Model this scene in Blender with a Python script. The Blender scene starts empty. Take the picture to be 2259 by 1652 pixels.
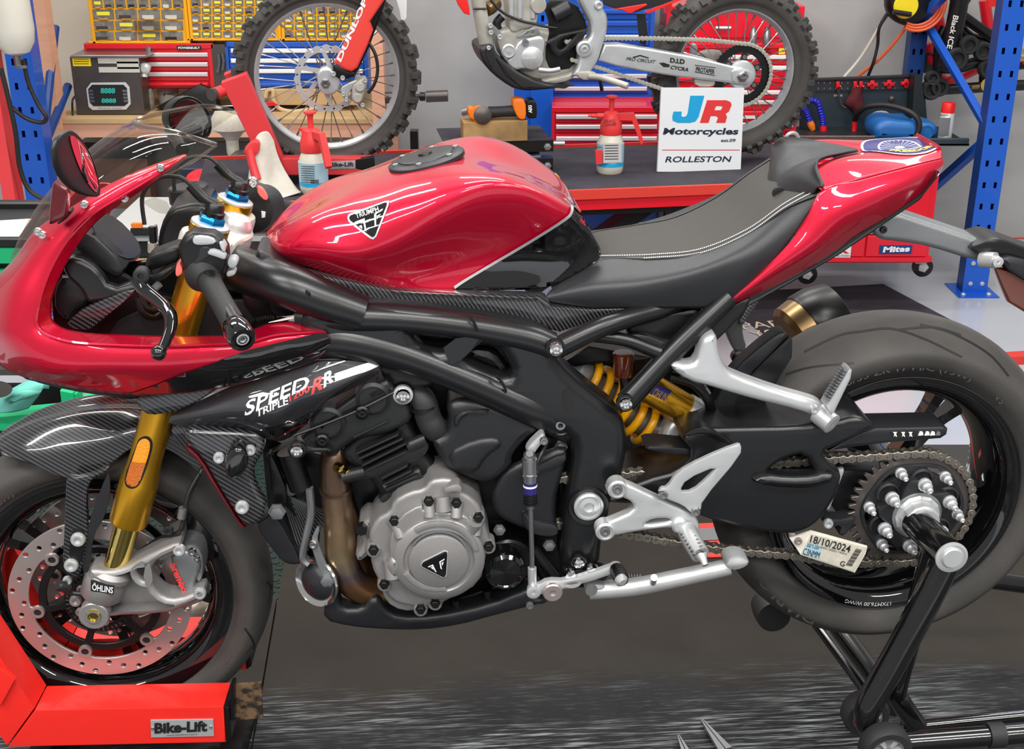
import bpy, bmesh, math, random
from math import sin, cos, pi, radians, atan2, hypot
from mathutils import Vector as V, Matrix
from mathutils.geometry import tessellate_polygon
from mathutils.bvhtree import BVHTree
random.seed(7)
SC = bpy.context.scene
COL = SC.collection
# ---------------------------------------------------------------- camera
FPX, PITCH, CAM = 2800.0, radians(22.3), V((0.0, -2.07, 1.60))
cd = bpy.data.cameras.new('camera'); co = bpy.data.objects.new('camera', cd); COL.objects.link(co)
cd.sensor_width = 36.0; cd.lens = FPX / 2259 * 36; cd.clip_start = .05
co.location = CAM; co.rotation_euler = (pi/2 - PITCH, 0, 0)
SC.camera = co
# ---------------------------------------------------------------- world, lamps, exposure
wd = bpy.data.worlds.new('world'); SC.world = wd; wd.use_nodes = True
wd.node_tree.nodes['Background'].inputs[0].default_value = (1.0, .985, .96, 1)
wd.node_tree.nodes['Background'].inputs[1].default_value = .36
LAMPS = [(-2.6, -4.2, 95), (0, -4.4, 95), (2.6, -4.2, 95), (-1.9, -1.7, 60), (.1, -1.9, 60), (2.0, -1.7, 60), (-2.0, .9, 34), (0.0, .9, 34), (2.0, .9, 34), (-2.1, 2.9, 36), (0, 2.9, 36), (2.2, 2.9, 36)]
for x, y, en in LAMPS:
    ld = bpy.data.lights.new('ceiling_lamp_light', 'AREA'); ld.shape = 'RECTANGLE'
    ld.size = 1.5; ld.size_y = .34; ld.energy = en; ld.color = (1, .98, .95)
    lo = bpy.data.objects.new('ceiling_lamp_light', ld); COL.objects.link(lo)
    lo.location = (x, y, 3.35)
SC.view_settings.view_transform = 'Standard'; SC.view_settings.look = 'None'
SC.view_settings.gamma = 1; SC.view_settings.use_curve_mapping = False
SC.view_settings.exposure = .12

# ---------------------------------------------------------------- frames: a pixel of the photograph seen on an upright plane
class F:
    def __init__(s, x0, y0, yaw):
        s.M = Matrix.Translation((x0, y0, 0)) @ Matrix.Rotation(radians(yaw), 4, 'Z')
        s.I = s.M.inverted(); s.c = s.I @ CAM; s.R = s.I.to_3x3()
    def d(s, u, v):
        U = (u - 1129.5) / FPX; W = (826 - v) / FPX
        return s.R @ V((U, cos(PITCH) + W * sin(PITCH), -sin(PITCH) + W * cos(PITCH)))
    def P(s, u, v, w):
        d = s.d(u, v); return s.c + d * ((w - s.c.y) / d.y)
    def Z(s, u, v, z):
        d = s.d(u, v); return s.c + d * ((z - s.c.z) / d.z)
FR = None; ROOT = None; ROOTS = []
def p(u, v, w=None):
    return FR.P(u, v, w)
# ---------------------------------------------------------------- materials
def lin(c):
    if isinstance(c, str): c = tuple(int(c[i:i+2], 16) for i in (0, 2, 4))
    f = lambda x: x/12.92 if x <= .04045 else ((x+.055)/1.055)**2.4
    return tuple(f(x/255) for x in c) + (1,)
def M(name, col, rough=.5, metal=0, coat=0, bump=None, var=None, alpha=None, emit=0, rv=None, col2=None, spec=None, stretch=None, aniso=0):
    m = bpy.data.materials.new(name); m.use_nodes = True
    nt = m.node_tree; b = nt.nodes['Principled BSDF']; L = nt.links.new
    b.inputs['Base Color'].default_value = lin(col); b.inputs['Roughness'].default_value = rough
    b.inputs['Metallic'].default_value = metal; b.inputs['Coat Weight'].default_value = coat
    b.inputs['Coat Roughness'].default_value = .03
    if spec is not None: b.inputs['Specular IOR Level'].default_value = spec
    if emit: b.inputs['Emission Color'].default_value = lin(col); b.inputs['Emission Strength'].default_value = emit
    tc = nt.nodes.new('ShaderNodeTexCoord'); src = tc.outputs['Object']
    if stretch:
        mp = nt.nodes.new('ShaderNodeMapping'); mp.inputs['Scale'].default_value = stretch; L(src, mp.inputs[0]); src = mp.outputs[0]
    if var:
        n = nt.nodes.new('ShaderNodeTexNoise'); n.inputs['Scale'].default_value = var[0]; n.inputs['Detail'].default_value = 5; L(src, n.inputs['Vector'])
        r = nt.nodes.new('ShaderNodeValToRGB'); r.color_ramp.elements[0].position = .5 - var[2] if len(var) > 2 else .3
        r.color_ramp.elements[1].position = .5 + var[2] if len(var) > 2 else .7
        c1 = lin(col); k = var[1]
        r.color_ramp.elements[0].color = c1; r.color_ramp.elements[1].color = lin(col2) if col2 else tuple(min(1, x * k) for x in c1[:3]) + (1,)
        L(n.outputs[0], r.inputs[0]); L(r.outputs[0], b.inputs['Base Color'])
    if bump:
        n = nt.nodes.new('ShaderNodeTexNoise'); n.inputs['Scale'].default_value = bump[0]; n.inputs['Detail'].default_value = 2; L(src, n.inputs['Vector'])
        bp = nt.nodes.new('ShaderNodeBump'); bp.inputs['Strength'].default_value = bump[1]; bp.inputs['Distance'].default_value = .002
        L(n.outputs[0], bp.inputs['Height']); L(bp.outputs[0], b.inputs['Normal'])
    if rv:
        n = nt.nodes.new('ShaderNodeTexNoise'); n.inputs['Scale'].default_value = rv; n.inputs['Detail'].default_value = 4; L(src, n.inputs['Vector'])
        mr = nt.nodes.new('ShaderNodeMapRange'); mr.inputs['To Min'].default_value = max(.02, rough - .18); mr.inputs['To Max'].default_value = min(1, rough + .18)
        L(n.outputs[0], mr.inputs[0]); L(mr.outputs[0], b.inputs['Roughness'])
    if alpha is not None:
        nt.nodes.remove(b); out = [x for x in nt.nodes if x.type == 'OUTPUT_MATERIAL'][0]
        t = nt.nodes.new('ShaderNodeBsdfTransparent'); t.inputs[0].default_value = lin(col)
        g = nt.nodes.new('ShaderNodeBsdfGlossy'); g.inputs['Roughness'].default_value = rough; g.inputs[0].default_value = (1, 1, 1, 1)
        lw = nt.nodes.new('ShaderNodeLayerWeight'); lw.inputs[0].default_value = .5
        k = math_node(nt, 'ADD', math_node(nt, 'MULTIPLY', math_node(nt, 'POWER', lw.outputs['Facing'], 3.0), alpha), .05)
        mx = nt.nodes.new('ShaderNodeMixShader'); L(k, mx.inputs[0]); L(t.outputs[0], mx.inputs[1]); L(g.outputs[0], mx.inputs[2]); L(mx.outputs[0], out.inputs[0])
    return m
def math_node(nt, op, a, b=None):
    n = nt.nodes.new('ShaderNodeMath'); n.operation = op
    for i, x in enumerate((a, b)):
        if x is None: continue
        if isinstance(x, (int, float)): n.inputs[i].default_value = x
        else: nt.links.new(x, n.inputs[i])
    return n.outputs[0]
def carbon(name, tow=.0024, ang=8):
    m = M(name, '101011', .32, 0, .9); nt = m.node_tree; b = nt.nodes['Principled BSDF']; L = nt.links.new
    tc = nt.nodes.new('ShaderNodeTexCoord'); mp = nt.nodes.new('ShaderNodeMapping'); mp.inputs['Rotation'].default_value = (0, radians(ang), 0); L(tc.outputs['Object'], mp.inputs[0])
    sp = nt.nodes.new('ShaderNodeSeparateXYZ'); L(mp.outputs[0], sp.inputs[0])
    zz = math_node(nt, 'ADD', sp.outputs[2], math_node(nt, 'MULTIPLY', sp.outputs[1], .8))
    a = math_node(nt, 'FLOOR', math_node(nt, 'DIVIDE', sp.outputs[0], tow)); c = math_node(nt, 'FLOOR', math_node(nt, 'DIVIDE', zz, tow))
    k = math_node(nt, 'FLOORED_MODULO', math_node(nt, 'ADD', a, c), 4.0)
    k = math_node(nt, 'LESS_THAN', k, 1.5)
    r = nt.nodes.new('ShaderNodeMix'); r.data_type = 'RGBA'; L(k, r.inputs[0]); r.inputs[6].default_value = lin('08080a'); r.inputs[7].default_value = lin('4a4a4d')
    L(r.outputs[2], b.inputs['Base Color']); b.inputs['Metallic'].default_value = .25
    return m
mt = {}
def mats(**kw):
    for k, v in kw.items():
        a, o = ([x for x in v if not isinstance(x, dict)], [x for x in v if isinstance(x, dict)])
        mt[k] = M(k, *a, **(o[0] if o else {}))
mats(
 red=('c8002f', .36, .5, 1.0, dict(spec=.3)), dkred=('5c0512', .3, .2, .8), black=('0d0d0e', .35), satin=('17181a', .3, .15, 0, dict(bump=(900, .06), spec=.6)),
 plastic=('1a1b1e', .4, 0, 0, dict(bump=(500, .05))), gloss=('0b0b0d', .06, 0, 1.0), greyblk=('202124', .42), rubber=('232324', .62, 0, 0, dict(bump=(300, .15))),
 tyre=('383634', .7, 0, 0, dict(var=(9, 1.6), bump=(220, .2))), tyre2=('3b3a38', .8, 0, 0, dict(var=(14, 1.5), bump=(120, .3))),
 vinyl=('3c3a36', .55, 0, 0, dict(bump=(1400, .35), spec=.35)), vinyl2=('26272a', .45, 0, 0, dict(bump=(700, .15))),
 gold=('dfa62c', .27, .88), goldl=('d9a12a', .22, .9), tin=('d9bf6e', .1, 1.0), bronze=('8d7350', .3, .9),
 alu=('cccecf', .38, .6, 0, dict(rv=30)), alud=('8f9294', .42, .7, 0, dict(bump=(500, .12))), cast=('949291', .42, .55, 0, dict(bump=(700, .12), var=(500, 1.12))), white_alu=('d9d6cd', .4, .35),
 chrome=('dcdcdc', .12, 1.0), steel=('9a9a9c', .3, .9), disc=('bdb1ae', .34, .75), plate=('a8abad', .4, .25), dkdisc=('1b1719', .35, .3),
 engine=('1f2021', .36, .15, 0, dict(bump=(600, .06))), yellow=('ffb300', .35, 0, .4), blue_an=('1f8bd0', .18, .85), amber=('f0940a', .2, 0, .6, dict(bump=(420, 1.0))),
 darkgrey=('343539', .3, .5, .9, dict(bump=(2500, .3))), button=('a2a5a8', .5), salmon=('ef6a60', .5), screen=('0d0908', .15, 0, 0, dict(spec=.3)),
 deck=('302d28', .62, 0, 0, dict(var=(3, .72), rv=8)), chockred=('ee2a22', .42, 0, .15, dict(var=(5, .9))), farred=('d8383e', .45), stand=('0c0c0d', .18, 0, .7), paper=('e8e6df', .8), label=('cfcabb', .6, 0, 0, dict(var=(60, .8))),
 wall=('b3b3b2', .9, 0, 0, dict(var=(3.5, .85), bump=(90, .25))), floor=('b4b8c0', .2, 0, .25, dict(var=(2.2, .93))), wood=('e2a98a', .7, 0, 0, dict(var=(6, .86), stretch=(1, 1, 8))), ply=('c8a878', .75, 0, 0, dict(var=(10, .8))),
 woodend=('b98a5a', .8, 0, 0, dict(var=(30, .5))), shelfback=('c4baaa', .9, 0, 0, dict(var=(2, .85))), blue=('1159c6', .35, .1, .2), blued=('123c82', .4), bluebox=('1b55b8', .35, 0, .3), boxred=('d81426', .35, 0, .3), boxred2=('e0102a', .3, 0, .3), alubar=('cfd3d3', .35, .5), white=('eceeee', .5), cream=('e3dfd0', .6, 0, 0, dict(var=(25, .8))),
 yelbox=('eea80c', .5), drawer=('8b867d', .25, 0, .4, dict(var=(40, .55))), drawlab=('e9e23a', .6), ink=('151515', .6), navy=('14243c', .5), pink=('e8666a', .6), cyan=('14a3dc', .5), signw=('e9edf0', .4), green=('12b475', .45), teal=('6fcbbb', .7, 0, 0, dict(var=(16, .8))), cloth=('b9b4aa', .95, 0, 0, dict(var=(14, 1.25), bump=(60, .6))), mat=('2b2830', .9, 0, 0, dict(var=(16, 1.6), bump=(200, .4))), coin=('22332e', .32), coin2=('343431', .6), orange=('ef7a1c', .45), oilwood=('b8935f', .8, 0, 0, dict(var=(9, .42))), amber2=('b85c06', .2, 0, .6, dict(bump=(420, 1.0))), chainm=('857f76', .34, .75), washer=('27343c', .42), washer2=('1a2024', .5), bluecan=('1f66ad', .4), canred=('e2231c', .35), canw=('cfd2d2', .35, .2), maroon=('5a1c22', .95, 0, 0, dict(bump=(120, .5))), bluehose=('1c1fa8', .3), steelgrey=('5d5754', .35, .6, 0, dict(rv=20)), tape=('c9c6bb', .8, 0, 0, dict(var=(50, .9))), yel=('f2d91c', .5), green7=('2aa39a', .4, 0, 0, dict(emit=.25)), bottle=('d4cfc0', .4, 0, 0, dict(var=(30, .86))), lred=('e23a3a', .4), lblue=('9fc0cf', .5), rust=('6b5138', .8, 0, 0, dict(var=(60, 1, .08), col2='1a1512')), fridge=('d8d6cf', .4), hose=('1a1a1a', .5), cordor=('e2653a', .5), beige=('d8cdb4', .6), dirt=('bcb9af', .55, .25, 0, dict(var=(20, .75))), dalu=('d8dcde', .35, .6, 0, dict(var=(18, .85))), dred=('e8231e', .35, 0, .3), forkred=('e8443c', .4, 0, .2), skid=('202022', .45), tan=('cdb48a', .8), rfloor=('d63a2e', .5), bag=('d9d6c9', .35), purple=('241f66', .4), sticky=('e8d84a', .5))
mt['carbon'] = carbon('carbon'); mt['carbon2'] = carbon('carbon_coarse', .0020, -12)
mt['clear'] = M('clear_screen', 'e9e4dc', .02, alpha=.35); mt['clearbag'] = M('clear_bag', 'f0f0ec', .1, alpha=.35)
mt['mirror'] = M('mirror_glass', 'b8bcc0', .03, 1.0); mt['amberglass'] = M('fluid_amber', '5a2410', .1, 0, .8)
mt['clearedge'] = M('clear_edge', 'e4ddd4', .15, alpha=.9); mt['brownrefl'] = M('brown_reflection', '6a4c3c', .7)
def pipe_mat():      # heat-tinted header: straw, bronze and blue-grey bands where the pipe runs hot
    m = M('heat_tinted_steel', '8d7350', .32, .9); nt = m.node_tree; L = nt.links.new
    tc = nt.nodes.new('ShaderNodeTexCoord'); sp = nt.nodes.new('ShaderNodeSeparateXYZ'); L(tc.outputs['Object'], sp.inputs[0])
    n = nt.nodes.new('ShaderNodeTexNoise'); n.inputs['Scale'].default_value = 25; L(tc.outputs['Object'], n.inputs['Vector'])
    h = math_node(nt, 'ADD', sp.outputs[2], math_node(nt, 'MULTIPLY', n.outputs[0], .06))
    mr = nt.nodes.new('ShaderNodeMapRange'); L(h, mr.inputs[0]); mr.inputs['From Min'].default_value = -.02 + .36; mr.inputs['From Max'].default_value = .26 + .36
    r = nt.nodes.new('ShaderNodeValToRGB'); e = r.color_ramp.elements
    e[0].color = lin('b08c4c'); e[1].color = lin('6a5648'); e[0].position = 0; e[1].position = 1
    for q, c in ((.2, '8a6c48'), (.38, '946a4a'), (.5, '70666a'), (.62, 'b8a07c'), (.8, 'a08468')):
        x = e.new(q); x.color = lin(c)
    L(mr.outputs[0], r.inputs[0]); L(r.outputs[0], nt.nodes['Principled BSDF'].inputs['Base Color']); return m
mt['pipe'] = pipe_mat()
def deck_mat():      # worn rubber deck: brown-grey sheet with a patch of pale dry scratches
    m = M('worn_deck', '4b4741', .62, 0, 0, rv=6, spec=.22); nt = m.node_tree; L = nt.links.new; b = nt.nodes['Principled BSDF']
    tc = nt.nodes.new('ShaderNodeTexCoord')
    def noise(sc, st, det=4):
        mp = nt.nodes.new('ShaderNodeMapping'); mp.inputs['Scale'].default_value = st; L(tc.outputs['Object'], mp.inputs[0])
        n = nt.nodes.new('ShaderNodeTexNoise'); n.inputs['Scale'].default_value = sc; n.inputs['Detail'].default_value = det; L(mp.outputs[0], n.inputs['Vector']); return n.outputs[0]
    sp = nt.nodes.new('ShaderNodeSeparateXYZ'); L(tc.outputs['Object'], sp.inputs[0])
    a = noise(3, (1, 1, 1)); s1 = noise(9, (.7, 12, 1), 6); s2 = noise(24, (.6, 16, 1), 3)
    near = nt.nodes.new('ShaderNodeMapRange'); L(math_node(nt, 'ADD', sp.outputs[1], math_node(nt, 'MULTIPLY', a, .3)), near.inputs[0])
    near.inputs['From Min'].default_value = .33; near.inputs['From Max'].default_value = .21
    k = math_node(nt, 'MULTIPLY', s1, s2)
    def ramp(x, lo, hi):
        r = nt.nodes.new('ShaderNodeMapRange'); L(x, r.inputs[0]); r.inputs['From Min'].default_value = lo; r.inputs['From Max'].default_value = hi; return r.outputs[0]
    k = math_node(nt, 'MULTIPLY', ramp(k, .25, .36), ramp(noise(2.2, (1, 1.6, 1)), .42, .62)); s3 = ramp(noise(40, (.5, 9, 1), 2), .60, .72)
    k = math_node(nt, 'MULTIPLY', math_node(nt, 'ADD', k, math_node(nt, 'MULTIPLY', s3, .22)), near.outputs[0])
    m1 = nt.nodes.new('ShaderNodeMix'); m1.data_type = 'RGBA'; L(a, m1.inputs[0]); m1.inputs[6].default_value = lin('322d26'); m1.inputs[7].default_value = lin('24201b')
    m0 = nt.nodes.new('ShaderNodeMix'); m0.data_type = 'RGBA'; L(near.outputs[0], m0.inputs[0]); L(m1.outputs[2], m0.inputs[6]); m0.inputs[7].default_value = lin('191a1c')
    m2 = nt.nodes.new('ShaderNodeMix'); m2.data_type = 'RGBA'; L(k, m2.inputs[0]); L(m0.outputs[2], m2.inputs[6]); m2.inputs[7].default_value = lin('8c9091')
    L(m2.outputs[2], b.inputs['Base Color']); return m
mt['deckw'] = deck_mat()

# ---------------------------------------------------------------- mesh building
def crv(pts, n, closed=False):
    pts = [V(q) for q in pts]; out = []; m = len(pts)
    if n <= 1 or m < 3: return pts
    for i in range(m if closed else m - 1):
        g = lambda j: pts[j % m] if closed else pts[max(0, min(m-1, j))]
        a, b, c, d = g(i-1), g(i), g(i+1), g(i+2)
        for k in range(n):
            t = k / n
            out.append(.5 * ((2*b) + (c-a)*t + (2*a-5*b+4*c-d)*t*t + (3*b-a-3*c+d)*t**3))
    if not closed: out.append(pts[-1])
    return out
def chaikin(pts, n):
    for _ in range(n):
        o = []
        for i, a in enumerate(pts):
            b = pts[(i+1) % len(pts)]; o += [tuple(.75*x+.25*y for x, y in zip(a, b)), tuple(.25*x+.75*y for x, y in zip(a, b))]
        pts = o
    return pts
class MB:
    def __init__(s): s.v = []; s.f = []
    def add(s, vs, fs):
        n = len(s.v); s.v += [V(q) for q in vs]; s.f += [tuple(i + n for i in f) for f in fs]; return s
    bevelled = False
    def slab(s, pts, w0, w1, bev=0, holes=(), n=2):
        if bev > .0005: s.bevelled = True
        """pts: (x, z) outline; front face at y=w0, back at y=w1, rounded front rim of size bev"""
        sg = 1 if w1 > w0 else -1
        loops = [list(pts)] + [list(h) for h in holes]; fr = []; bk = []
        def area(l): return sum(l[i][0]*l[(i+1) % len(l)][1] - l[(i+1) % len(l)][0]*l[i][1] for i in range(len(l)))
        for k, l in enumerate(loops):
            if (area(l) > 0) != (k == 0): l.reverse()
            m = len(l); nor = []
            for i in range(m):
                a, b, c = l[i-1], l[i], l[(i+1) % m]
                d1 = V((b[0]-a[0], b[1]-a[1])); d2 = V((c[0]-b[0], c[1]-b[1]))
                d1 = d1.normalized() if d1.length > 1e-9 else V((1, 0)); d2 = d2.normalized() if d2.length > 1e-9 else d1
                q = V((-d1.y-d2.y, d1.x+d2.x)); q = q.normalized() if q.length > 1e-6 else V((-d1.y, d1.x))
                nor.append(q * min(1.6, 1 / max(.3, q.dot(V((-d1.y, d1.x))))))
            rings = []
            for j in range((n if bev else 0) + 1):
                an = pi/2 * j / n if bev else 0; ins = bev * (1 - sin(an)); y = w0 + sg * bev * (1 - cos(an))
                rings.append([V((l[i][0] + nor[i].x*ins, y, l[i][1] + nor[i].y*ins)) for i in range(m)])
            rings.append([V((l[i][0], w1, l[i][1])) for i in range(m)])
            b0 = len(s.v)
            for r in rings: s.v += r
            for j in range(len(rings)-1):
                for i in range(m):
                    i2 = (i+1) % m; s.f.append((b0+j*m+i, b0+j*m+i2, b0+(j+1)*m+i2, b0+(j+1)*m+i))
            fr.append([b0 + i for i in range(m)]); bk.append([b0 + (len(rings)-1)*m + i for i in range(m)])
        for grp in (fr, bk):
            if len(grp) == 1 and len(grp[0]) < 5: s.f.append(tuple(grp[0])); continue
            flat = [i for g in grp for i in g]
            for t in tessellate_polygon([[V((s.v[i].x, s.v[i].z, 0)) for i in g] for g in grp]): s.f.append(tuple(flat[i] for i in t))
        return s
    def tube(s, pts, r, seg=10, n=1, cap=True, closed=False, flat=1.0):
        m0 = len(pts); rs = r if isinstance(r, (list, tuple)) else [r] * m0
        q = crv(pts, n, closed)
        if n > 1 and m0 >= 3: rs = [x.x for x in crv([V((x, 0, 0)) for x in rs], n, closed)]
        pts = q; m = len(pts); b0 = len(s.v); up = None
        for i in range(m):
            a = pts[i-1] if (closed or i > 0) else pts[i]; b = pts[(i+1) % m] if (closed or i < m-1) else pts[i]
            t = (b - a).normalized()
            if up is None:
                up = V((0, 1, 0)) if abs(t.y) < .8 else V((0, 0, 1))
            x = up - t * up.dot(t); x = x.normalized() if x.length > 1e-6 else t.orthogonal().normalized(); up = x; y = t.cross(x)
            for k in range(seg):
                an = 2*pi*k/seg; s.v.append(pts[i] + (x*cos(an)*flat + y*sin(an)) * rs[i])
        for i in range(m if closed else m-1):
            for k in range(seg):
                k2 = (k+1) % seg; i2 = (i+1) % m; s.f.append((b0+i*seg+k, b0+i*seg+k2, b0+i2*seg+k2, b0+i2*seg+k))
        if cap and not closed:
            s.f.append(tuple(b0+k for k in reversed(range(seg)))); s.f.append(tuple(b0+(m-1)*seg+k for k in range(seg)))
        return s
    def lathe(s, c, ax, prof, seg=24, closed=False, rot=0):
        """prof: (radius, distance along axis)"""
        c = V(c); ax = V(ax).normalized(); x = ax.orthogonal().normalized(); y = ax.cross(x); b0 = len(s.v); m = len(prof)
        if abs(ax.y) > .99: x = V((1, 0, 0)); y = ax.cross(x)
        for r, h in prof:
            for k in range(seg):
                an = 2*pi*k/seg + rot; s.v.append(c + ax*h + (x*cos(an) + y*sin(an))*max(r, 1e-5))
        for j in range(m if closed else m-1):
            for k in range(seg):
                k2 = (k+1) % seg; j2 = (j+1) % m; s.f.append((b0+j*seg+k, b0+j*seg+k2, b0+j2*seg+k2, b0+j2*seg+k))
        if not closed:
            if prof[0][0] > 1e-4: s.f.append(tuple(b0+k for k in reversed(range(seg))))
            if prof[-1][0] > 1e-4: s.f.append(tuple(b0+(m-1)*seg+k for k in range(seg)))
        return s
    def box(s, a, b, bev=0):
        (x0, y0, z0), (x1, y1, z1) = a, b
        x0, x1 = sorted((x0, x1)); y0, y1 = sorted((y0, y1)); z0, z1 = sorted((z0, z1))
        if bev: return s.slab([(x0, z0), (x1, z0), (x1, z1), (x0, z1)], y0, y1, bev, n=1)
        return s.add([(x, y, z) for z in (z0, z1) for y in (y0, y1) for x in (x0, x1)], [(0, 2, 3, 1), (4, 5, 7, 6), (0, 1, 5, 4), (2, 6, 7, 3), (0, 4, 6, 2), (1, 3, 7, 5)])
    def beam(s, a, b, wd, ht, up=(0, 0, 1)):
        a, b = V(a), V(b); t = (b-a).normalized(); up = V(up); x = t.cross(up).normalized(); y = x.cross(t)
        vs = [q + x*i*wd/2 + y*j*ht/2 for q in (a, b) for i, j in ((-1, -1), (1, -1), (1, 1), (-1, 1))]
        return s.add(vs, [(0, 1, 2, 3), (4, 7, 6, 5), (0, 4, 5, 1), (1, 5, 6, 2), (2, 6, 7, 3), (3, 7, 4, 0)])
    def grid(s, g, nu=6, nv=6):
        rows = [crv(r, nv) for r in g]; cols = [crv([r[j] for r in rows], nu) for j in range(len(rows[0]))]
        a, b = len(cols[0]), len(cols); b0 = len(s.v)
        for i in range(a):
            for j in range(b): s.v.append(cols[j][i])
        for i in range(a-1):
            for j in range(b-1): s.f.append((b0+i*b+j, b0+i*b+j+1, b0+(i+1)*b+j+1, b0+(i+1)*b+j))
        return s
    def loft(s, rings, n=1, cap=True):
        m = len(rings[0]); b0 = len(s.v); cols = [crv([r[k] for r in rings], n) for k in range(m)]; a = len(cols[0])
        for i in range(a):
            for k in range(m): s.v.append(cols[k][i])
        for i in range(a-1):
            for k in range(m):
                k2 = (k+1) % m; s.f.append((b0+i*m+k, b0+i*m+k2, b0+(i+1)*m+k2, b0+(i+1)*m+k))
        if cap: s.f.append(tuple(b0+k for k in range(m))); s.f.append(tuple(b0+(a-1)*m+k for k in range(m)))
        return s
    def ball(s, c, r, seg=12, sc=(1, 1, 1)):
        c = V(c); b0 = len(s.v); rg = seg // 2
        for i in range(rg+1):
            t = pi*i/rg
            for k in range(seg):
                a = 2*pi*k/seg; s.v.append(c + V((sin(t)*cos(a)*sc[0], sin(t)*sin(a)*sc[1], cos(t)*sc[2]))*r)
        for i in range(rg):
            for k in range(seg): s.f.append((b0+i*seg+k, b0+i*seg+(k+1) % seg, b0+(i+1)*seg+(k+1) % seg, b0+(i+1)*seg+k))
        return s
    def mesh(s, name, sharp=38, fix=True):
        me = bpy.data.meshes.new(name); me.from_pydata(s.v, [], s.f)
        bm = bmesh.new(); bm.from_mesh(me); bmesh.ops.remove_doubles(bm, verts=bm.verts, dist=1e-6)
        if fix: bmesh.ops.recalc_face_normals(bm, faces=bm.faces)
        bm.to_mesh(me); bm.free()
        me.polygons.foreach_set('use_smooth', [True]*len(me.polygons)); me.set_sharp_from_angle(angle=radians(sharp)); me.update()
        return me
def obj(name, me, mat, parent=None, loc=None):
    o = bpy.data.objects.new(name, me); COL.objects.link(o)
    if mat is not None and not me.materials: me.materials.append(mt[mat] if isinstance(mat, str) else mat)
    o.parent = parent if parent is not None else ROOT
    if loc is not None: o.location = loc
    return o
def part(name, mb, mat, parent=None, label=None, sharp=38, solid=0, fix=True, kind=None):
    o = obj(name, mb.mesh(name, sharp, fix), mat, parent)
    if label: o['label'] = label
    if kind: o['kind'] = kind
    if solid:
        md = o.modifiers.new('shell', 'SOLIDIFY'); md.thickness = solid; md.offset = 0
    if mb.bevelled:
        md = o.modifiers.new('even', 'WEIGHTED_NORMAL'); md.keep_sharp = True
    return o
def thing(name, label, cat, fr=None, group=None):
    global FR, ROOT
    if fr is not None: FR = fr
    o = bpy.data.objects.new(name, None); COL.objects.link(o); o.empty_display_size = .1
    o['label'] = label; o['category'] = cat
    if group: o['group'] = group
    o.matrix_world = FR.M; ROOT = o; ROOTS.append((o, FR)); return o
def solo(name, mb, mat, label, cat, fr=None, group=None, kind=None, sharp=38):
    """a thing that is a single mesh"""
    global FR, ROOT
    if fr is not None: FR = fr
    me = mb.mesh(name, sharp); lo = [min(v.co[i] for v in me.vertices) for i in range(3)]; hi = [max(v.co[i] for v in me.vertices) for i in range(3)]
    b = V(((lo[0]+hi[0])/2, (lo[1]+hi[1])/2, lo[2])); me.transform(Matrix.Translation(-b))
    o = bpy.data.objects.new(name, me); COL.objects.link(o); me.materials.append(mt[mat]); o.matrix_world = FR.M @ Matrix.Translation(b)
    if label: o['label'] = label
    if cat: o['category'] = cat
    if group: o['group'] = group
    if kind: o['kind'] = kind
    o['b'] = list(b); ROOT = o; return o
def finish():
    for r, fr in ROOTS:
        lo = V((1e9,)*3); hi = -lo
        def walk(o, m):
            for c in o.children:
                mm = m @ c.matrix_local
                if c.type == 'MESH':
                    for q in c.bound_box:
                        w = mm @ V(q)
                        for i in range(3): lo[i] = min(lo[i], w[i]); hi[i] = max(hi[i], w[i])
                walk(c, mm)
        walk(r, Matrix())
        b = V(((lo.x+hi.x)/2, (lo.y+hi.y)/2, lo.z)); r.matrix_world = fr.M @ Matrix.Translation(b)
        for c in r.children: c.location = c.location - b
# ---- pixel-driven shorthands (positions read off the photograph, each on its own real depth plane)
def pl(px, w, ch=0):
    q = [FR.P(u, v, w) for u, v in px]; q = [(a.x, a.z) for a in q]
    return chaikin(q, ch) if ch else q
def S(name, px, w0, w1, mat, bev=.003, ch=0, holes=(), parent=None, label=None, n=2, hch=1, sharp=38):
    return part(name, MB().slab(pl(px, w0, ch), w0, w1, bev, [pl(h, w0, hch) for h in holes], n), mat, parent, label, sharp)
def T(name, px, r, mat, seg=10, n=6, parent=None, label=None, cap=True, flat=1.0):
    return part(name, MB().tube([FR.P(*q) for q in px], r, seg, n, cap, flat=flat), mat, parent, label)
def G(name, g, mat, nu=6, nv=6, full=False, solid=.003, parent=None, label=None, sharp=60):
    g = [[FR.P(*q) if not isinstance(q, V) else q for q in r] for r in g]
    if full: g = [r + [V((q.x, -q.y, q.z)) for q in reversed(r[:-1])] for r in g]
    return part(name, MB().grid(g, nu, nv), mat, parent, label, sharp, solid)
def B(name, u0, v0, u1, v1, w, d, mat, bev=0, parent=None, label=None):
    a = FR.P((u0+u1)/2, v1, w); b = FR.P((u0+u1)/2, v0, w); x0 = FR.P(u0, (v0+v1)/2, w).x; x1 = FR.P(u1, (v0+v1)/2, w).x
    return part(name, MB().box((x0, w, a.z), (x1, w+d, b.z), bev), mat, parent, label)
def boxmb(u0, v0, u1, v1, w, d, bev=0):
    a = FR.P((u0+u1)/2, v1, w); b = FR.P((u0+u1)/2, v0, w); x0 = FR.P(u0, (v0+v1)/2, w).x; x1 = FR.P(u1, (v0+v1)/2, w).x
    return MB().box((x0, w, a.z), (x1, w+d, b.z), bev)
YN = V((0, -1, 0))
def L(name, c, prof, mat, ax=YN, seg=24, parent=None, label=None, rot=0, sharp=38):
    return part(name, MB().lathe(FR.P(*c) if not isinstance(c, V) else c, ax, prof, seg, rot=rot), mat, parent, label, sharp)
BOLTS = {}
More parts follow.
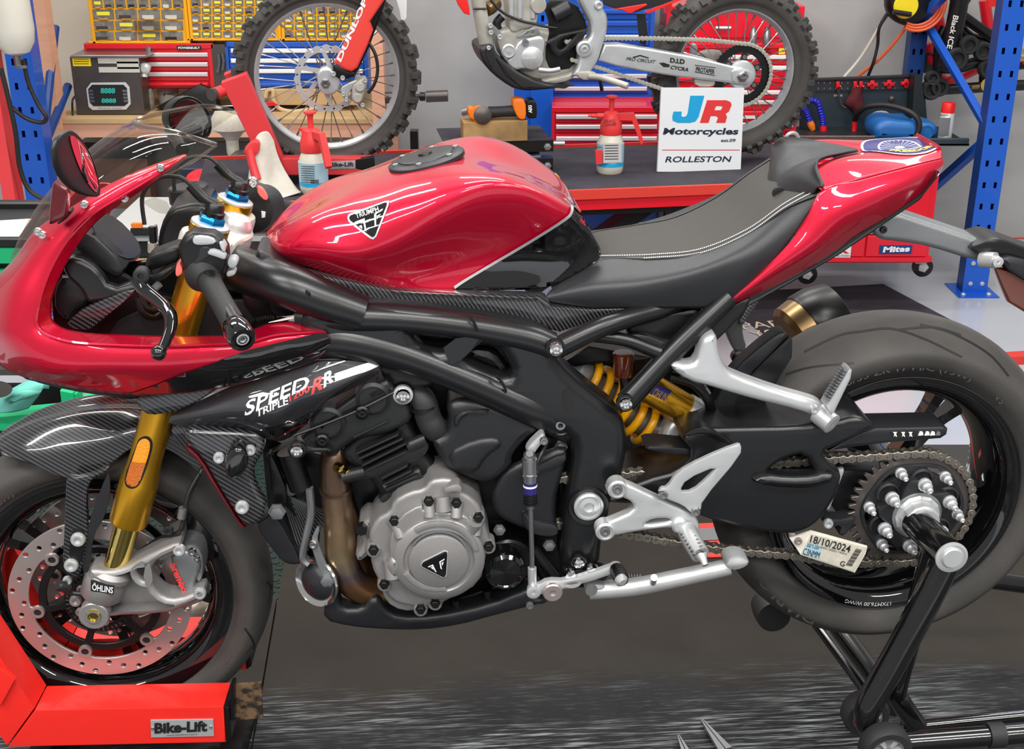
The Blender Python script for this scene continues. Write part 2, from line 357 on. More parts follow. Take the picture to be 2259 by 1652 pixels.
def bolt(u, v, w, r, mat='chrome', parent=None, name='bolt', h=.5, hexa=False):
    """button-head bolt with a socket, facing the near side"""
    key = (round(r, 4), mat, h, hexa)
    if key not in BOLTS:
        m = MB()
        if hexa: m.lathe((0, 0, 0), YN, [(r*1.25, -.004), (r*1.25, .0015), (r, .0015), (r, .0015+r*h), (r*.9, .002+r*h), (0, .002+r*h)], 6)
        else: m.lathe((0, 0, 0), YN, [(r, -.004), (r, r*h*.4), (r*.85, r*h*.9), (r*.5, r*h), (r*.45, r*h*.95), (r*.42, r*h*.2), (0, r*h*.15)], 14)
        me = m.mesh(name); me.materials.append(mt[mat]); BOLTS[key] = me
    return obj(name, BOLTS[key], mat, parent, FR.P(u, v, w) if v is not None else u)
FONTC = {}
def text_mesh(s, bold=.0, spacing=1.0):
    k = (s, bold, spacing)
    if k in FONTC: return FONTC[k]
    c = bpy.data.curves.new('t', 'FONT'); c.body = s; c.size = 1; c.offset = bold; c.space_character = spacing; c.resolution_u = 3
    o = bpy.data.objects.new('t', c); COL.objects.link(o); bpy.context.view_layer.update()
    me = bpy.data.meshes.new_from_object(o.evaluated_get(bpy.context.evaluated_depsgraph_get())); bpy.data.objects.remove(o)
    vs = [v.co.copy() for v in me.vertices]; fs = [tuple(q.vertices) for q in me.polygons]; bpy.data.meshes.remove(me)
    x0 = min(v.x for v in vs); x1 = max(v.x for v in vs); y0 = min(v.y for v in vs); y1 = max(v.y for v in vs)
    vs = [((v.x-x0)/(x1-x0), (v.y-y0)/(y1-y0)) for v in vs]; FONTC[k] = (vs, fs); return FONTC[k]
def X(s, bl, br, tl, w, mat, parent=None, bold=.0, spacing=1.0, name='lettering', th=.0006):
    """flat lettering: baseline from pixel bl to br, top-left corner at pixel tl, on plane w"""
    vs, fs = text_mesh(s, bold, spacing); a, b, c = (FR.P(*q, w) for q in (bl, br, tl))
    return part(name, MB().add([a + (b-a)*x + (c-a)*y + V((0, -th, 0)) for x, y in vs], fs), mat, parent, fix=False)
def drape(name, polys, target, mat, parent=None, off=.0012, step=14, label=None, solid=0):
    """print or panel laid onto a built surface: outline in pixels, carried onto the surface and lifted by off"""
    me = target.data; bvh = BVHTree.FromPolygons([v.co for v in me.vertices], [tuple(q.vertices) for q in me.polygons])
    bm = bmesh.new()
    for vs, fs in polys:
        q = [bm.verts.new((x, y, 0)) for x, y in vs]
        for f in fs:
            try: bm.faces.new([q[i] for i in f])
            except ValueError: pass
    for ax in (0, 1):
        lo = min(v.co[ax] for v in bm.verts); hi = max(v.co[ax] for v in bm.verts); t = lo + step
        while t < hi:
            bmesh.ops.bisect_plane(bm, geom=bm.verts[:] + bm.edges[:] + bm.faces[:], plane_co=(t, 0, 0) if ax == 0 else (0, t, 0), plane_no=(1, 0, 0) if ax == 0 else (0, 1, 0)); t += step
    bmesh.ops.triangulate(bm, faces=bm.faces[:])
    off += max([md.thickness/2 for md in target.modifiers if md.type == 'SOLIDIFY'] or [0])
    miss = []; dep = []
    for v in bm.verts:
        d = FR.d(v.co.x, v.co.y).normalized(); h, nn, ix, ds = bvh.ray_cast(FR.c, d)
        if h is None: miss.append((v, d)); continue
        if nn.dot(d) > 0: nn = -nn
        v.co = h + nn * off; dep.append(ds)
    av = sum(dep)/max(1, len(dep))
    for v, d in miss:
        h, nn, ix, ds = bvh.find_nearest(FR.c + d*av)
        h, nn, ix, ds = bvh.find_nearest(FR.c + d*(h - FR.c).dot(d))
        if nn.dot(d) > 0: nn = -nn
        v.co = h + nn * off
    m = bpy.data.meshes.new(name); bm.to_mesh(m); bm.free()
    m.polygons.foreach_set('use_smooth', [True]*len(m.polygons))
    o = obj(name, m, mat, parent)
    if label: o['label'] = label
    if solid:
        md = o.modifiers.new('shell', 'SOLIDIFY'); md.thickness = solid
    return o
def poly2(px, ch=0):
    q = chaikin(list(px), ch) if ch else list(px); return (q, [tuple(range(len(q)))])
def strip2(px, wd, n=6):
    c = crv([V((u, v, 0)) for u, v in px], n); a = []; b = []
    for i, q in enumerate(c):
        t = (c[min(i+1, len(c)-1)] - c[max(0, i-1)]).normalized(); nn = V((-t.y, t.x, 0)) * wd/2; a.append((q+nn)[:2]); b.append((q-nn)[:2])
    m = len(c); return (a + b, [(i, i+1, m+i+1, m+i) for i in range(m-1)])
def text2(s, bl, br, tl, bold=0, spacing=1.0):
    vs, fs = text_mesh(s, bold, spacing); bl, br, tl = V(bl), V(br), V(tl)
    return ([tuple(bl + (br-bl)*x + (tl-bl)*y) for x, y in vs], fs)
def ring_holes(c, rad, hr, angs, seg=8):
    return [[(c[0] + rad*cos(a) + hr*cos(2*pi*k/seg), c[1] + rad*sin(a) + hr*sin(2*pi*k/seg)) for k in range(seg)] for a in angs]
def circ(c, r, n=48, a0=0): return [(c[0] + r*cos(a0+2*pi*k/n), c[1] + r*sin(a0+2*pi*k/n)) for k in range(n)]
def arc_text(s, c, r, w, a_mid, h, mat, parent, width, flip=False, bold=0, name='lettering', slope=0):
    """moulded letters along a circle in the wheel plane; slope tips the letters back along the sidewall"""
    vs, fs = text_mesh(s, bold); vv = []
    for x, y in vs:
        if flip: rr = r + h/2 - y*h; a = a_mid + (x-.5)*width/r
        else: rr = r - h/2 + y*h; a = a_mid - (x-.5)*width/r
        vv.append((c.x + rr*cos(a), w + slope*(rr-r), c.z + rr*sin(a)))
    return part(name, MB().add(vv, fs), mat, parent, fix=False)
def chain_links(path, w, pitch, parent, mat='steel', sc=1.0, closed=False, n=1):
    """links laid one by one along a path of (x, z)"""
    q = crv([V((x, 0, z)) for x, z in path], n, closed)
    if closed: q.append(q[0])
    mes = []
    for wd, hh in ((.0105, .0078), (.0075, .0078)):
        m = MB(); pr = [(pitch/2 + hh*sc*cos(a), hh*sc*sin(a)) for a in (-1.3, -.6, 0, .6, 1.3)] + [(0, hh*sc*.62)] + [(-pitch/2 - hh*sc*cos(a), hh*sc*sin(a)) for a in (1.3, .6, 0, -.6, -1.3)] + [(0, -hh*sc*.62)]
        for sg in (-1, 1): m.slab(pr, sg*wd*sc*.75, sg*wd*sc*.75 + sg*.0016*sc, 0) if sg > 0 else m.slab(pr, sg*wd*sc*.75 - .0016*sc, sg*wd*sc*.75, .0005*sc, n=1)
        if wd > .009:
            for x in (-pitch/2, pitch/2): m.lathe((x, 0, 0), YN, [(.0028*sc, -wd*sc*.9), (.0028*sc, wd*sc), (.002*sc, wd*sc*1.12), (0, wd*sc*1.12)], 8)
        else:
            for x in (-pitch/2, pitch/2): m.lathe((x, 0, 0), YN, [(.005*sc, -wd*sc*.7), (.005*sc, wd*sc*.7)], 8)
        me = m.mesh('chain_link'); me.materials.append(mt[mat]); mes.append(me)
    d = 0; k = 0; i = 0; cur = q[0]; pts = [cur]
    while i < len(q)-1:
        sgm = q[i+1] - cur
        if sgm.length >= pitch - d: cur = cur + sgm.normalized()*(pitch - d); d = 0; pts.append(cur)
        else: d += sgm.length; cur = q[i+1]; i += 1
    for a, b in zip(pts, pts[1:]):
        o = obj('chain_link', mes[k % 2], None, parent, None); t = b - a; c = (a+b)/2
        o.matrix_local = Matrix.Translation((c.x, w, c.z)) @ Matrix.Rotation(-atan2(t.z, t.x), 4, 'Y'); k += 1
# ================================================================ the setting
W0 = F(0, 0, 0); FR = W0; ZF = -.32; YB = 4.55
def struct(name, mb, mat):
    o = solo(name, mb, mat, None, None, W0, kind='structure'); return o
struct('floor', MB().box((-7, -4.5, ZF-.05), (7, YB, ZF)), 'floor')
struct('wall_back', MB().box((-7, YB, ZF-.05), (7, YB+.1, 3.6)), 'wall')
a_ = p(2150, 528, YB)
struct('baseboard_back', MB().box((-7, YB-.012, a_.z-.018), (7, YB, a_.z+.010)), 'rfloor')
# ---- near lift: rubber deck in two sheets on a red edged platform
BK = F(0, 0, 4.5)
lift = thing('lift_platform', 'low motorcycle lift with worn dark rubber deck under the crimson motorcycle', 'lift platform', BK)
j0, j1 = FR.Z(555, 1640, 0), FR.Z(600, 1400, 0); jx = (j0.x + j1.x)/2
part('deck_sheet', MB().box((jx+.002, -1.6, -.012), (2.6, .98, 0)), 'deckw'); part('deck_sheet', MB().box((-1.9, -1.6, -.012), (jx-.002, .50, 0)), 'deckw')
part('deck_base', MB().box((-1.9, -1.6, -.05), (2.6, .48, -.013)), 'black')
part('deck_rim', MB().box((jx+.1, .982, -.06), (2.6, 1.0, .004)), 'rfloor'); part('lift_base', MB().box((-1.5, -1.2, ZF), (2.2, .40, -.05)), 'black')
q = FR.Z(1585, 1222, 0)
part('side_flap', MB().box((q.x-.03, q.y-.02, .0), (q.x+.035, q.y+.15, .004)), 'rfloor'); part('side_flap', MB().box((q.x-.03, q.y+.06, .004), (q.x+.02, q.y+.12, .006)), 'alud')
# ---- studded rubber mat on the floor behind it
cm = thing('coin_mat', 'studded rubber mat, dark green and black, on the floor behind the near lift', 'mat', W0)
part('mat_sheet', MB().box((-2.6, .62, ZF), (.15, 2.05, ZF+.006)), 'coin'); part('mat_sheet', MB().box((.152, .62, ZF), (2.9, 1.95, ZF+.006)), 'coin2')
sm = MB().lathe((0, 0, 0), (0, 0, 1), [(.0135, 0), (.0135, .0025), (.011, .0025), (.0105, .001), (0, .001)], 10).mesh('stud'); sm.materials.append(mt['coin'])
n = 0; rest = MB()
for i in range(88):
    for j in range(44):
        x = -2.55 + i*.031 + (j % 2)*.0155; y = .64 + j*.032
        v = FR.c - V((x, y, ZF)); u_ = 1129.5 + x/((y+2.07)*cos(PITCH) + 1.92*sin(PITCH))*FPX
        yy = ((y+2.07)*sin(PITCH) - 1.92*cos(PITCH))/((y+2.07)*cos(PITCH) + 1.92*sin(PITCH)); v_ = 826 - yy*FPX
        if 15 < u_ < 160 and 1040 < v_ < 1215 or 130 < u_ < 330 and 1230 < v_ < 1390 or 610 < u_ < 720 and 1180 < v_ < 1300:
            if n < 300: obj('stud', sm, None, cm, (x, y, ZF+.006)); n += 1
        elif -60 < u_ < 900 and v_ > 940:
            rest.add([(x + .013*cos(k*1.047), y + .013*sin(k*1.047), ZF+.008) for k in range(6)], [tuple(range(6))])
part('stud', rest, 'coin', kind='stuff')
# ---- floor mat with lettering, far right
fm = thing('floor_mat', 'dark purple-grey floor mat with pale lettering behind the rear wheel', 'mat', W0)
mq = [FR.Z(u, v, ZF+.005) for u, v in ((2186, 752), (1948, 626), (1560, 648), (1560, 800))]; mq[3] = mq[0] + mq[2] - mq[1]
part('mat_sheet', MB().add([q for q in mq] + [q - V((0, 0, .005)) for q in mq], [(0, 1, 2, 3), (4, 7, 6, 5), (0, 4, 5, 1), (1, 5, 6, 2), (2, 6, 7, 3), (3, 7, 4, 0)]), 'mat')
def ztext(s, bl, br, tl, z, mat, parent, bold=0):
    vs, fs = text_mesh(s, bold); a, b, c = (FR.Z(*q, z) for q in (bl, br, tl)); return part('lettering', MB().add([a + (b-a)*x + (c-a)*y for x, y in vs], fs), mat, parent, fix=False)
ztext('PARTS', (1642, 726), (1790, 716), (1628, 712), ZF+.0065, 'beige', fm); ztext('YOU', (1668, 745), (1760, 738), (1650, 730), ZF+.0065, 'beige', fm)
# ================================================================ wheel chock on the near lift
CK = F(0, -.045, 1.5)
ck = thing('wheel_chock', 'bright red steel wheel clamp holding the front wheel on the near lift', 'wheel chock', CK)
for sg in (0, 1):
    def cs_(name, px, mat, w0=-.145, w1=-.075, bev=.003, holes=()):
        q = pl(px, w0); m = MB().slab(q, w0, w1, bev) if not sg else MB().slab(q, -w1, -w0, bev); return part(name, m, mat)
    cs_('base_beam', [(77, 1566), (493, 1558), (498, 1638), (17, 1648)], 'chockred'); cs_('upright_beam', [(75, 1564), (15, 1646), (-140, 1430), (-70, 1345)], 'chockred')
    cs_('beam_cap', [(494, 1559), (506, 1562), (510, 1630), (499, 1638)], 'black'); cs_('gusset', [(-10, 1465), (33, 1500), (0, 1560), (-20, 1540)], 'chockred', -.155, -.145)
pt = S('nameplate', [(332, 1589), (470, 1587), (472, 1624), (333, 1627)], -.1475, -.145, 'plate', .0006, 0)
X('Bike-Lift', (341, 1618), (457, 1613), (341, 1594), -.1482, 'ink', pt, bold=.045); X('www.bikelifteurope.it', (368, 1624), (436, 1621), (368, 1620), -.1482, 'ink', pt); bolt(337, 1607, -.148, .003, 'chrome', pt); bolt(465, 1604, -.148, .003, 'chrome', pt)
S('clamp_bracket', [(512, 1512), (576, 1506), (580, 1584), (514, 1590)], -.12, -.115, 'rust', .001); S('clamp_bracket', [(508, 1514), (516, 1512), (516, 1590), (508, 1588)], -.14, -.115, 'black', .001)
part('cross_foot', MB().box((-.9, -.13, .001), (-.86, .13, .06)), 'black'); part('cross_foot', MB().box((-.55, -.13, .001), (-.51, .13, .05)), 'black')
# ================================================================ paddock stand under the rear wheel
st = thing('paddock_stand', 'black single-sided paddock stand lifting the rear wheel by its hub', 'paddock stand', BK)
pin = T('stand_pin', [(2022, 1152, -.19), (2098, 1228, -.315)], .0265, 'stand', 28, 1); pd = (p(2098, 1228, -.315) - p(2022, 1152, -.19)).normalized()
part('pin_cap', MB().lathe(p(2098, 1228, -.315), pd, [(.027, 0), (.027, .003), (.0225, .004), (.0215, .002), (.018, .002), (.018, .006), (.016, .008), (0, .008)], 32), 'alu', pin, 'bright alloy end cap')
T('stand_leg', [(2088, 1232, -.27), (2040, 1330, -.285), (1975, 1450, -.30), (1922, 1545, -.315), (1910, 1585, -.32), (1918, 1610, -.32)], [.026, .025, .024, .023, .021, .018], 'stand', 20, 5)
T('stand_leg', [(2062, 1205, -.24), (2030, 1320, -.235), (2000, 1430, -.23), (1978, 1520, -.225), (1985, 1545, -.225), (2025, 1602, -.23)], [.021, .02, .02, .019, .019, .018], 'stand', 18, 5)
T('base_tube', [(1960, 1640, -.30), (2320, 1612, -.30)], .019, 'stand', 18, 1); T('base_tube', [(1990, 1605, -.22), (2320, 1572, -.22)], .012, 'stand', 14, 1); T('base_sleeve', [(2178, 1622, -.30), (2212, 1620, -.30)], .0225, 'rubber', 18, 1)
T('stand_strut', [(1800, 1375, .12), (1870, 1470, -.02), (1935, 1560, -.16)], .011, 'stand', 12, 1); T('stand_strut', [(1850, 1385, .12), (1920, 1480, -.02), (1975, 1560, -.16)], .020, 'stand', 14, 1); T('stand_strut', [(2120, 1272, .12), (2200, 1282, .12), (2330, 1300, .12)], .018, 'stand', 14, 1)
L('far_roller', (1700, 1345, .12), [(.01, -.03), (.034, -.028), (.036, -.01), (.036, .01), (.034, .028), (.01, .03)], 'rubber')
def caster(u, v, w, r, par):
    c = p(u, v, w); t = part('roller_wheel', MB().lathe(c, YN, [(r*.62, -.018), (r*.9, -.018), (r, -.010), (r, .010), (r*.9, .018), (r*.66, .018), (r*.62, .014)], 36, closed=True), 'rubber', par)
    h = part('wheel_hub', MB().lathe(c, YN, [(r*.64, -.012), (r*.66, .016), (r*.58, .016), (r*.56, .010), (r*.25, .010), (r*.25, .016), (r*.14, .017), (r*.12, .024), (0, .024)], 30), 'alud', t)
    for k in range(6):
        a = k*pi/3; S_ = MB().slab([(c.x + r*(q*cos(a) - e*sin(a)), c.z + r*(q*sin(a) + e*cos(a))) for q, e in ((.2, -.05), (.6, -.12), (.6, .12), (.2, .05))], w-.015, w-.009, .001); part('hub_spoke', S_, 'alu', t)
caster(1952, 1648, -.36, .044, st); caster(1908, 1572, -.26, .042, st)
# ---- pliers on the deck
def pliers(nm, tip, end, wd, lab):
    fr_ = BK; t = thing('pliers', lab, 'pliers', fr_, None); a, b = FR.Z(*tip, .012), FR.Z(*end, .012); d = (b-a); L_ = d.length; d.normalize(); n_ = V((-d.y, d.x, 0))
    for s in (-1, 1):
        pr = [a + n_*s*.0008, a + n_*s*.0022, a + d*L_ + n_*s*wd, a + d*L_ + n_*s*.001]
        part('jaw', MB().loft([[q + V((0, 0, -.004)) for q in pr], [q + V((0, 0, .004)) for q in pr]]), 'steel')
    c = a + d*(L_ + .02); part('pivot', MB().lathe(c - V((0, 0, .008)), (0, 0, 1), [(.014, 0), (.014, .012), (.008, .014), (0, .014)], 16), 'steel')
    for s in (-1, 1): part('handle', MB().tube([c + V((0, 0, -.003)), c + d*.05 + n_*s*.018, c + d*.13 + n_*s*.022], .005, 8, 3), 'boxred')
pliers('a', (1547, 1588), (1600, 1655), .014, 'long-nosed steel pliers, the larger pair, on the deck front edge'); pliers('b', (1496, 1624), (1513, 1660), .008, 'small needle-nosed pliers beside the larger pair on the deck')
# ================================================================ the red sports motorcycle on the near lift
BK = F(0, 0, 4.5)
moto = thing('motorcycle', 'crimson sports motorcycle with black frame and gold forks, nearest the camera', 'motorcycle', BK)
c_f = p(207, 1358, -.115); c_f = V((c_f.x, 0, c_f.z)); c_r = p(1973, 1096, -.085); c_r = V((c_r.x, 0, c_r.z))
def at(c, w): return V((c.x, w, c.z))
def tyre_mb(c, r, W, rim, seg=96):
    h = r - rim
    pr = [(rim-.004, -.33*W), (rim+.012, -.37*W), (rim+.3*h, -.46*W), (rim+.52*h, -.5*W), (rim+.66*h, -.475*W), (rim+.82*h, -.37*W), (rim+.93*h, -.22*W), (r, 0)]
    pr = pr + [(a, -b) for a, b in reversed(pr[:-1])]
    pr = [(q.x, q.y) for q in crv([V((a, b, 0)) for a, b in pr], 3)]
    return MB().lathe(c, (0, 1, 0), pr, seg, closed=True)
def rim_mb(c, rim, hw, seg=96):
    pr = [(rim+.010, -hw), (rim+.010, -hw+.004), (rim-.004, -hw+.008), (rim-.016, -hw*.72), (rim-.024, -hw*.3), (rim-.024, hw*.3), (rim-.016, hw*.72), (rim-.004, hw-.008), (rim+.010, hw-.004), (rim+.010, hw),
          (rim-.006, hw), (rim-.022, hw*.8), (rim-.036, hw*.3), (rim-.036, -hw*.3), (rim-.022, -hw*.8), (rim-.006, -hw)]
    return MB().lathe(c, (0, 1, 0), pr, seg, closed=True)
def wheel(nm, c, r, W, rim, hw, nsp, a0, hub):
    t = part(nm, tyre_mb(c, r, W, rim), 'tyre', moto, 'black road tyre with worn grey tread')
    rm = part('wheel_rim', rim_mb(c, rim, hw), 'gloss', moto, sharp=50)
    part('hub', MB().lathe(c, (0, 1, 0), [(hub*.7, -hw*.7), (hub, -hw*.6), (hub, hw*.6), (hub*.7, hw*.7)], 24), 'gloss', rm)
    for k in range(nsp):
        a = a0 + 2*pi*k/nsp
        for s in (-1, 1):
            b = a + s*.13; m = MB()
            m.loft([[c + V((cos(q)*rr + (-sin(q))*e, y, sin(q)*rr + cos(q)*e)) for e, y in ((-ww, -dd), (ww, -dd), (ww, dd), (-ww, dd))] for q, rr, ww, dd in ((a + s*.05, hub*.9, .012, .02), (a + s*.10, (hub+rim)/2, .0085, .014), (b, rim-.028, .011, .02))], 4)
            part('wheel_spoke', m, 'gloss', rm)
    return t, rm
tf, rf_ = wheel('front_tyre', c_f, .300, .122, .222, .048, 5, 1.2, .045)
tr, rr_ = wheel('rear_tyre', c_r, .320, .192, .224, .084, 5, .95, .055)
# tread grooves and moulded lettering
def groove(px, tgt): drape('tread_groove', [strip2(px, 4.5)], tgt, 'ink', tgt, off=.0006, step=10)
for g in ([(1774, 776), (1850, 740), (1900, 731), (1966, 725), (2040, 748), (2122, 788)], [(1733, 826), (1790, 810), (1884, 801)], [(2030, 716), (2100, 735), (2180, 780), (2225, 830)], [(1985, 727), (2060, 722), (2120, 740)]):
    groove(g, tr)
for g in ([(588, 1283), (608, 1305), (613, 1340)], [(540, 1385), (560, 1420), (556, 1455)], [(600, 1240), (612, 1250)]): groove(g, tf)
arc_text('DIABLO', c_r, .279, -.0945, 3.98, .024, 'tyre2', tr, .15, slope=.1, bold=.02)
arc_text('190/55 ZR 17 M/C (75W)', c_r, .252, -.0885, 1.62, .013, 'tyre2', tr, .25, slope=.25)
arc_text('V3', c_r, .252, -.0885, .85, .013, 'tyre2', tr, .02, slope=.25)
arc_text('17XMT6.00 W/WG', c_r, .226, -.0855, 4.60, .008, 'white', rr_, .09)
arc_text('120/70 ZR 17 M/C (58W)', c_f, .246, -.0565, 2.5, .011, 'tyre2', tf, .2, slope=.25)
arc_text('DOT E3 F8 Y125 1521', c_f, .262, -.0607, 5.95, .010, 'tyre2', tf, .17, slope=.1)
# front brake discs
def disc(w, parent, side):
    hs = []
    for k in range(36):
        a = 2*pi*k/36; hs += ring_holes((c_f.x, c_f.z), (.133, .143, .152)[k % 3], .0047, [a])
    tabs = []
    for k in range(96):
        a = 2*pi*k/96; d = min(abs((a - .17 - j*pi/3 + pi) % (2*pi) - pi) for j in range(6)); tabs.append((c_f.x + (.124 - .012*max(0, 1-(d/.1)**2))*cos(a), c_f.z + (.124 - .012*max(0, 1-(d/.1)**2))*sin(a)))
    d = part('brake_disc', MB().slab(circ((c_f.x, c_f.z), .160, 96), w, w+.005, .0006, hs + [tabs], 1), 'disc', moto)
    m = MB().slab(circ((c_f.x, c_f.z), .108, 72), w+.002, w+.008, .001, [circ((c_f.x, c_f.z), .094, 72)], 1)
    for j in range(6):
        a = .17 + j*pi/3; pr = [c_f + V((r*cos(a) - e*sin(a), 0, r*sin(a) + e*cos(a))) for r, e in ((.04, -.014), (.075, -.006), (.117, -.008), (.117, .008), (.075, .006), (.04, .014))]
        m.slab([(q.x, q.z) for q in pr], w+.0015, w+.0085, .001)
    cr = part('disc_carrier', m, 'dkdisc', d)
    for j in range(6):
        a = .17 + j*pi/3; q = V((c_f.x + .113*cos(a), w, c_f.z + .113*sin(a)))
        part('disc_button', MB().lathe(q, YN, [(.0125, -.002), (.0125, .002), (.0115, .004), (.007, .004), (.006, .001), (0, .001)], 20), 'disc', d); part('button_bore', MB().lathe(q + YN*.0022, YN, [(.006, 0), (.006, .0004), (0, .0005)], 16), 'ink', d)
    return d
bd = disc(-.064, moto, 1); disc(.060, moto, -1)
m = MB().slab(circ((c_f.x, c_f.z), .062, 60), -.071, -.069, .0004, [[(c_f.x + r*cos(a+e), c_f.z + r*sin(a+e)) for r, e in ((.053, -.03), (.059, -.03), (.059, .03), (.053, .03))] for a in [2*pi*k/44 for k in range(44)]] + [circ((c_f.x, c_f.z), .047, 60)], 1)
part('speed_sensor_ring', m, 'black', moto)
for j in range(5):
    a = 2.35 + j*2*pi/5; bolt(V((c_f.x+.04*cos(a), -.073, c_f.z+.04*sin(a))), None, 0, .008, 'disc', bd)
# fork
top, low = p(463, 500, -.105), p(283, 1150, -.105); ax = (top - low).normalized()
def fork(sg):
    f = lambda q: V((q.x, q.y*sg, q.z))
    a, b = f(top), f(low); x = V((ax.x, ax.y*sg, ax.z))
    t = part('fork_tube', MB().lathe(b, x, [(.027, -.002), (.0315, 0), (.0325, .004), (.0325, .075), (.0315, .085), (.0280, .115), (.0272, .13), (.0272, (a-b).length - .01)], 32), 'gold', moto, 'gold anodised fork leg')
    part('stanchion', MB().lathe(b - x*.13, x, [(.0215, 0), (.0215, .14)], 28), 'tin', t, 'bright pale gold inner tube')
    return t
fk = fork(-1 if top.y > 0 else 1); fork(-1)
drape('fork_reflector', [poly2([(300, 985), (306, 968), (318, 961), (330, 963), (338, 975), (334, 1000), (312, 1064), (300, 1077), (286, 1078), (276, 1070), (276, 1050)], 2)], fk, 'black', fk, .001, 6)
drape('fork_reflector', [poly2([(302, 990), (308, 972), (320, 965), (330, 970), (332, 985), (325, 1012), (309, 1060), (300, 1073), (285, 1072), (279, 1060)], 2)], fk, 'amber', fk, .0025, 6); drape('fork_reflector', [poly2([(322, 1020), (309, 1060), (300, 1072), (286, 1071), (280, 1060), (292, 1018)])], fk, 'amber2', fk, .0032, 6)
S('fork_foot', [(204, 1257), (240, 1262), (274, 1254), (301, 1240), (334, 1222), (394, 1196), (401, 1211), (347, 1236), (328, 1262), (336, 1297), (360, 1320), (391, 1324), (446, 1303), (452, 1316), (401, 1344), (361, 1357), (240, 1362), (227, 1372), (207, 1379), (190, 1372), (180, 1354), (186, 1330), (190, 1300), (194, 1262)], -.135, -.088, 'cast', .010, 1, [[(304, 1256), (318, 1248), (322, 1262), (324, 1284), (312, 1282), (300, 1268)]], n=3, label='grey cast fork foot with axle clamp')
L('fork_collar', p(247, 1262, -.105), [(.026, -.008), (.036, -.006), (.037, .004), (.030, .012), (.024, .013)], 'cast', ax, 32)
part('fork_collar', MB().lathe(p(226, 1302, -.105), ax, [(.032, -.012), (.0365, -.006), (.0365, .036), (.034, .040)], 32), 'cast', moto)
L('axle_end', (207, 1358, -.137), [(.026, -.02), (.026, .001), (.024, .003), (.0125, .003), (.0118, .006), (.0095, .006), (.009, -.004), (0, -.004)], 'cast', seg=28)
L('axle_nut', (207, 1357, -.139), [(.0125, 0), (.0125, .003), (.0095, .004), (.009, -.006), (0, -.006)], 'tin', seg=24)
X('ÖHLINS', (203, 1301), (249, 1309), (204, 1284), -.1425, 'white', bold=.02)
S('fork_badge', [(200, 1280), (252, 1292), (250, 1312), (200, 1304)], -.1415, -.138, 'greyblk', .001)
bolt(395, 1213, -.13, .011, 'alu'); bolt(441, 1309, -.13, .011, 'alu')
T('fork_bolt_boss', [(350, 1222, -.11), (392, 1204, -.11)], .012, 'cast', 16, 1); T('fork_bolt_boss', [(398, 1328, -.11), (440, 1312, -.11)], .012, 'cast', 16, 1)
# brake caliper
cal = S('brake_caliper', [(374, 1236), (380, 1222), (400, 1212), (425, 1222), (441, 1240), (442, 1262), (428, 1285), (432, 1308), (410, 1328), (398, 1324), (392, 1292), (382, 1262)], -.112, -.04, 'alud', .010, 1, n=3, label='grey radial brake caliper with red lettering')
S('caliper_bridge', [(398, 1208), (418, 1200), (446, 1215), (450, 1262), (440, 1290), (424, 1275), (436, 1250), (424, 1228)], -.10, -.02, 'alud', .006, 1, [[(418, 1255), (430, 1248), (432, 1262), (420, 1268)]], cal)
S('caliper_body', [(385, 1172), (396, 1160), (404, 1165), (404, 1200), (385, 1205), (362, 1195), (360, 1185)], -.09, -.05, 'cast', .005, 1, parent=cal)
bolt(424, 1218, -.115, .007, 'chrome', cal); bolt(434, 1232, -.112, .005, 'chrome', cal); bolt(371, 1170, -.11, .009, 'greyblk', cal)
X('brembo', (374, 1247), (402, 1308), (389, 1240), -.1135, 'lred', cal, bold=.03)
T('brake_hose', [(440, 1045, -.09), (418, 1085, -.1), (410, 1118, -.105), (405, 1150, -.105), (392, 1175, -.105), (350, 1190, -.08), (315, 1212, -.075)], .0045, 'hose', 8)
T('brake_hose', [(446, 1035, -.08), (425, 1078, -.09), (416, 1110, -.1)], .0035, 'steelgrey', 8)
T('brake_hose', [(404, 1120, -.107), (400, 1142, -.107)], .0075, 'alud', 10, 1)
T('sensor_lead', [(132, 1285, -.12), (142, 1302, -.12), (160, 1308, -.11), (186, 1310, -.11)], .0045, 'hose', 8)
L('speed_sensor', (140, 1293, -.118), [(.010, -.01), (.010, .01), (.007, .014), (0, .014)], 'greyblk', (-.5, -.6, .5), 14)
bolt(148, 1281, -.115, .008, 'alu'); bolt(167, 1325, -.1, .011, 'disc')
# mudguard
mg = G('front_mudguard', [[(3, 1003, -.066), (0, 985, -.05), (-6, 972, -.02), (-4, 968, 0)], [(70, 1022, -.080), (55, 985, -.068), (62, 942, -.035), (70, 930, 0)], [(150, 1055, -.086), (140, 990, -.074), (158, 918, -.040), (170, 903, 0)],
     [(232, 1030, -.088), (235, 965, -.076), (254, 906, -.040), (262, 893, 0)], [(292, 990, -.088), (308, 940, -.074), (330, 908, -.040), (340, 898, 0)], [(370, 992, -.086), (388, 955, -.074), (410, 925, -.04), (420, 915, 0)], [(440, 1042, -.082), (462, 1005, -.07), (485, 975, -.04), (492, 965, 0)]], 'carbon', 10, 8, True, .003, label='glossy carbon fibre front mudguard')
S('mudguard_leg', [(146, 1052), (165, 1055), (205, 1047), (240, 1030), (232, 1045), (205, 1055), (193, 1075), (190, 1110), (194, 1170), (192, 1195), (186, 1235), (176, 1268), (160, 1280), (140, 1262), (138, 1225), (143, 1130), (144, 1085)], -.125, -.112, 'carbon', .003, 1, parent=mg)
S('mudguard_inset', [(156, 1165), (185, 1168), (190, 1195), (178, 1250), (150, 1240)], -.127, -.12, 'black', .002, 1, parent=mg)
bolt(172, 1190, -.13, .0125, 'alu', mg); bolt(157, 1247, -.13, .012, 'alu', mg)
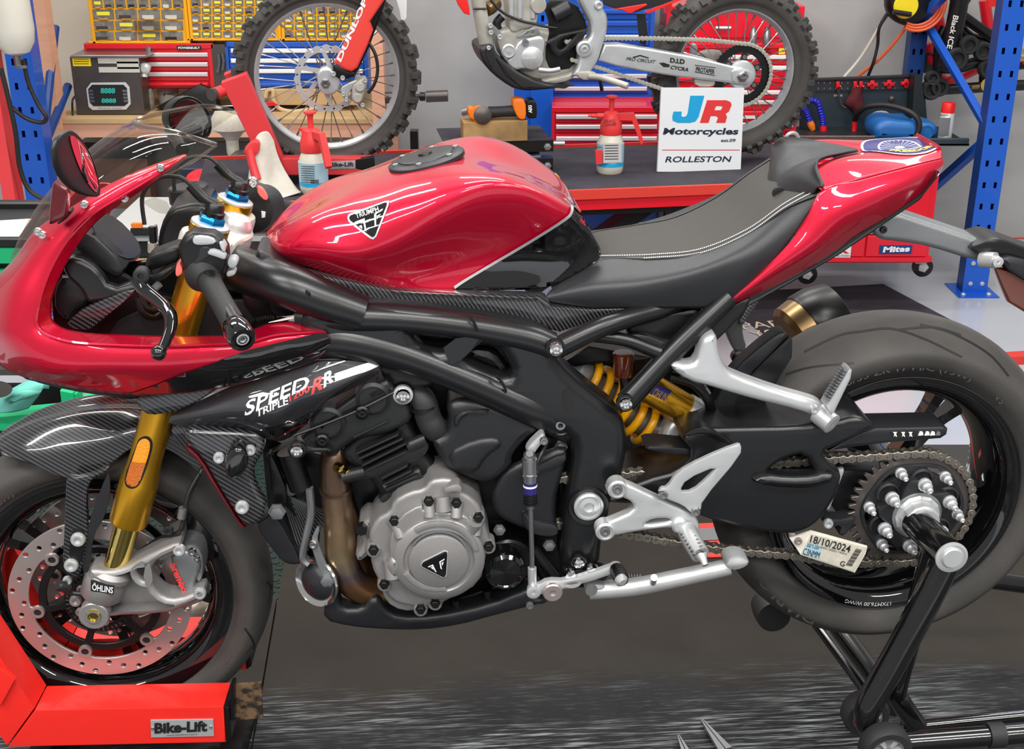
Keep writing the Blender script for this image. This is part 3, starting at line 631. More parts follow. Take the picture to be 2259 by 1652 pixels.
S('disc_cooling_fin', [(236, 1045), (242, 1048), (243, 1092), (230, 1145), (205, 1180), (198, 1262), (178, 1262), (190, 1175), (206, 1120)], -.122, -.118, 'greyblk', .001, 1)
# ---- front cowl
stn = [[(412, 343, -.118), (411, 343, -.122), (410, 342, -.118), (408, 341, -.110)], [(343, 397, -.134), (338, 391, -.146), (328, 381, -.144), (318, 373, -.128)], [(280, 440, -.142), (270, 432, -.158), (252, 420, -.155), (238, 410, -.136)],
 [(216, 484, -.152), (204, 474, -.168), (186, 462, -.164), (168, 452, -.140)], [(165, 548, -.160), (148, 532, -.176), (116, 520, -.166), (84, 505, -.12)], [(132, 608, -.166), (108, 600, -.184), (66, 572, -.165), (30, 575, -.085)],
 [(112, 668, -.168), (85, 668, -.194), (26, 650, -.178), (-26, 640, -.09)], [(120, 712, -.168), (84, 724, -.198), (18, 742, -.190), (-45, 735, -.10)], [(172, 733, -.168), (148, 755, -.207), (95, 812, -.202), (12, 812, -.135)],
 [(265, 739, -.168), (262, 763, -.212), (232, 816, -.214), (128, 848, -.155)], [(355, 742, -.168), (360, 765, -.214), (362, 816, -.217), (275, 869, -.172)], [(450, 742, -.168), (455, 762, -.214), (470, 805, -.217), (420, 864, -.182)],
 [(530, 738, -.168), (545, 756, -.212), (560, 795, -.214), (520, 848, -.186)], [(590, 716, -.163), (605, 741, -.207), (620, 778, -.208), (608, 822, -.187)], [(650, 711, -.163), (665, 735, -.202), (678, 766, -.203), (690, 797, -.183)], [(708, 728, -.170), (718, 733, -.190), (728, 748, -.190), (724, 768, -.182)]]
stn = [[r[0], r[1], r[1], r[2], r[3]] for r in stn]
cowl = G('front_cowl', stn, 'red', 8, 5, False, .003, label='crimson front cowl with a wide side opening', sharp=25)
far = [[(lambda q: V((q.x, -q.y, q.z)))(p(*q)) for q in r] for r in stn[4:]]
G('front_cowl', far, 'red', 8, 5, False, .003, label='crimson far side of the front cowl', sharp=25)
drape('cowl_lower_panel', [poly2([(280, 868), (340, 848), (400, 822), (475, 797), (550, 771), (690, 737), (717, 733), (728, 747), (723, 766), (690, 795), (608, 820), (520, 845), (420, 861), (330, 866)])], cowl, 'gloss', cowl, .0015, 12, 'gloss black lower panel')
for u, v in ((186, 451), (83, 511), (93, 518), (354, 370)): bolt(u, v, -.168 if u < 300 else -.146, .006, 'chrome', cowl)
bolt(275, 438, -.150, .006, 'chrome', cowl)
# wide chin under the cowl
S('cowl_chin', [(48, 822), (100, 842), (200, 862), (280, 870), (340, 862), (480, 848), (470, 862), (300, 885), (240, 878), (140, 855), (60, 842), (45, 832)], -.13, -.03, 'black', .006, 1)
S('cowl_winglet', [(296, 882), (340, 870), (420, 858), (486, 847), (490, 853), (470, 866), (430, 892), (375, 912), (330, 918), (310, 905)], -.155, -.148, 'carbon', .004, 1, label='carbon winglet')
# inner black panels seen through the opening
S('inner_panel', [(112, 648), (128, 600), (160, 560), (205, 512), (262, 600), (330, 640), (420, 670), (560, 690), (640, 706), (600, 738), (520, 752), (360, 752), (240, 748), (140, 740), (116, 712)], -.085, -.075, 'black', .004)
S('inner_panel', [(240, 590), (330, 575), (420, 560), (560, 590), (600, 640), (600, 705), (300, 705)], .0, .012, 'black', .004)
S('inner_panel', [(118, 690), (116, 640), (140, 600), (190, 640), (196, 668), (160, 690), (150, 715)], -.118, -.11, 'plastic', .01, 1)
S('inner_bracket', [(136, 575), (165, 566), (215, 596), (242, 640), (300, 622), (316, 634), (290, 652), (205, 672), (190, 668), (178, 640), (140, 608)], -.13, -.11, 'satin', .008, 1, n=3)
S('air_duct', [(142, 722), (168, 690), (210, 668), (300, 634), (290, 655), (220, 712), (190, 733)], -.135, -.125, 'carbon', .004, 1)
S('inner_panel', [(235, 742), (262, 705), (330, 672), (420, 660), (560, 660), (575, 700), (520, 745)], -.095, -.088, 'greyblk', .004)
T('inner_cable', [(305, 655, -.11), (318, 690, -.11), (345, 695, -.10), (380, 670, -.1)], .007, 'black', 10); T('inner_cable', [(310, 650, -.11), (325, 680, -.11), (350, 682, -.10)], .006, 'black', 10)
# instrument display
A, Bq, Cq, Dq = p(185, 501, -.085), p(276, 587, -.085), p(322, 550, .075), p(234, 460, .075); nn = (Bq-A).cross(Dq-A).normalized(); nn = nn if nn.z > 0 or nn.x > 0 else -nn
def plate(a, b, c, d, n0, n1, ins=0): 
    ce = (a+b+c+d)/4; q = [x + (ce-x).normalized()*ins for x in (a, b, c, d)]; q = [tuple(x) for x in q]; q = chaikin(q, 2); q = [V(x) for x in q]
    return MB().loft([[x + nn*n0 for x in q], [x + nn*n1 for x in q]])
sgn = 1 if nn.dot(FR.c - A) > 0 else -1
dsp = part('display_housing', plate(A + (A-Cq)*.03, Bq + (Bq-Dq)*.03, Cq + (Cq-A)*.03, Dq + (Dq-Bq)*.03, -.045*sgn, .0), 'greyblk', moto)
part('display_screen', plate(A, Bq, Cq, Dq, 0, .003*sgn, .002), 'screen', dsp, 'brown-black glossy display')
S('display_mount', [(152, 518), (186, 502), (276, 588), (268, 612), (245, 612), (168, 556)], -.092, -.05, 'greyblk', .008, 1)
S('display_sticker', [(285, 557), (296, 553), (297, 559), (291, 566), (283, 562)], -.02, -.019, 'white', 0) if False else None
S('air_sensor', [(328, 525), (336, 500), (344, 503), (343, 545), (352, 560), (326, 562)], .02, .04, 'alud', .003, 1)
T('brake_switch', [(335, 500, 0), (338, 535, 0)], .006, 'greyblk', 8, 1); T('brake_switch', [(338, 535, 0), (338, 556, 0)], .009, 'white_alu', 10, 1)
# screen
vg = [[(44, 566, -.062), (34, 568, -.040), (22, 572, 0)], [(104, 512, -.115), (76, 495, -.085), (60, 492, 0)], [(178, 458, -.136), (140, 412, -.105), (110, 418, 0)], [(262, 415, -.136), (222, 352, -.110), (188, 335, 0)],
      [(385, 378, -.136), (330, 306, -.118), (252, 288, 0)], [(478, 320, -.130), (395, 294, -.112), (296, 268, 0)]]
scr = G('windscreen', vg, 'clear', 8, 8, True, 0, label='clear bubble windscreen')
eg = [p(*q) for q in vg[-1]]; eg = eg + [V((q.x, -q.y, q.z)) for q in reversed(eg[:-1])]
part('windscreen_edge', MB().tube(eg, .0040, 8, 8), 'clearedge', scr); part('windscreen_edge', MB().tube([p(*r[0]) for r in vg], .0022, 8, 6), 'clearedge', scr)
# mirrors
def rg(px, w): return [p(u, v, w) for u, v in px]
GL = [(153, 292), (172, 300), (188, 320), (202, 345), (214, 380), (220, 412), (219, 430), (207, 424), (190, 400), (174, 368), (162, 335), (154, 308)]
RM = [(148, 288), (162, 288), (180, 308), (197, 340), (213, 384), (220, 418), (216, 434), (198, 434), (166, 419), (140, 386), (127, 340), (132, 302)]
RB = [(134, 291), (144, 289), (156, 304), (170, 335), (184, 378), (190, 408), (184, 424), (166, 425), (140, 408), (119, 378), (110, 338), (117, 305)]
RL = [(124, 305), (130, 304), (137, 315), (145, 335), (153, 360), (158, 380), (154, 392), (145, 394), (131, 386), (119, 365), (113, 338), (116, 316)]
rw = lambda px, w, k=0: [p(u, v, w + (u - 165)*.0012) for u, v in chaikin(px, 1)]
mh = part('mirror_housing', MB().loft([rw([(u*.9+185*.1, v*.9+360*.1) for u, v in GL], -.272), rw(GL, -.275), rw(RM, -.272), rw(RB, -.258), rw(RL, -.245)], 4), 'plastic', moto, 'black plastic mirror shell', sharp=60)
part('mirror_glass', MB().loft([rw([(u*.93+186*.07-.5, v*.93+360*.07) for u, v in GL], -.278), rw([(u*.93+186*.07-.5, v*.93+360*.07) for u, v in GL], -.274)]), 'mirror', mh)
S('mirror_stalk', [(116, 396), (134, 412), (149, 420), (146, 470), (140, 484), (107, 500), (106, 488), (110, 440)], -.21, -.19, 'dkred', .005, 1, parent=mh, label='dark maroon stalk')
S('mirror_boot', [(140, 470), (152, 462), (158, 470), (142, 488), (120, 500)], -.186, -.165, 'black', .004, 1)
mf = part('mirror_housing', MB().loft([rg(chaikin([(372, 262), (380, 236), (404, 214), (438, 222), (463, 256), (463, 296), (440, 304), (384, 290)], 2), .29), rg(chaikin([(368, 264), (376, 234), (403, 209), (441, 218), (467, 254), (467, 300), (441, 309), (380, 294)], 2), .29), rg(chaikin([(354, 262), (364, 228), (396, 208), (438, 216), (462, 254), (462, 300), (436, 312), (368, 290)], 2), .33)], 3), 'black', moto)
part('mirror_glass', MB().loft([rg(chaikin([(374, 262), (382, 238), (405, 217), (436, 225), (460, 257), (460, 294), (438, 300), (386, 286)], 2), .287), rg(chaikin([(374, 262), (382, 238), (405, 217), (436, 225), (460, 257), (460, 294), (438, 300), (386, 286)], 2), .292)]), 'mirror', mf)
T('mirror_stalk', [(376, 285, .3), (392, 308, .27), (402, 330, .2)], .012, 'black', 10, 4, mf)
# ---- top yoke, fork caps, handlebars
def cap(sg, boot):
    f = lambda q: V((q.x, q.y*sg, q.z)); a = f(top) + (V((.012, 0, -.016)) if sg < 0 else V((0, 0, 0))); x = V((ax.x, ax.y*sg, ax.z))
    part('fork_clamp', MB().lathe(a, x, [(.036, -.055), (.042, -.050), (.042, -.022), (.040, -.016), (.034, -.014)], 32), 'white_alu', moto)
    r = part('fork_cap', MB().lathe(a, x, [(.031, -.018), (.0315, .002), (.0305, .003)], 32), 'goldl', moto, 'gold fork cap ring')
    part('cap_rim', MB().lathe(a, x, [(.0308, .002), (.0305, .006), (.027, .008), (.019, .008)], 32), 'alu', r)
    part('cap_nut', MB().lathe(a, x, [(.0215, .006), (.0215, .017), (.019, .020), (.012, .021)], 6), 'blue_an', r, 'blue anodised hexagon')
    part('cap_sensor', MB().lathe(a, x, [(.0175, .017), (.0175, .026), (.015, .028), (.0145, .036), (.012, .040), (0, .041)], 20), 'black', r)
    e = a + x*.036; part('cap_sensor', MB().tube([e, e + V((-.018, 0, .012)), e + V((-.036, 0, .034))], .009, 10, 4), 'black', r)
    part('sensor_lead', MB().tube([e + V((-.036, 0, .034)), e + V((-.052, 0, .046)), e + V((-.085, .0, .044)), e + V((-.110, 0, .018)), e + V((-.112, 0, -.028))], .0034, 8, 6), 'hose', r)
cap(-1 if top.y > 0 else 1, 0); cap(-1, 1)
topf = V((top.x, -top.y, top.z))
mid = (top + topf)/2 - ax*.035
ex_ = V((ax.z, 0, -ax.x)); yo = [(-.042, -.105), (-.034, -.136), (-.004, -.148), (.03, -.138), (.043, -.108), (.048, -.06), (.060, -.03), (.066, 0)]; yo = yo + [(a, -b) for a, b in reversed(yo[:-1])] + [(-.022, .055), (-.010, 0), (-.022, -.055)]
yo = chaikin(yo, 2); ym = (top + topf)/2; yr = lambda k, h: [ym + ex_*(a*k + .01*(1-k)) + V((0, b*(1-(1-k)*.3), 0)) + ax*h for a, b in yo]
yk = part('top_yoke', MB().loft([yr(.93, -.050), yr(1, -.046), yr(1, -.026), yr(.93, -.022)]), 'white_alu', moto, 'pale silver top yoke')
mid = ym - ax*.024
part('stem_nut', MB().lathe(mid + ex_*.034, ax, [(.027, 0), (.027, .012), (.024, .018), (.022, .022), (.008, .026), (0, .026)], 12), 'alu', moto)
part('stem_collar', MB().lathe(mid + ex_*.034 - ax*.03, ax, [(.02, .035), (.02, .0), (.034, -.004), (.036, -.018), (.03, -.022)], 28), 'black', moto)
def boxpx(name, px, w0, w1, mat, **k): return S(name, px, w0, w1, mat, **k)
S('dash_cover', [(344, 552), (352, 500), (372, 462), (430, 448), (462, 455), (455, 505), (420, 560), (385, 575)], -.05, .06, 'black', .012, 1, n=3)
ft = L('fluid_reservoir', (426, 472, .13), [(.026, -.02), (.028, .0), (.028, .02), (.029, .024)], 'amberglass', (-.1, 0, 1), 28)
part('reservoir_cap', MB().lathe(p(426, 472, .13), (-.1, 0, 1), [(.030, .022), (.035, .023), (.036, .026), (.035, .048), (.032, .051), (0, .052)], 16), 'greyblk', ft)
# far handlebar with its switches
hb = part('handlebar', MB().tube([topf - ax*.07, topf - ax*.07 + V((.03, .1, -.01)), topf - ax*.07 + V((.10, .27, -.03))], .0125, 12, 3), 'black', moto)
part('switch_housing', MB().lathe(p(572, 455, .2), (.3, 1, -.1), [(.02, -.042), (.042, -.038), (.044, -.005), (.036, .0), (.036, .03), (.03, .034)], 28), 'greyblk', hb)
part('handlebar_grip', MB().tube([p(600, 455, .25), p(690, 478, .40)], .0175, 16, 1), 'rubber', hb)
S('throttle_button', [(566, 410), (580, 416), (592, 438), (585, 444), (568, 428)], .13, .14, 'salmon', .002, 1, parent=hb)
bolt(557, 402, .13, .010, 'chrome', hb); S('switch_button', [(576, 466), (586, 468), (585, 480), (577, 482)], .15, .16, 'white', .002, 0, parent=hb)
# near handlebar
hn = part('handlebar', MB().tube([top - ax*.075, p(440, 575, -.18), p(478, 640, -.26), p(520, 715, -.345)], .0115, 12, 3), 'black', moto)
T('handlebar_grip', [(458, 612, -.215), (470, 634, -.245), (494, 676, -.295), (518, 718, -.335)], [.0185, .017, .0165, .0172], 'rubber', 20, 4, hn, 'dark grey rubber grip')
gd = (p(531, 740, -.372) - p(458, 612, -.215)).normalized()
part('grip_flange', MB().lathe(p(452, 604, -.208), gd, [(.018, -.006), (.030, -.004), (.030, .002), (.024, .010), (.019, .022)], 28), 'rubber', hn)
be = part('bar_end', MB().lathe(p(519, 720, -.338), gd, [(.0165, -.004), (.0195, 0), (.0205, .012), (.0200, .034), (.0175, .039), (.0125, .039), (.0115, .034), (.010, .034), (.010, .037), (.005, .038), (.004, .034), (0, .034)], 32), 'gloss', hn)
part('bar_end_screw', MB().lathe(p(519, 720, -.338), gd, [(.0092, .033), (.0092, .0375), (.0045, .0378), (.004, .034), (0, .034)], 16), 'alu', be)
sw = S('switch_housing', [(394, 566), (392, 545), (402, 526), (424, 514), (468, 518), (486, 530), (500, 552), (502, 580), (494, 606), (470, 630), (448, 640), (425, 628), (406, 604)], -.222, -.188, 'black', .010, 0, n=4)
S('switch_seam', [(440, 545), (462, 542), (470, 560), (448, 575), (432, 585), (426, 580), (438, 566)], -.2235, -.22, 'greyblk', .002, 1, parent=sw)
S('switch_button', [(423, 530), (430, 520), (468, 524), (478, 538), (452, 542), (428, 541)], -.226, -.205, 'button', .003, 1, parent=sw)
S('switch_button', [(455, 561), (464, 549), (492, 557), (499, 565), (496, 575), (475, 567)], -.230, -.20, 'button', .003, 1, parent=sw)
S('switch_button', [(500, 574), (516, 570), (524, 578), (522, 588), (512, 594), (502, 588)], -.215, -.19, 'button', .003, 1, parent=sw); S('switch_button', [(498, 600), (514, 594), (520, 600), (518, 608), (500, 613)], -.21, -.19, 'button', .003, 1, parent=sw)
S('switch_button', [(482, 536), (488, 536), (497, 548), (496, 558), (488, 552)], -.227, -.20, 'button', .002, 1, parent=sw)
S('pass_button', [(387, 588), (394, 578), (402, 590), (403, 604), (392, 612), (386, 608)], -.215, -.19, 'salmon', .003, 1, parent=sw)
S('lever_perch', [(318, 588), (325, 565), (350, 556), (392, 540), (398, 556), (392, 578), (350, 590), (320, 594)], -.18, -.14, 'black', .006, 1, parent=hn)
S('lever_perch', [(296, 612), (306, 600), (322, 602), (330, 612), (385, 582), (392, 590), (352, 626), (312, 628)], -.20, -.17, 'black', .005, 1, parent=hn); T('lever_adjuster', [(336, 640, -.2), (352, 626, -.2)], .006, 'alud', 10, 1, hn)
lv = T('clutch_lever', [(300, 616, -.215), (320, 640, -.225), (345, 660, -.245), (366, 680, -.265), (376, 700, -.285), (374, 730, -.31), (362, 762, -.335), (352, 776, -.345)], [.010, .011, .0105, .0105, .0105, .009, .0075, .007], 'gloss', 12, 5, hn)
part('lever_ball', MB().ball(p(350, 778, -.346), .0115, 14), 'gloss', lv); L('lever_pivot', (312, 607, -.222), [(.012, -.01), (.012, .004), (.008, .006), (.005, .006), (.004, .002), (0, .002)], 'greyblk', parent=lv)
L('yoke_bolt', (375, 553, -.14), [(.010, -.005), (.010, .004), (.006, .005), (0, .003)], 'alud', (0, -.8, .6))
# ---- tank
tg = [[(590, 556, -.03), (583, 548, -.028), (580, 536, -.024), (584, 524, -.015), (590, 517, 0)],
 [(630, 574, -.090), (618, 556, -.104), (616, 530, -.098), (628, 498, -.068), (650, 474, 0)], [(700, 594, -.118), (690, 565, -.138), (690, 528, -.138), (708, 468, -.105), (740, 424, 0)],
 [(790, 619, -.127), (785, 582, -.152), (790, 540, -.162), (806, 455, -.128), (840, 382, 0)], [(870, 634, -.124), (866, 596, -.136), (878, 520, -.168), (900, 425, -.138), (932, 352, 0)],
 [(950, 638, -.120), (952, 590, -.122), (968, 474, -.172), (992, 396, -.142), (1018, 343, 0)], [(1040, 639, -.116), (1048, 570, -.116), (1064, 436, -.170), (1082, 385, -.142), (1096, 358, 0)],
 [(1120, 639, -.112), (1132, 560, -.112), (1154, 436, -.160), (1160, 402, -.134), (1168, 382, 0)], [(1200, 634, -.107), (1216, 560, -.110), (1228, 466, -.142), (1230, 436, -.118), (1232, 420, 0)],
 [(1262, 606, -.10), (1284, 548, -.104), (1280, 488, -.118), (1274, 468, -.096), (1270, 458, 0)], [(1316, 574, -.088), (1324, 560, -.090), (1318, 538, -.090), (1306, 520, -.074), (1294, 506, 0)]]
tank = G('fuel_tank', tg, 'red', 10, 10, True, 0, label='crimson fuel tank with a dark rear corner', sharp=80)
drape('tank_rear_panel', [poly2([(1000, 640), (1030, 618), (1090, 582), (1180, 528), (1244, 488), (1262, 472), (1270, 440), (1310, 468), (1335, 510), (1350, 570), (1335, 600), (1262, 628), (1202, 652), (1100, 650)])], tank, 'gloss', tank, .0022, 12, 'gloss black rear corner')
drape('tank_pinstripe', [strip2([(1002, 634), (1030, 615), (1090, 578), (1180, 524), (1242, 484), (1257, 470), (1259, 455)], 6)], tank, 'alu', tank, .0032, 8, 'silver pinstripe')
tri = [(769, 480), (771, 475), (850, 447), (857, 446), (856, 453), (829, 520), (824, 525), (819, 523), (771, 487)]
drape('tank_badge', [poly2([(767, 482), (769, 474), (850, 445), (859, 444), (858, 454), (831, 521), (824, 528), (817, 526), (770, 490)])], tank, 'alu', tank, .0016, 6, 'silver-rimmed black triangular badge')
drape('tank_badge', [poly2([(771, 482), (774, 477), (850, 449), (855, 449), (854, 454), (828, 519), (823, 523), (818, 521), (774, 488)])], tank, 'gloss', tank, .0024, 6)
drape('lettering', [text2('TRIUMPH', (788, 484), (838, 468), (785, 474), .008)], tank, 'white', tank, .0034, 5)
bd_ = [poly2(q) for q in ([(782, 496), (785, 491), (806, 483), (810, 511), (806, 507), (803, 490), (784, 498)], [(793, 500), (800, 497), (801, 506)], [(827, 472), (847, 462), (845, 467), (832, 474), (831, 498), (828, 500)], [(833, 478), (842, 473), (834, 484)])]
drape('badge_mark', bd_, tank, 'white', tank, .0034, 5)
fc = p(940, 349, 0); fx = (p(1000, 335, 0) - p(870, 366, 0)).normalized(); fn = V((-fx.z, 0, fx.x)); fn = fn if fn.z > 0 else -fn
fcap = part('fuel_cap', MB().lathe(fc - fn*.006, fn, [(.064, 0), (.064, .006), (.060, .009), (.046, .009), (.045, .011), (.040, .0125), (0, .013)], 40), 'greyblk', tank)
for k in range(6): part('bolt', MB().lathe(fc + fn*.002 + (fx*cos(k*pi/3+.3) + V((0, 1, 0))*sin(k*pi/3+.3))*.053, fn, [(.005, 0), (.005, .004), (.002, .005), (0, .003)], 10), 'alud', fcap)
part('cap_latch', MB().lathe(fc + fn*.007, fn, [(.012, 0), (.011, .003), (0, .004)], 20), 'black', fcap)
# trim under the tank
S('tank_front_rubber', [(560, 577), (566, 552), (584, 556), (640, 590), (700, 606), (690, 612), (672, 622), (620, 598), (580, 588)], -.13, -.05, 'plastic', .008, 1)
S('side_trim', [(668, 602), (720, 610), (800, 627), (870, 641), (950, 646), (1100, 652), (1188, 655), (1196, 654), (1210, 662), (1216, 676), (1300, 682), (1394, 679), (1370, 690), (1236, 734), (1205, 728), (1150, 715), (1040, 690), (940, 682), (860, 676), (780, 656), (700, 630), (662, 614)], -.142, -.115, 'carbon2', .005, 0, label='carbon fibre side trim')
S('trim_edge', [(1180, 655), (1196, 654), (1212, 666), (1210, 684), (1196, 672)], -.147, -.14, 'carbon', .002)
S('trim_lip', [(860, 640), (950, 646), (1100, 652), (1190, 656), (1186, 662), (1100, 659), (950, 652), (870, 648)], -.146, -.14, 'carbon', .002)
# ---- frame
S('frame', [(655, 690), (700, 678), (776, 673), (907, 680), (1039, 699), (1152, 716), (1206, 734), (1226, 752), (1224, 786), (1262, 832), (1320, 878), (1376, 922), (1389, 982), (1376, 1060), (1352, 1100), (1345, 1150), (1331, 1190), (1324, 1264), (1236, 1264), (1240, 1190), (1246, 1130), (1258, 1060), (1266, 1000), (1254, 966), (1204, 944), (1158, 921), (1065, 878), (972, 843), (900, 816), (839, 802), (760, 796), (700, 797), (660, 782)],
  -.185, -.12, 'satin', .022, 1, [[(905, 735), (955, 743), (1021, 747), (1010, 762), (994, 775), (964, 778), (925, 765)], [(1012, 778), (1020, 772), (1094, 768), (1112, 790), (1131, 824), (1120, 838), (1077, 824), (1030, 800)]], n=4, label='satin black aluminium frame spar')
S('frame_backing', [(890, 720), (1150, 745), (1140, 850), (990, 800)], -.125, -.12, 'greyblk', 0)
S('frame_hump', [(1040, 768), (1092, 774), (1122, 812), (1118, 822), (1070, 806), (1020, 784)], -.15, -.12, 'plastic', .012, 1)
T('frame_tube', [(520, 590, -.07), (575, 610, -.12), (640, 632, -.155), (720, 664, -.165), (800, 692, -.165)], [.038, .036, .035, .033, .03], 'satin', 20, 6)
T('frame_tube', [(670, 752, -.15), (750, 748, -.16), (850, 770, -.165), (950, 804, -.165), (1080, 858, -.165), (1190, 908, -.16), (1290, 955, -.13)], [.032, .032, .029, .027, .028, .03, .03], 'satin', 20, 6)
T('frame_tube', [(660, 700, -.15), (760, 700, -.165), (900, 706, -.165), (1040, 722, -.165), (1160, 744, -.165), (1215, 764, -.165)], [.024, .025, .023, .023, .025, .024], 'satin', 20, 6)
L('steering_head', p(548, 640, 0), [(.05, -.06), (.052, .05), (.045, .055)], 'black', ax, 28)
S('head_gusset', [(588, 655), (650, 664), (672, 690), (640, 700), (600, 700)], -.11, -.10, 'greyblk', .006, 1)
S('head_gusset', [(520, 600), (570, 612), (620, 700), (600, 720), (540, 700)], -.10, -.05, 'black', .01, 1)
S('warning_label', [(592, 712), (640, 700), (662, 690), (664, 700), (620, 708)], -.168, -.165, 'paper', 0)
def weld(px, k=9, r=.0042, mat='satin'):
    q = crv([p(*x) for x in px], 12); m = MB()
    st = max(1, len(q)//k)
    for i in range(0, len(q), st): m.ball(q[i], r, 8, (.55, .8, 1))
    part('weld_bead', m, mat)
weld([(556, 606, -.13), (580, 598, -.15), (612, 606, -.17)], 14); weld([(1038, 700, -.19), (1046, 712, -.194), (1052, 726, -.19)], 6); weld([(1096, 830, -.195), (1108, 845, -.198), (1116, 862, -.19)], 6); weld([(674, 642, -.19), (680, 646, -.196), (686, 652, -.19)], 4); weld([(568, 705, -.14), (585, 700, -.15), (602, 700, -.15)], 6)
S('frame_hole', [(1240, 876), (1246, 862), (1254, 858), (1264, 864), (1267, 880), (1264, 900), (1256, 910), (1246, 904)], -.1865, -.18, 'ink', 0, 1)
for u, v, r in ((1226, 769, .012), (889, 872, .0125), (1380, 890, .0115), (655, 993, .0115), (1277, 1241, .0105)):
    wb = {889: -.165, 655: -.19}.get(u, -.198); L('bolt_seat', (u, v, wb), [(r*1.3, -.008), (r*1.3, 0), (r, .001)], 'alu' if u == 889 else 'black'); b_ = bolt(u, v, wb-.001, r, 'chrome', h=.7)
L('pivot_boss', (1298, 1115, -.185), [(.032, -.02), (.036, .0), (.034, .005), (.029, .004), (.026, .002)], 'satin'); pv = L('pivot_nut', (1298, 1115, -.188), [(.025, 0), (.025, .006), (.021, .008), (.020, .004), (.017, .004), (.016, .007), (.009, .008), (.008, .003), (0, .003)], 'alu', seg=32)
L('frame_boss', (1238, 938, -.175), [(.020, -.03), (.022, 0), (.016, .004), (.013, .001)], 'satin'); bolt(1236, 937, -.18, .0095, 'steel')
S('engine_mount', [(832, 800), (900, 816), (968, 844), (955, 852), (905, 872), (880, 878), (868, 860), (850, 852)], -.15, -.12, 'black', .008, 1)
# subframe
T('subframe_tube', [(1228, 768, -.175), (1340, 716, -.165), (1450, 684, -.13), (1520, 655, -.11)], [.0175, .0165, .016, .015], 'satin', 16, 5)
T('subframe_tube', [(1380, 888, -.175), (1450, 812, -.165), (1520, 740, -.155), (1610, 655, -.14)], [.019, .0175, .0175, .016], 'satin', 16, 5)
T('subframe_tube', [(1300, 738, -.155), (1380, 750, -.155), (1440, 772, -.155), (1485, 788, -.155)], [.012, .011, .012, .014], 'satin', 14, 5)
S('subframe_plate', [(1376, 738), (1400, 716), (1520, 682), (1560, 682), (1500, 752), (1475, 762)], -.13, -.12, 'black', .006, 1)
S('subframe_gusset', [(1376, 738), (1420, 735), (1475, 758), (1500, 745), (1532, 700), (1560, 690), (1500, 770), (1470, 790), (1400, 760)], -.145, -.13, 'satin', .008, 1)
S('subframe_rail', [(1480, 800), (1590, 690), (1650, 655), (1660, 660), (1640, 700), (1500, 830)], -.13, -.10, 'black', .006, 1)
S('undertray', [(1240, 800), (1300, 765), (1440, 790), (1400, 800), (1330, 800), (1250, 812)], -.06, .06, 'black', .004)
S('tool_tray', [(1560, 705), (1590, 683), (1594, 690), (1562, 712)], -.145, -.14, 'greyblk', 0)
# ---- seat
def ctr(u, v, w, dz=.004): q = p(u, v, w); return V((q.x, 0, q.z + dz))
sg = [((1210, 664, -.128), (1205, 654, -.126), (1218, 638, -.112), .0), ((1300, 678, -.138), (1296, 632, -.142), (1326, 572, -.078), .002), ((1400, 679, -.142), (1405, 626, -.150), (1440, 569, -.098), .003),
      ((1480, 679, -.143), (1515, 606, -.157), (1545, 557, -.108), .003), ((1546, 680, -.142), (1602, 582, -.158), (1648, 514, -.114), .003), ((1582, 680, -.140), (1672, 566, -.154), (1734, 455, -.116), .002), ((1604, 678, -.134), (1722, 558, -.142), (1814, 422, -.132), .0)]
gt_ = [[p(*c), p(*c), ctr(*c, d)] for a, b, c, d in sg]; gs_ = [[p(*a), p(*b), p(*c)] for a, b, c, d in sg]
seat = G('seat', gt_, 'vinyl', 10, 8, True, 0, label='black textured rider seat with white stitching', sharp=70)
G('seat_skirt', gs_, 'vinyl2', 10, 8, False, .002, seat, 'smooth black side skirt'); G('seat_skirt', [[V((q.x, -q.y, q.z)) for q in r] for r in gs_], 'vinyl2', 8, 6, False, .002, seat)
for off in (0, 9):
    st = crv([V((1326, 566 + off, 0)), V((1440, 563+off, 0)), V((1545, 551+off, 0)), V((1648, 508+off, 0)), V((1732, 450+off, 0)), V((1797, 415+off, 0))], 24)
    pol = []
    for a, b in zip(st[::1], st[1:]):
        e = a + (b-a)*.6; t = (b-a).normalized(); nn_ = V((-t.y, t.x, 0))*.9; pol.append(([tuple((a+nn_)[:2]), tuple((e+nn_)[:2]), tuple((e-nn_)[:2]), tuple((a-nn_)[:2])], [(0, 1, 2, 3)]))
    s_ = drape('stitching', pol, seat, 'white', seat, .002, 30); s_['kind'] = 'stuff'
# hump and tail
tl = G('tail_side_panel', [[(1588, 678, -.135), (1588, 680, -.135), (1587, 681, -.13)], [(1688, 592, -.143), (1694, 608, -.148), (1702, 632, -.118)], [(1768, 502, -.148), (1788, 545, -.160), (1812, 572, -.115)], [(1812, 421, -.142), (1856, 480, -.158), (1888, 518, -.110)],
  [(1900, 397, -.127), (1934, 440, -.138), (1966, 472, -.10)], [(2000, 371, -.102), (2016, 400, -.112), (2036, 424, -.08)], [(2080, 351, -.07), (2080, 362, -.072), (2072, 380, -.06)]], 'red', 8, 8, False, .004, label='crimson tail side panel')
tu = G('tail_top', [[(1814, 417, -.142), (1800, 374, -.096), (1832, 354, -.04), (1842, 349, 0)], [(1900, 395, -.126), (1872, 354, -.078), (1884, 342, -.03), (1892, 338, 0)], [(2000, 369, -.102), (1986, 348, -.066), (1984, 333, -.03), (1984, 330, 0)], [(2079, 349, -.07), (2076, 332, -.048), (2066, 325, -.02), (2062, 323, 0)]], 'red', 10, 8, True, .003, label='crimson tail hump')
for a_ in (tl, tu): a_
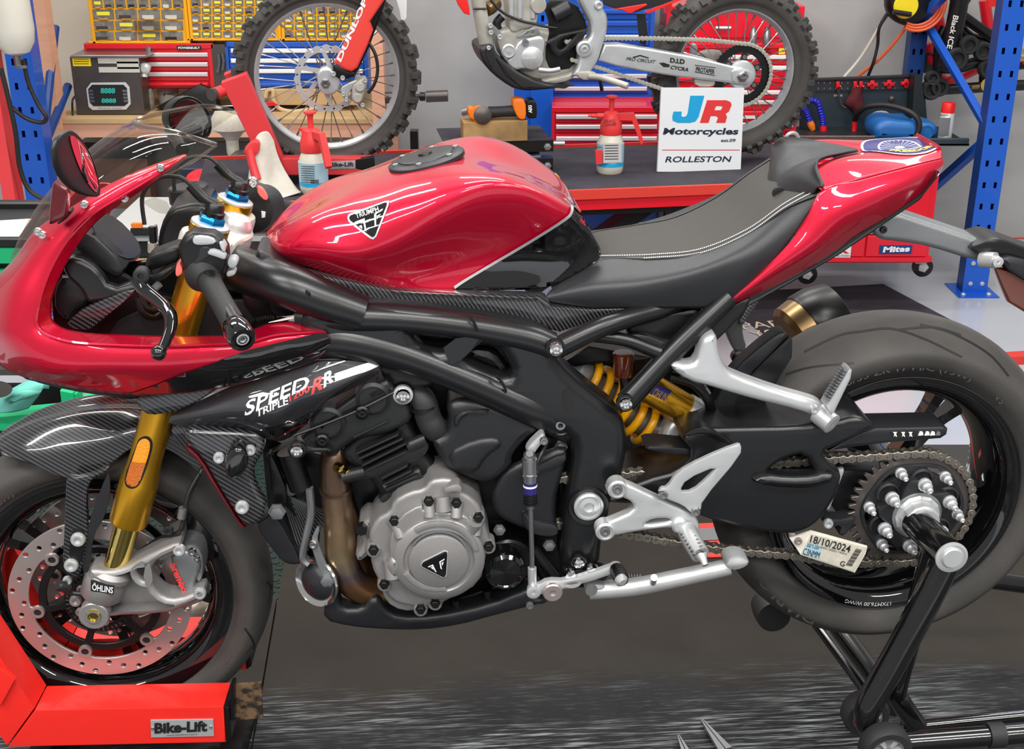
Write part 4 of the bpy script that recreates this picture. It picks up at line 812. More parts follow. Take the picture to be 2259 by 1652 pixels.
S('tail_undertray', [(1592, 682), (1702, 634), (1812, 574), (1888, 520), (1966, 474), (2036, 426), (2074, 380), (2068, 394), (2030, 442), (1950, 496), (1850, 564), (1730, 634), (1620, 694)], -.10, .05, 'gloss', .003, 0, label='gloss black strip under the tail')
S('tail_end', [(2078, 350), (2080, 326), (2070, 318), (2068, 352), (2062, 384)], -.05, .05, 'red', .004, 1)
G('seat_hump', [[(p(*q) + V((0, 0, .004))) for q in r] for r in ([(1796, 432, -.128), (1750, 440, -.078), (1708, 446, -.034), (1697, 438, 0)], [(1802, 421, -.136), (1766, 404, -.082), (1738, 392, -.036), (1730, 388, 0)], [(1812, 418, -.147), (1790, 386, -.096), (1778, 364, -.042), (1782, 360, 0)], [(1815, 415, -.147), (1797, 370, -.096), (1830, 350, -.035), (1842, 346, 0)], [(1818, 412, -.146), (1804, 358, -.090), (1866, 341, -.030), (1892, 336, 0)])], 'vinyl2', 8, 8, True, .003, label='matt black hump pad')
drape('seat_lock', [poly2(circ((1712, 424), 11, 20))], seat, 'black', seat, .006, 12) if False else L('seat_lock', (1716, 424, -.048), [(.010, 0), (.010, .002), (.008, .003), (0, .002)], 'plastic')
# round club sticker on top of the tail
sc0 = p(1985, 326, 0); bv = BVHTree.FromPolygons([v.co for v in tu.data.vertices], [tuple(q.vertices) for q in tu.data.polygons])
def sticker(polys, mat, off, name='tail_sticker'):
    vv = []; ff = []
    for vs, fs in polys:
        b0 = len(vv)
        for x, y in vs:
            h = bv.ray_cast(sc0 + V((x, y, .2)), V((0, 0, -1))); z = h[0].z if h[0] else sc0.z
            vv.append(sc0 + V((x, y, z - sc0.z + off)))
        ff += [tuple(i+b0 for i in f) for f in fs]
    part(name, MB().add(vv, ff), mat, tu, fix=False)
def dsk(r, r0=0, n=32, m=5):
    vs = []; fs = []
    for j in range(m+1):
        q = r0 + (r-r0)*j/m; vs += [(q*cos(2*pi*k/n), q*sin(2*pi*k/n)) for k in range(n)]
    for j in range(m):
        for k in range(n): fs.append((j*n+k, j*n+(k+1) % n, (j+1)*n+(k+1) % n, (j+1)*n+k))
    return (vs, fs)
sticker([dsk(.060, .001)], 'purple', .003); sticker([dsk(.064, .060, m=1), dsk(.036, .033, m=1), dsk(.008, .001, m=1)], 'white', .0034)
sticker([([(.006*cos(a) , .006*sin(a)), (.034*cos(a+.02), .034*sin(a+.02)), (.034*cos(a-.02), .034*sin(a-.02))], [(0, 1, 2)]) for a in [k*pi/12 for k in range(24)]], 'white', .0036)
vs, fs = text_mesh('FREEDOM', .03); sticker([([((.042 + .011*(1-y))*cos(3*pi/2+.15 + (x-.5)*1.7), (.042 + .011*(1-y))*sin(3*pi/2+.15 + (x-.5)*1.7)) for x, y in vs], fs)], 'sticky', .004, 'lettering')
# plate hanger
S('plate_hanger', [(1922, 498), (1945, 478), (1975, 466), (2010, 478), (2100, 508), (2180, 535), (2205, 556), (2196, 580), (2150, 577), (2050, 545), (1990, 536), (1935, 530)], -.03, .03, 'alud', .010, 1, n=3, label='bare cast tail hanger'); bolt(1949, 507, -.032, .0065, 'greyblk')
S('hanger_rubber', [(2136, 546), (2190, 524), (2215, 528), (2262, 546), (2330, 570), (2330, 610), (2222, 566), (2160, 563)], -.045, .03, 'black', .006, 1); T('hanger_bush', [(2165, 572, -.04), (2196, 574, -.06)], .014, 'alu', 14, 1); L('hanger_bush', (2196, 574, -.062), [(.009, 0), (.009, .012), (.004, .013), (0, .006)], 'alu')
S('rear_indicator', [(2205, 572), (2240, 566), (2330, 600), (2330, 655), (2230, 605)], -.06, -.03, 'greyblk', .008, 1); S('rear_reflector', [(2194, 590), (2262, 606), (2330, 650), (2330, 730), (2262, 690), (2226, 668)], -.05, -.02, 'amberglass', .005, 0)
# ---- engine
S('engine_core', [(800, 860), (960, 830), (1240, 960), (1240, 1290), (1000, 1340), (860, 1320), (800, 1180), (720, 960)], -.08, .14, 'black', .01)
S('cylinder_head', [(640, 985), (662, 972), (690, 940), (760, 880), (850, 832), (866, 848), (880, 880), (905, 900), (912, 930), (880, 950), (850, 962), (790, 972), (760, 990), (740, 1010), (700, 1000), (668, 1006), (648, 1004)], -.165, -.09, 'engine', .012, 1, n=3)
S('cam_cover', [(690, 945), (760, 885), (850, 834), (868, 850), (868, 872), (790, 905), (700, 955)], -.172, -.12, 'engine', .010, 1, n=3)
for u, v, r in ((723, 932, .022), (823, 878, .022)): L('cam_boss', (u, v, -.168), [(r*1.35, -.02), (r*1.3, .004), (r*1.05, .007), (r, .004), (0, .004)], 'engine', seg=32)
T('cover_seam', [(650, 960, -.176), (720, 934, -.178), (790, 905, -.178), (868, 866, -.176)], .0022, 'black', 6)
for u, v in ((799, 910), (711, 972)): L('head_bolt', (u, v, -.176), [(.012, -.01), (.012, .003), (.009, .005), (.008, .002), (.006, .002), (.005, .006), (.0028, .006), (.002, .002), (0, .002)], 'black')
S('head_lug', [(640, 985), (655, 975), (690, 988), (720, 985), (738, 1000), (690, 1000), (665, 1006), (646, 1003)], -.18, -.14, 'engine', .006, 1)
S('cylinder_block', [(748, 1010), (775, 965), (860, 925), (900, 920), (930, 985), (970, 1040), (1010, 1075), (985, 1110), (920, 1110), (850, 1130), (835, 1085), (800, 1050)], -.145, -.06, 'engine', .015, 1, n=3)
def fin(a, b, wd=6, w=-.168):
    d = V((b[0]-a[0], b[1]-a[1])).normalized(); nx, ny = -d.y*wd/2, d.x*wd/2
    S('cooling_fin', [(a[0]+nx, a[1]+ny), (b[0]+nx, b[1]+ny), (b[0]+d.x*3, b[1]+d.y*3), (b[0]-nx, b[1]-ny), (a[0]-nx, a[1]-ny), (a[0]-d.x*3, a[1]-d.y*3)], w, -.12, 'engine', .002)
for a, b in (((780, 966), (855, 930)), ((787, 1002), (878, 960)), ((792, 1014), (888, 969)), ((800, 1028), (895, 980)), ((808, 1040), (896, 998)), ((842, 1057), (898, 1028)), ((848, 1070), (906, 1040)), ((852, 1082), (920, 1050)), ((872, 1103), (930, 1074))): fin(a, b)
for a, b in (((756, 1052), (805, 1040)), ((900, 985), (940, 968)), ((850, 1075), (930, 1040))): T('cylinder_flange', [(*a, -.15), (*b, -.15)], .012, 'engine', 10, 1)
S('cylinder_base', [(758, 1045), (800, 1038), (860, 1015), (900, 990), (938, 970), (950, 985), (935, 1010), (880, 1035), (820, 1060), (765, 1060)], -.158, -.12, 'engine', .005, 1)
S('cylinder_base', [(830, 1095), (900, 1075), (940, 1040), (960, 1040), (975, 1060), (930, 1090), (850, 1120)], -.155, -.12, 'engine', .005, 1)
T('breather_hose', [(920, 870, -.14), (935, 885, -.15), (945, 920, -.15), (960, 945, -.15), (985, 955, -.12)], [.020, .021, .022, .022, .02], 'rubber', 16, 4); T('hose_clip', [(933, 893, -.151), (934, 898, -.151)], .024, 'black', 16, 1)
S('sprocket_side_cover', [(985, 905), (996, 887), (1040, 880), (1100, 898), (1192, 938), (1196, 950), (1160, 975), (1130, 1010), (1132, 1030), (1090, 1068), (1060, 1070), (1000, 1045), (975, 1030), (952, 980), (960, 970), (985, 960), (992, 930)], -.175, -.11, 'plastic', .016, 1, n=4, label='matt black side cover')
S('cover_ridge', [(1000, 925), (1015, 908), (1040, 904), (1085, 905), (1070, 915), (1040, 912), (1020, 925), (1005, 950)], -.18, -.165, 'plastic', .006, 1); S('cover_ridge', [(985, 1000), (1050, 970), (1098, 965), (1112, 985), (1075, 1010), (1050, 1050), (1000, 1040)], -.182, -.165, 'plastic', .010, 1, n=3)
S('chain_case', [(1090, 1080), (1110, 1040), (1165, 1015), (1250, 985), (1250, 1020), (1240, 1060), (1225, 1110), (1232, 1185), (1180, 1180), (1105, 1150), (1085, 1120)], -.168, -.155, 'plastic', .012, 1, n=3)
S('case_ledge', [(1150, 1120), (1180, 1152), (1232, 1158), (1232, 1186), (1180, 1184), (1155, 1165)], -.176, -.16, 'greyblk', .006, 1); S('case_ledge', [(1160, 1040), (1250, 995), (1250, 1025), (1180, 1055)], -.173, -.16, 'greyblk', .006, 1)
bolt(1212, 1203, -.15, .009, 'alud', hexa=True); bolt(1102, 1169, -.15, .0085, 'alud', hexa=True); bolt(1238, 986, -.14, .009, 'alud', hexa=True)
L('alternator_cover', (955, 1205, -.20), [(.092, -.10), (.092, -.03), (.088, -.022), (.084, -.018), (.072, -.010), (.070, .004), (.066, .008), (.058, .010), (.056, .006), (.050, .006), (.046, .012), (0, .014)], 'cast', seg=56, label='cast silver alternator cover') if False else None
ac = S('crankcase_cover', [(820, 1210), (812, 1180), (830, 1145), (860, 1130), (868, 1105), (905, 1085), (935, 1080), (950, 1060), (985, 1055), (1010, 1065), (1015, 1085), (1040, 1098), (1062, 1120), (1070, 1160), (1085, 1200), (1078, 1215), (1072, 1230), (1060, 1290), (1000, 1320), (950, 1345), (890, 1338), (860, 1325), (838, 1290), (818, 1250)], -.200, -.11, 'cast', .008, 1, n=3, label='cast silver engine cover')
S('cover_step', [(858, 1190), (880, 1140), (930, 1112), (935, 1130), (1010, 1132), (1040, 1145), (1050, 1190), (1062, 1215), (1040, 1270), (990, 1305), (930, 1312), (880, 1290), (860, 1240)], -.214, -.19, 'cast', .004, 1, n=3, parent=ac)
L('cover_dome', (968, 1232, -.212), [(.078, -.01), (.077, .004), (.073, .008), (.060, .010), (.057, .006), (.052, .006), (.050, .011), (.046, .013), (0, .014)], 'cast', seg=48, parent=ac)
S('starter_boss', [(850, 1250), (862, 1232), (880, 1232), (888, 1255), (880, 1280), (858, 1280)], -.222, -.19, 'cast', .012, 1, n=3, parent=ac)
S('lower_cover', [(838, 1290), (870, 1295), (900, 1318), (960, 1325), (985, 1318), (975, 1340), (930, 1348), (885, 1350), (850, 1330)], -.192, -.15, 'cast', .006, 1, parent=ac)
q_ = p(968, 1232, -.226); RA = lambda r0, r1, a0, a1, n=14: [(q_.x + r0*cos(a0+(a1-a0)*k/n), q_.z + r0*sin(a0+(a1-a0)*k/n)) for k in range(n+1)] + [(q_.x + r1*cos(a1-(a1-a0)*k/n), q_.z + r1*sin(a1-(a1-a0)*k/n)) for k in range(n+1)]
part('cover_arc', MB().slab(RA(.058, .068, .15, 2.2), -.2245, -.215, .002), 'cast', ac); part('cover_groove', MB().slab(RA(.0475, .0515, -.3, 2.6), -.2235, -.21, 0), 'alud', ac); part('cover_arc', MB().slab(RA(.056, .067, 3.6, 4.9), -.2235, -.215, .002), 'cast', ac)
for a, b, r in (((946, 1112), (948, 1140), .011), ((1007, 1116), (1006, 1142), .011), ((975, 1095), (978, 1128), .013), ((872, 1155), (884, 1185), .010), ((1030, 1185), (1046, 1150), .014), ((1054, 1150), (1050, 1180), .009), ((862, 1235), (866, 1275), .013)): T('cover_rib', [(*a, -.203), (*b, -.211)], r, 'cast', 12, 1, ac)
S('cover_tab', [(975, 1078), (1010, 1066), (1022, 1078), (1016, 1092), (1000, 1086), (985, 1094)], -.215, -.19, 'cast', .004, 1, parent=ac)
S('cover_window', [(930, 1138), (1014, 1144), (1003, 1160), (985, 1165), (942, 1160)], -.2165, -.205, 'alud', .003, 1, parent=ac)
for u, v in ((870, 1148), (946, 1105), (1007, 1109), (1055, 1141), (824, 1213), (1078, 1205), (848, 1288), (928, 1343), (960, 1330)):
    L('bolt_boss', (u, v+3, -.203), [(.012, -.03), (.012, .0), (.010, .003)], 'cast', parent=ac); bolt(u, v, -.207, .0072, 'black', ac, hexa=True, h=.8)
S('emblem', [(930, 1246), (934, 1240), (980, 1217), (986, 1218), (987, 1224), (984, 1268), (980, 1274), (974, 1272), (931, 1250)], -.2285, -.22, 'gloss', .001, 0, parent=ac); S('emblem_rim', [(928, 1246), (933, 1238), (980, 1215), (988, 1217), (989, 1224), (986, 1270), (980, 1276), (973, 1274), (929, 1251)], -.2275, -.22, 'alu', .001, 0, parent=ac)
for q in ([(944, 1250), (955, 1245), (963, 1262), (960, 1261), (953.5, 1248), (946, 1251.5)], [(950, 1252), (954, 1250), (957, 1257)], [(969, 1239), (981, 1232), (980, 1235), (972, 1240), (975, 1256), (972, 1254)], [(974, 1242), (979, 1239), (976, 1248)]): S('emblem_mark', q, -.2287, -.226, 'white', 0, parent=ac)
S('oil_line_boss', [(790, 1160), (815, 1140), (830, 1160), (815, 1200), (820, 1225), (790, 1245), (782, 1225), (800, 1205), (795, 1180)], -.16, -.1, 'cast', .010, 1); L('drain_plug', (798, 1167, -.165), [(.010, -.01), (.010, .006), (0, .006)], 'black', rot=.3, seg=6)
L('oil_filter', (1112, 1242, -.15), [(.036, -.06), (.036, .022), (.034, .030), (.028, .034), (.026, .032), (0, .033)], 'gloss', seg=36); L('filter_seat', (1118, 1228, -.12), [(.046, -.02), (.046, .02), (.042, .024)], 'black')
for u, v, h in ((1075, 1300, .04), (1005, 1322, .05), (950, 1350, .03)): T('engine_stud', [(u, v, -.13), (u + 2, v + h*900, -.13)], .009, 'black', 12, 1)
S('sump', [(870, 1340), (1000, 1325), (1150, 1270), (1240, 1270), (1230, 1310), (1100, 1345), (940, 1372)], -.11, .05, 'black', .01, 1)
S('belly_pan', [(713, 1372), (716, 1330), (726, 1312), (742, 1290), (748, 1296), (745, 1325), (756, 1346), (800, 1345), (812, 1325), (836, 1318), (850, 1345), (880, 1362), (960, 1360), (1080, 1335), (1150, 1305), (1165, 1305), (1180, 1320), (1226, 1328), (1160, 1344), (1090, 1362), (1010, 1384), (930, 1394), (850, 1393), (770, 1386)], -.155, -.12, 'plastic', .010, 1, n=3, label='matt black belly pan')
S('belly_pan_shell', [(740, 1370), (850, 1350), (960, 1360), (1150, 1310), (1200, 1325), (1000, 1384), (860, 1390)], -.12, .10, 'plastic', .006, 1); bolt(1169, 1336, -.16, .007, 'alud')
T('engine_hose', [(1178, 1210, -.13), (1200, 1240, -.13), (1225, 1270, -.12)], .008, 'greyblk', 10); T('engine_hose', [(1180, 1225, -.12), (1200, 1275, -.11)], .007, 'black', 10)
# header
T('exhaust_header', [(748, 990, -.10), (738, 1020, -.11), (742, 1085, -.12), (748, 1160, -.125), (754, 1230, -.125), (775, 1280, -.125), (810, 1303, -.12), (850, 1306, -.11)], [.025, .0255, .026, .0265, .027, .0275, .026, .025], 'pipe', 24, 6, label='heat-tinted bronze exhaust header')
T('header_joint', [(741, 1076, -.12), (742, 1083, -.12)], .0285, 'pipe', 24, 1); T('exhaust_header', [(790, 985, -.02), (792, 1060, -.03), (800, 1180, -.04), (830, 1290, -.03)], .024, 'pipe', 18, 6)
L('lambda_sensor', (752, 1034, -.14), [(.010, -.01), (.010, .008), (.006, .010), (.006, .022), (0, .022)], 'tin', (.6, -.8, 0), 8)
# radiator and shrouds
S('radiator', [(590, 1000), (640, 985), (735, 1010), (718, 1100), (690, 1230), (655, 1240), (620, 1180)], -.06, -.03, 'black', .004)
for k in range(15):
    u0, v0 = 652 + k*4.4, 1030 + k*2; S('radiator_fin', [(u0 - 34, v0 + 55), (u0 - 31, v0 + 55), (u0 + 16, v0 + 205 - k*9), (u0 + 13, v0 + 205 - k*9)], -.068, -.055, 'alud', 0)
for k in range(10): S('radiator_fin', [(585 + k*4, 1008 + k*11), (588 + k*4, 1008 + k*11), (618 + k*4, 1040 + k*11), (615 + k*4, 1040 + k*11)], -.075, -.06, 'greyblk', 0)
S('radiator_side', [(575, 955), (640, 985), (720, 1010), (700, 1240), (655, 1246), (590, 1120)], -.035, -.01, 'black', .004); S('radiator_bracket', [(630, 1020), (660, 1020), (668, 1080), (640, 1100), (622, 1080)], -.10, -.09, 'alud', .003, 1, [[(632, 1050), (640, 1048), (640, 1068), (632, 1066)]])
T('radiator_pipe', [(636, 995, -.11), (652, 1040, -.11), (664, 1075, -.11)], .02, 'black', 14)
S('radiator_shroud', [(560, 1160), (585, 1145), (600, 1130), (612, 1142), (664, 1235), (658, 1248), (630, 1246), (612, 1230)], -.14, -.115, 'plastic', .005, 1)
S('radiator_shroud', [(590, 1005), (600, 1000), (640, 1100), (612, 1130), (600, 1128)], -.12, -.10, 'black', .004, 1)
T('radiator_strap', [(682, 1075, -.12), (686, 1130, -.125), (676, 1180, -.13), (668, 1225, -.13), (680, 1240, -.13)], .007, 'alud', 8, flat=2.0)
S('horn_bracket', [(684, 1195), (700, 1160), (706, 1166), (700, 1190), (706, 1210), (730, 1270), (728, 1295), (716, 1290), (692, 1225)], -.15, -.145, 'alud', .002, 1); bolt(691, 1202, -.152, .0075, 'chrome'); bolt(722, 1279, -.152, .0115, 'alud', hexa=True)
hx = (-.55, -.8, .1); hn_ = L('horn', (698, 1284, -.14), [(.045, -.004), (.046, .0), (.044, .003), (.036, -.002), (.035, -.002)], 'chrome', hx, 32, label='round chrome horn ring'); L('horn_face', (698, 1284, -.14), [(.036, -.006), (.030, .004), (.02, .010), (0, .012)], 'greyblk', hx, 24, parent=hn_); L('horn_body', (700, 1283, -.125), [(.04, -.03), (.044, -.012), (.044, -.002)], 'black', hx, 24, parent=hn_)
bolt(708, 1308, -.15, .006, 'chrome')
bolt(611, 1129, -.145, .012, 'alud', hexa=True)
# carbon side pod with small indicator
pod = S('side_pod', [(404, 958), (420, 946), (440, 950), (560, 955), (578, 965), (585, 985), (580, 1002), (562, 1028), (556, 1050), (572, 1092), (586, 1108), (586, 1135), (572, 1155), (545, 1164), (532, 1156), (480, 1072), (445, 1010), (412, 980)], -.185, -.165, 'carbon', .008, 1, n=3, label='carbon fibre side pod')
S('pod_edge', [(412, 982), (445, 1012), (480, 1075), (532, 1158), (544, 1166), (535, 1168), (470, 1075), (438, 1018), (408, 992)], -.18, -.15, 'dkred', .003, 1, parent=pod)
ind = S('side_indicator', [(492, 1018), (510, 990), (530, 986), (545, 1000), (546, 1030), (535, 1052), (512, 1062), (497, 1058)], -.215, -.185, 'gloss', .012, 1, n=4, parent=pod, label='smoked indicator')
S('indicator_base', [(510, 985), (530, 980), (560, 978), (566, 990), (550, 1000), (515, 1000)], -.19, -.18, 'black', .003, 1, parent=pod)
bolt(483, 1010, -.19, .0095, 'alu', pod); bolt(552, 993, -.192, .009, 'alu', pod); bolt(534, 1119, -.188, .0115, 'alu', pod)
S('pod_back', [(380, 935), (440, 940), (440, 960), (410, 985), (430, 1010), (400, 990), (375, 960)], -.12, -.10, 'carbon2', .004, 1)
# lower side fairing with the lettering
lf = G('side_fairing', [[(372, 932, -.150), (378, 918, -.150), (384, 912, -.142)], [(425, 942, -.158), (428, 915, -.168), (440, 886, -.152)], [(520, 946, -.162), (520, 905, -.192), (530, 845, -.165)], [(600, 968, -.168), (602, 910, -.210), (620, 815, -.172)], [(632, 966, -.170), (660, 880, -.212), (690, 797, -.176)],
   [(672, 935, -.178), (720, 862, -.208), (740, 794, -.178)], [(700, 893, -.180), (780, 836, -.200), (795, 794, -.178)], [(790, 848, -.178), (818, 818, -.188), (825, 796, -.174)], [(834, 822, -.172), (838, 808, -.176), (837, 800, -.170)]], 'darkgrey', 8, 8, False, .004, label='dark metallic side fairing with lettering', sharp=45)
def lt(s, *a, m='white', **k): drape('lettering', [text2(s, *a, **k)], lf, m, lf, .0018, 5)
lt('SPEED', (541, 916), (680, 858), (546, 886), bold=.018); lt('TRIPLE', (567, 918), (637, 890), (567, 904), bold=.02); lt('1200', (640, 885), (684, 862), (640, 873), m='lred', bold=.02)
lt('R', (686, 870), (712, 856), (694, 838), m='lred', bold=.03); lt('R', (714, 856), (736, 842), (716, 826), bold=.03)
drape('fairing_stripe', [poly2([(738, 826), (800, 806), (828, 798), (836, 806), (810, 818), (740, 842)]), poly2([(690, 824), (720, 810), (760, 797), (764, 799), (722, 813)])], lf, 'canw', lf, .0016, 6)
drape('fairing_stripe', [strip2([(612, 962), (650, 940), (686, 926)], 4)], lf, 'dkred', lf, .0016, 8)
drape('fairing_flash', [poly2([(575, 945), (590, 950), (622, 966), (672, 935), (690, 905), (640, 930), (600, 940)])], lf, 'gloss', lf, .001, 10)
# ---- rear suspension
sx0, sx1 = p(1285, 830, -.03), p(1462, 962, -.03); sa = (sx1 - sx0).normalized(); sl = (sx1-sx0).length
e1 = V((0, 1, 0)); e2 = sa.cross(e1).normalized()
q = [sx0 + sa*(sl*.98*t/120) + (e1*cos(2*pi*7*t/120) + e2*sin(2*pi*7*t/120))*.036 for t in range(121)]
sp_ = part('shock_spring', MB().tube(q, .0072, 10), 'yellow', moto, 'yellow coil spring')
part('shock_body', MB().lathe(sx0, sa, [(.02, -.03), (.030, -.02), (.030, .0), (.024, .01), (.024, sl*.9), (.036, sl*.97), (.041, sl*.98), (.041, sl*1.05), (.03, sl*1.07), (.03, sl*1.2), (0, sl*1.2)], 28), 'alud', moto)
part('shock_adjuster', MB().lathe(sx1 + sa*.006, sa, [(.043, 0), (.045, .004), (.045, .016), (.043, .02)], 16), 'steelgrey', moto)
r0, r1 = p(1418, 848, -.08), p(1532, 916, -.08); rv_ = (r1-r0).normalized(); rl = (r1-r0).length
rs = part('shock_reservoir', MB().lathe(r0, rv_, [(.02, -.005), (.027, 0), (.028, .004), (.028, rl*.8), (.027, rl*.82)], 32), 'gold', moto, 'gold shock reservoir')
part('reservoir_end', MB().lathe(r0, rv_, [(.030, rl*.80), (.030, rl*1.12), (.027, rl*1.14), (.022, rl*1.13), (0, rl*1.12)], 28), 'alu', rs)
drape('reservoir_label', [poly2([(1432, 868), (1446, 846), (1482, 862), (1466, 884)])], rs, 'purple', rs, .001, 6); drape('lettering', [text2('ÖHLINS', (1437, 872), (1470, 890), (1448, 852))], rs, 'goldl', rs, .002, 4)
S('shock_mount', [(1462, 960), (1490, 925), (1530, 945), (1560, 900), (1572, 930), (1540, 968), (1500, 985), (1460, 985)], -.09, -.05, 'alu', .010, 1, n=3)
fr_ = part('brake_fluid_pot', MB().lathe(p(1374, 828, -.09), (0, 0, 1), [(.016, 0), (.017, .004), (.017, .026), (.0185, .027), (.0185, .040), (.016, .042), (0, .042)], 20), 'amberglass', moto, 'brown brake fluid pot'); T('brake_fluid_hose', [(1376, 832, -.09), (1378, 860, -.09), (1370, 890, -.06)], .008, 'black', 10)
T('shock_linkage', [(1290, 838, -.02), (1340, 870, -.03), (1380, 880, -.04)], .012, 'black', 10)
T('wiring_loom', [(1480, 830, -.10), (1530, 845, -.11), (1560, 880, -.11), (1570, 910, -.1)], .009, 'black', 10); S('connector', [(1545, 862), (1560, 855), (1570, 868), (1556, 878)], -.115, -.10, 'alud', .002)
S('rear_inner_guard', [(1240, 800), (1330, 770), (1540, 700), (1572, 720), (1590, 800), (1590, 960), (1400, 1060), (1340, 1050), (1360, 900)], .07, .085, 'black', .004); S('gearbox_case', [(1215, 950), (1300, 960), (1310, 1290), (1215, 1290)], -.02, .05, 'black', .004)
# ---- hugger, exhaust
S('hugger', [(1742, 743), (1750, 752), (1749, 790), (1702, 868), (1669, 930), (1696, 944), (1602, 944), (1622, 885), (1650, 832), (1700, 782)], -.085, -.075, 'satin', .006, 0, label='satin grey rear hugger')
S('hugger_side', [(1740, 742), (1700, 784), (1650, 834), (1604, 944), (1560, 944), (1580, 880), (1620, 815), (1690, 755), (1728, 730)], -.095, -.06, 'plastic', .006, 1)
e0, e1_ = p(1660, 800, .12), p(1870, 660, .17); ea = (e1_-e0).normalized()
ex = part('silencer', MB().lathe(e0, ea, [(.05, .085), (.06, .095), (.062, .12), (.062, .165)], 36), 'bronze', moto, 'bronze metal exhaust silencer'); part('silencer_cap', MB().lathe(e0, ea, [(.064, .125), (.066, .13), (.064, .16), (.052, .195), (.045, .198), (.04, .18), (0, .175)], 36), 'black', ex)
# pillion peg brackets
S('peg_bracket', [(1478, 812), (1490, 800), (1516, 806), (1537, 800), (1546, 760), (1556, 746), (1576, 737), (1584, 746), (1588, 780), (1600, 812), (1622, 828), (1716, 862), (1790, 882), (1812, 890), (1824, 902), (1820, 918), (1800, 924), (1770, 910), (1649, 880), (1570, 856), (1516, 842)], -.185, -.155, 'alu', .010, 1, n=3, label='silver passenger footpeg bracket')
bolt(1797, 903, -.188, .008, 'alu'); pg = S('passenger_peg', [(1822, 898), (1868, 822), (1874, 814), (1881, 818), (1878, 836), (1842, 910), (1834, 918)], -.22, -.19, 'alu', .004, 0)
for k in range(11): u, v = 1829 + k*3.7, 884 - k*6.3; S('peg_tooth', [(u-4, v-6), (u+4, v-2), (u+3, v+1), (u-5, v-3)], -.226, -.205, 'alud', .001, parent=pg)
L('peg_hinge', (1824, 926, -.19), [(.018, -.02), (.018, .012), (.012, .014), (0, .012)], 'alu', (.5, -.7, -.3))
S('far_peg_bracket', [(1580, 690), (1610, 680), (1640, 660), (1668, 655), (1664, 680), (1640, 710), (1640, 740), (1650, 770), (1630, 790), (1612, 760), (1600, 730)], .16, .18, 'alud', .006, 1); L('far_peg_bolt', (1629, 788, .155), [(.014, -.01), (.014, .004), (.008, .008), (0, .008)], 'black')
for k in range(8): L('far_peg_stud', (1637 + k*4, 708 - k*6, .155), [(.006, -.004), (.005, .004), (0, .005)], 'alud', seg=8)
# ---- swingarm
S('swingarm', [(1340, 1100), (1420, 1060), (1500, 1040), (1530, 1000), (1500, 966), (1548, 946), (1640, 944), (1760, 942), (1843, 932), (1884, 920), (1912, 924), (1932, 942), (1900, 960), (1866, 978), (1812, 1000), (1838, 1036), (1860, 1044), (1850, 1090), (1834, 1116), (1812, 1150), (1782, 1173), (1741, 1183), (1648, 1170), (1552, 1145), (1480, 1112), (1345, 1115)],
  -.185, -.06, 'satin', .010, 1, [[(1690, 1050), (1706, 1030), (1735, 1013), (1776, 1003), (1800, 1042), (1795, 1052)]], n=4, label='satin black single-sided swingarm')
S('swingarm_ledge', [(1653, 1064), (1690, 1048), (1740, 1054), (1800, 1052), (1818, 1044), (1846, 1046), (1842, 1064), (1815, 1076), (1780, 1082), (1700, 1078)], -.200, -.17, 'satin', .012, 1, n=3)
S('swingarm_hub', [(1826, 1040), (1860, 1036), (1930, 1040), (2010, 1060), (2010, 1230), (1930, 1190), (1830, 1130)], -.10, -.02, 'greyblk', .01, 1)
S('adjuster_bracket', [(1838, 1038), (1862, 1034), (1862, 1042), (1830, 1125), (1820, 1122)], -.15, -.14, 'alu', .002)
S('chain_guide', [(1420, 990), (1440, 982), (1520, 990), (1600, 1000), (1625, 985), (1600, 1008), (1500, 1006), (1440, 996)], -.17, -.12, 'plastic', .004, 1); S('chain_guide', [(1500, 966), (1530, 945), (1560, 942), (1620, 975), (1610, 985), (1560, 955)], -.19, -.16, 'black', .003, 1)
S('chain_slider', [(1372, 1060), (1480, 1045), (1510, 1038), (1500, 1070), (1400, 1070), (1375, 1075)], -.155, -.13, 'greyblk', .004, 1)
S('chain_guard', [(1860, 975), (1900, 955), (1935, 946), (2080, 943), (2093, 948), (2090, 960), (2076, 969), (1960, 979), (1893, 987), (1826, 996)], -.165, -.10, 'plastic', .006, 0, label='black chain guard with warning stickers')
S('warning_sticker', [(1964, 953), (2018, 950), (2024, 963), (1972, 966)], -.1665, -.16, 'ink', 0)
for u in (1970, 1988, 2004): S('sticker_symbol', [(u, 953), (u+9, 953), (u+7, 957), (u+9, 964), (u+4, 961), (u+2, 964), (u+3, 957)], -.167, -.166, 'paper', 0)
for k, u in enumerate((2026, 2040, 2052, 2064)): S('sticker_symbol', [(u, 961), (u+4, 952), (u+10, 953), (u+11, 960)] , -.1672, -.16, 'paper' if k < 3 else 'alud', 0)
# ---- sprocket, chain
cs = p(2010, 1120, -.145); cs = V((cs.x, -.145, cs.z)); nt_ = 43; rp = .1085; c2 = (cs.x, cs.z)
teeth = []
for k in range(nt_):
    a = 2*pi*k/nt_
    for da, rr in ((-.055, -.006), (-.022, .0055), (.022, .0055), (.055, -.006)): teeth.append((c2[0] + (rp+rr)*cos(a+da), c2[1] + (rp+rr)*sin(a+da)))
spk = part('rear_sprocket', MB().slab(teeth, -.148, -.141, .0008, [circ(c2, .088, 60)], 1), 'steelgrey', moto)
part('sprocket_carrier', MB().slab([(c2[0] + (.091 + .002*cos(6*a))*cos(a), c2[1] + (.091 + .002*cos(6*a))*sin(a)) for a in [2*pi*k/72 for k in range(72)]], -.153, -.140, .002, [[(c2[0]+r*cos(a+e), c2[1]+r*sin(a+e)) for r, e in ((.076, -.2), (.084, -.22), (.086, 0), (.084, .22), (.076, .2))] for a in [2*pi*k/6+.1 for k in range(6)]]), 'greyblk', spk)
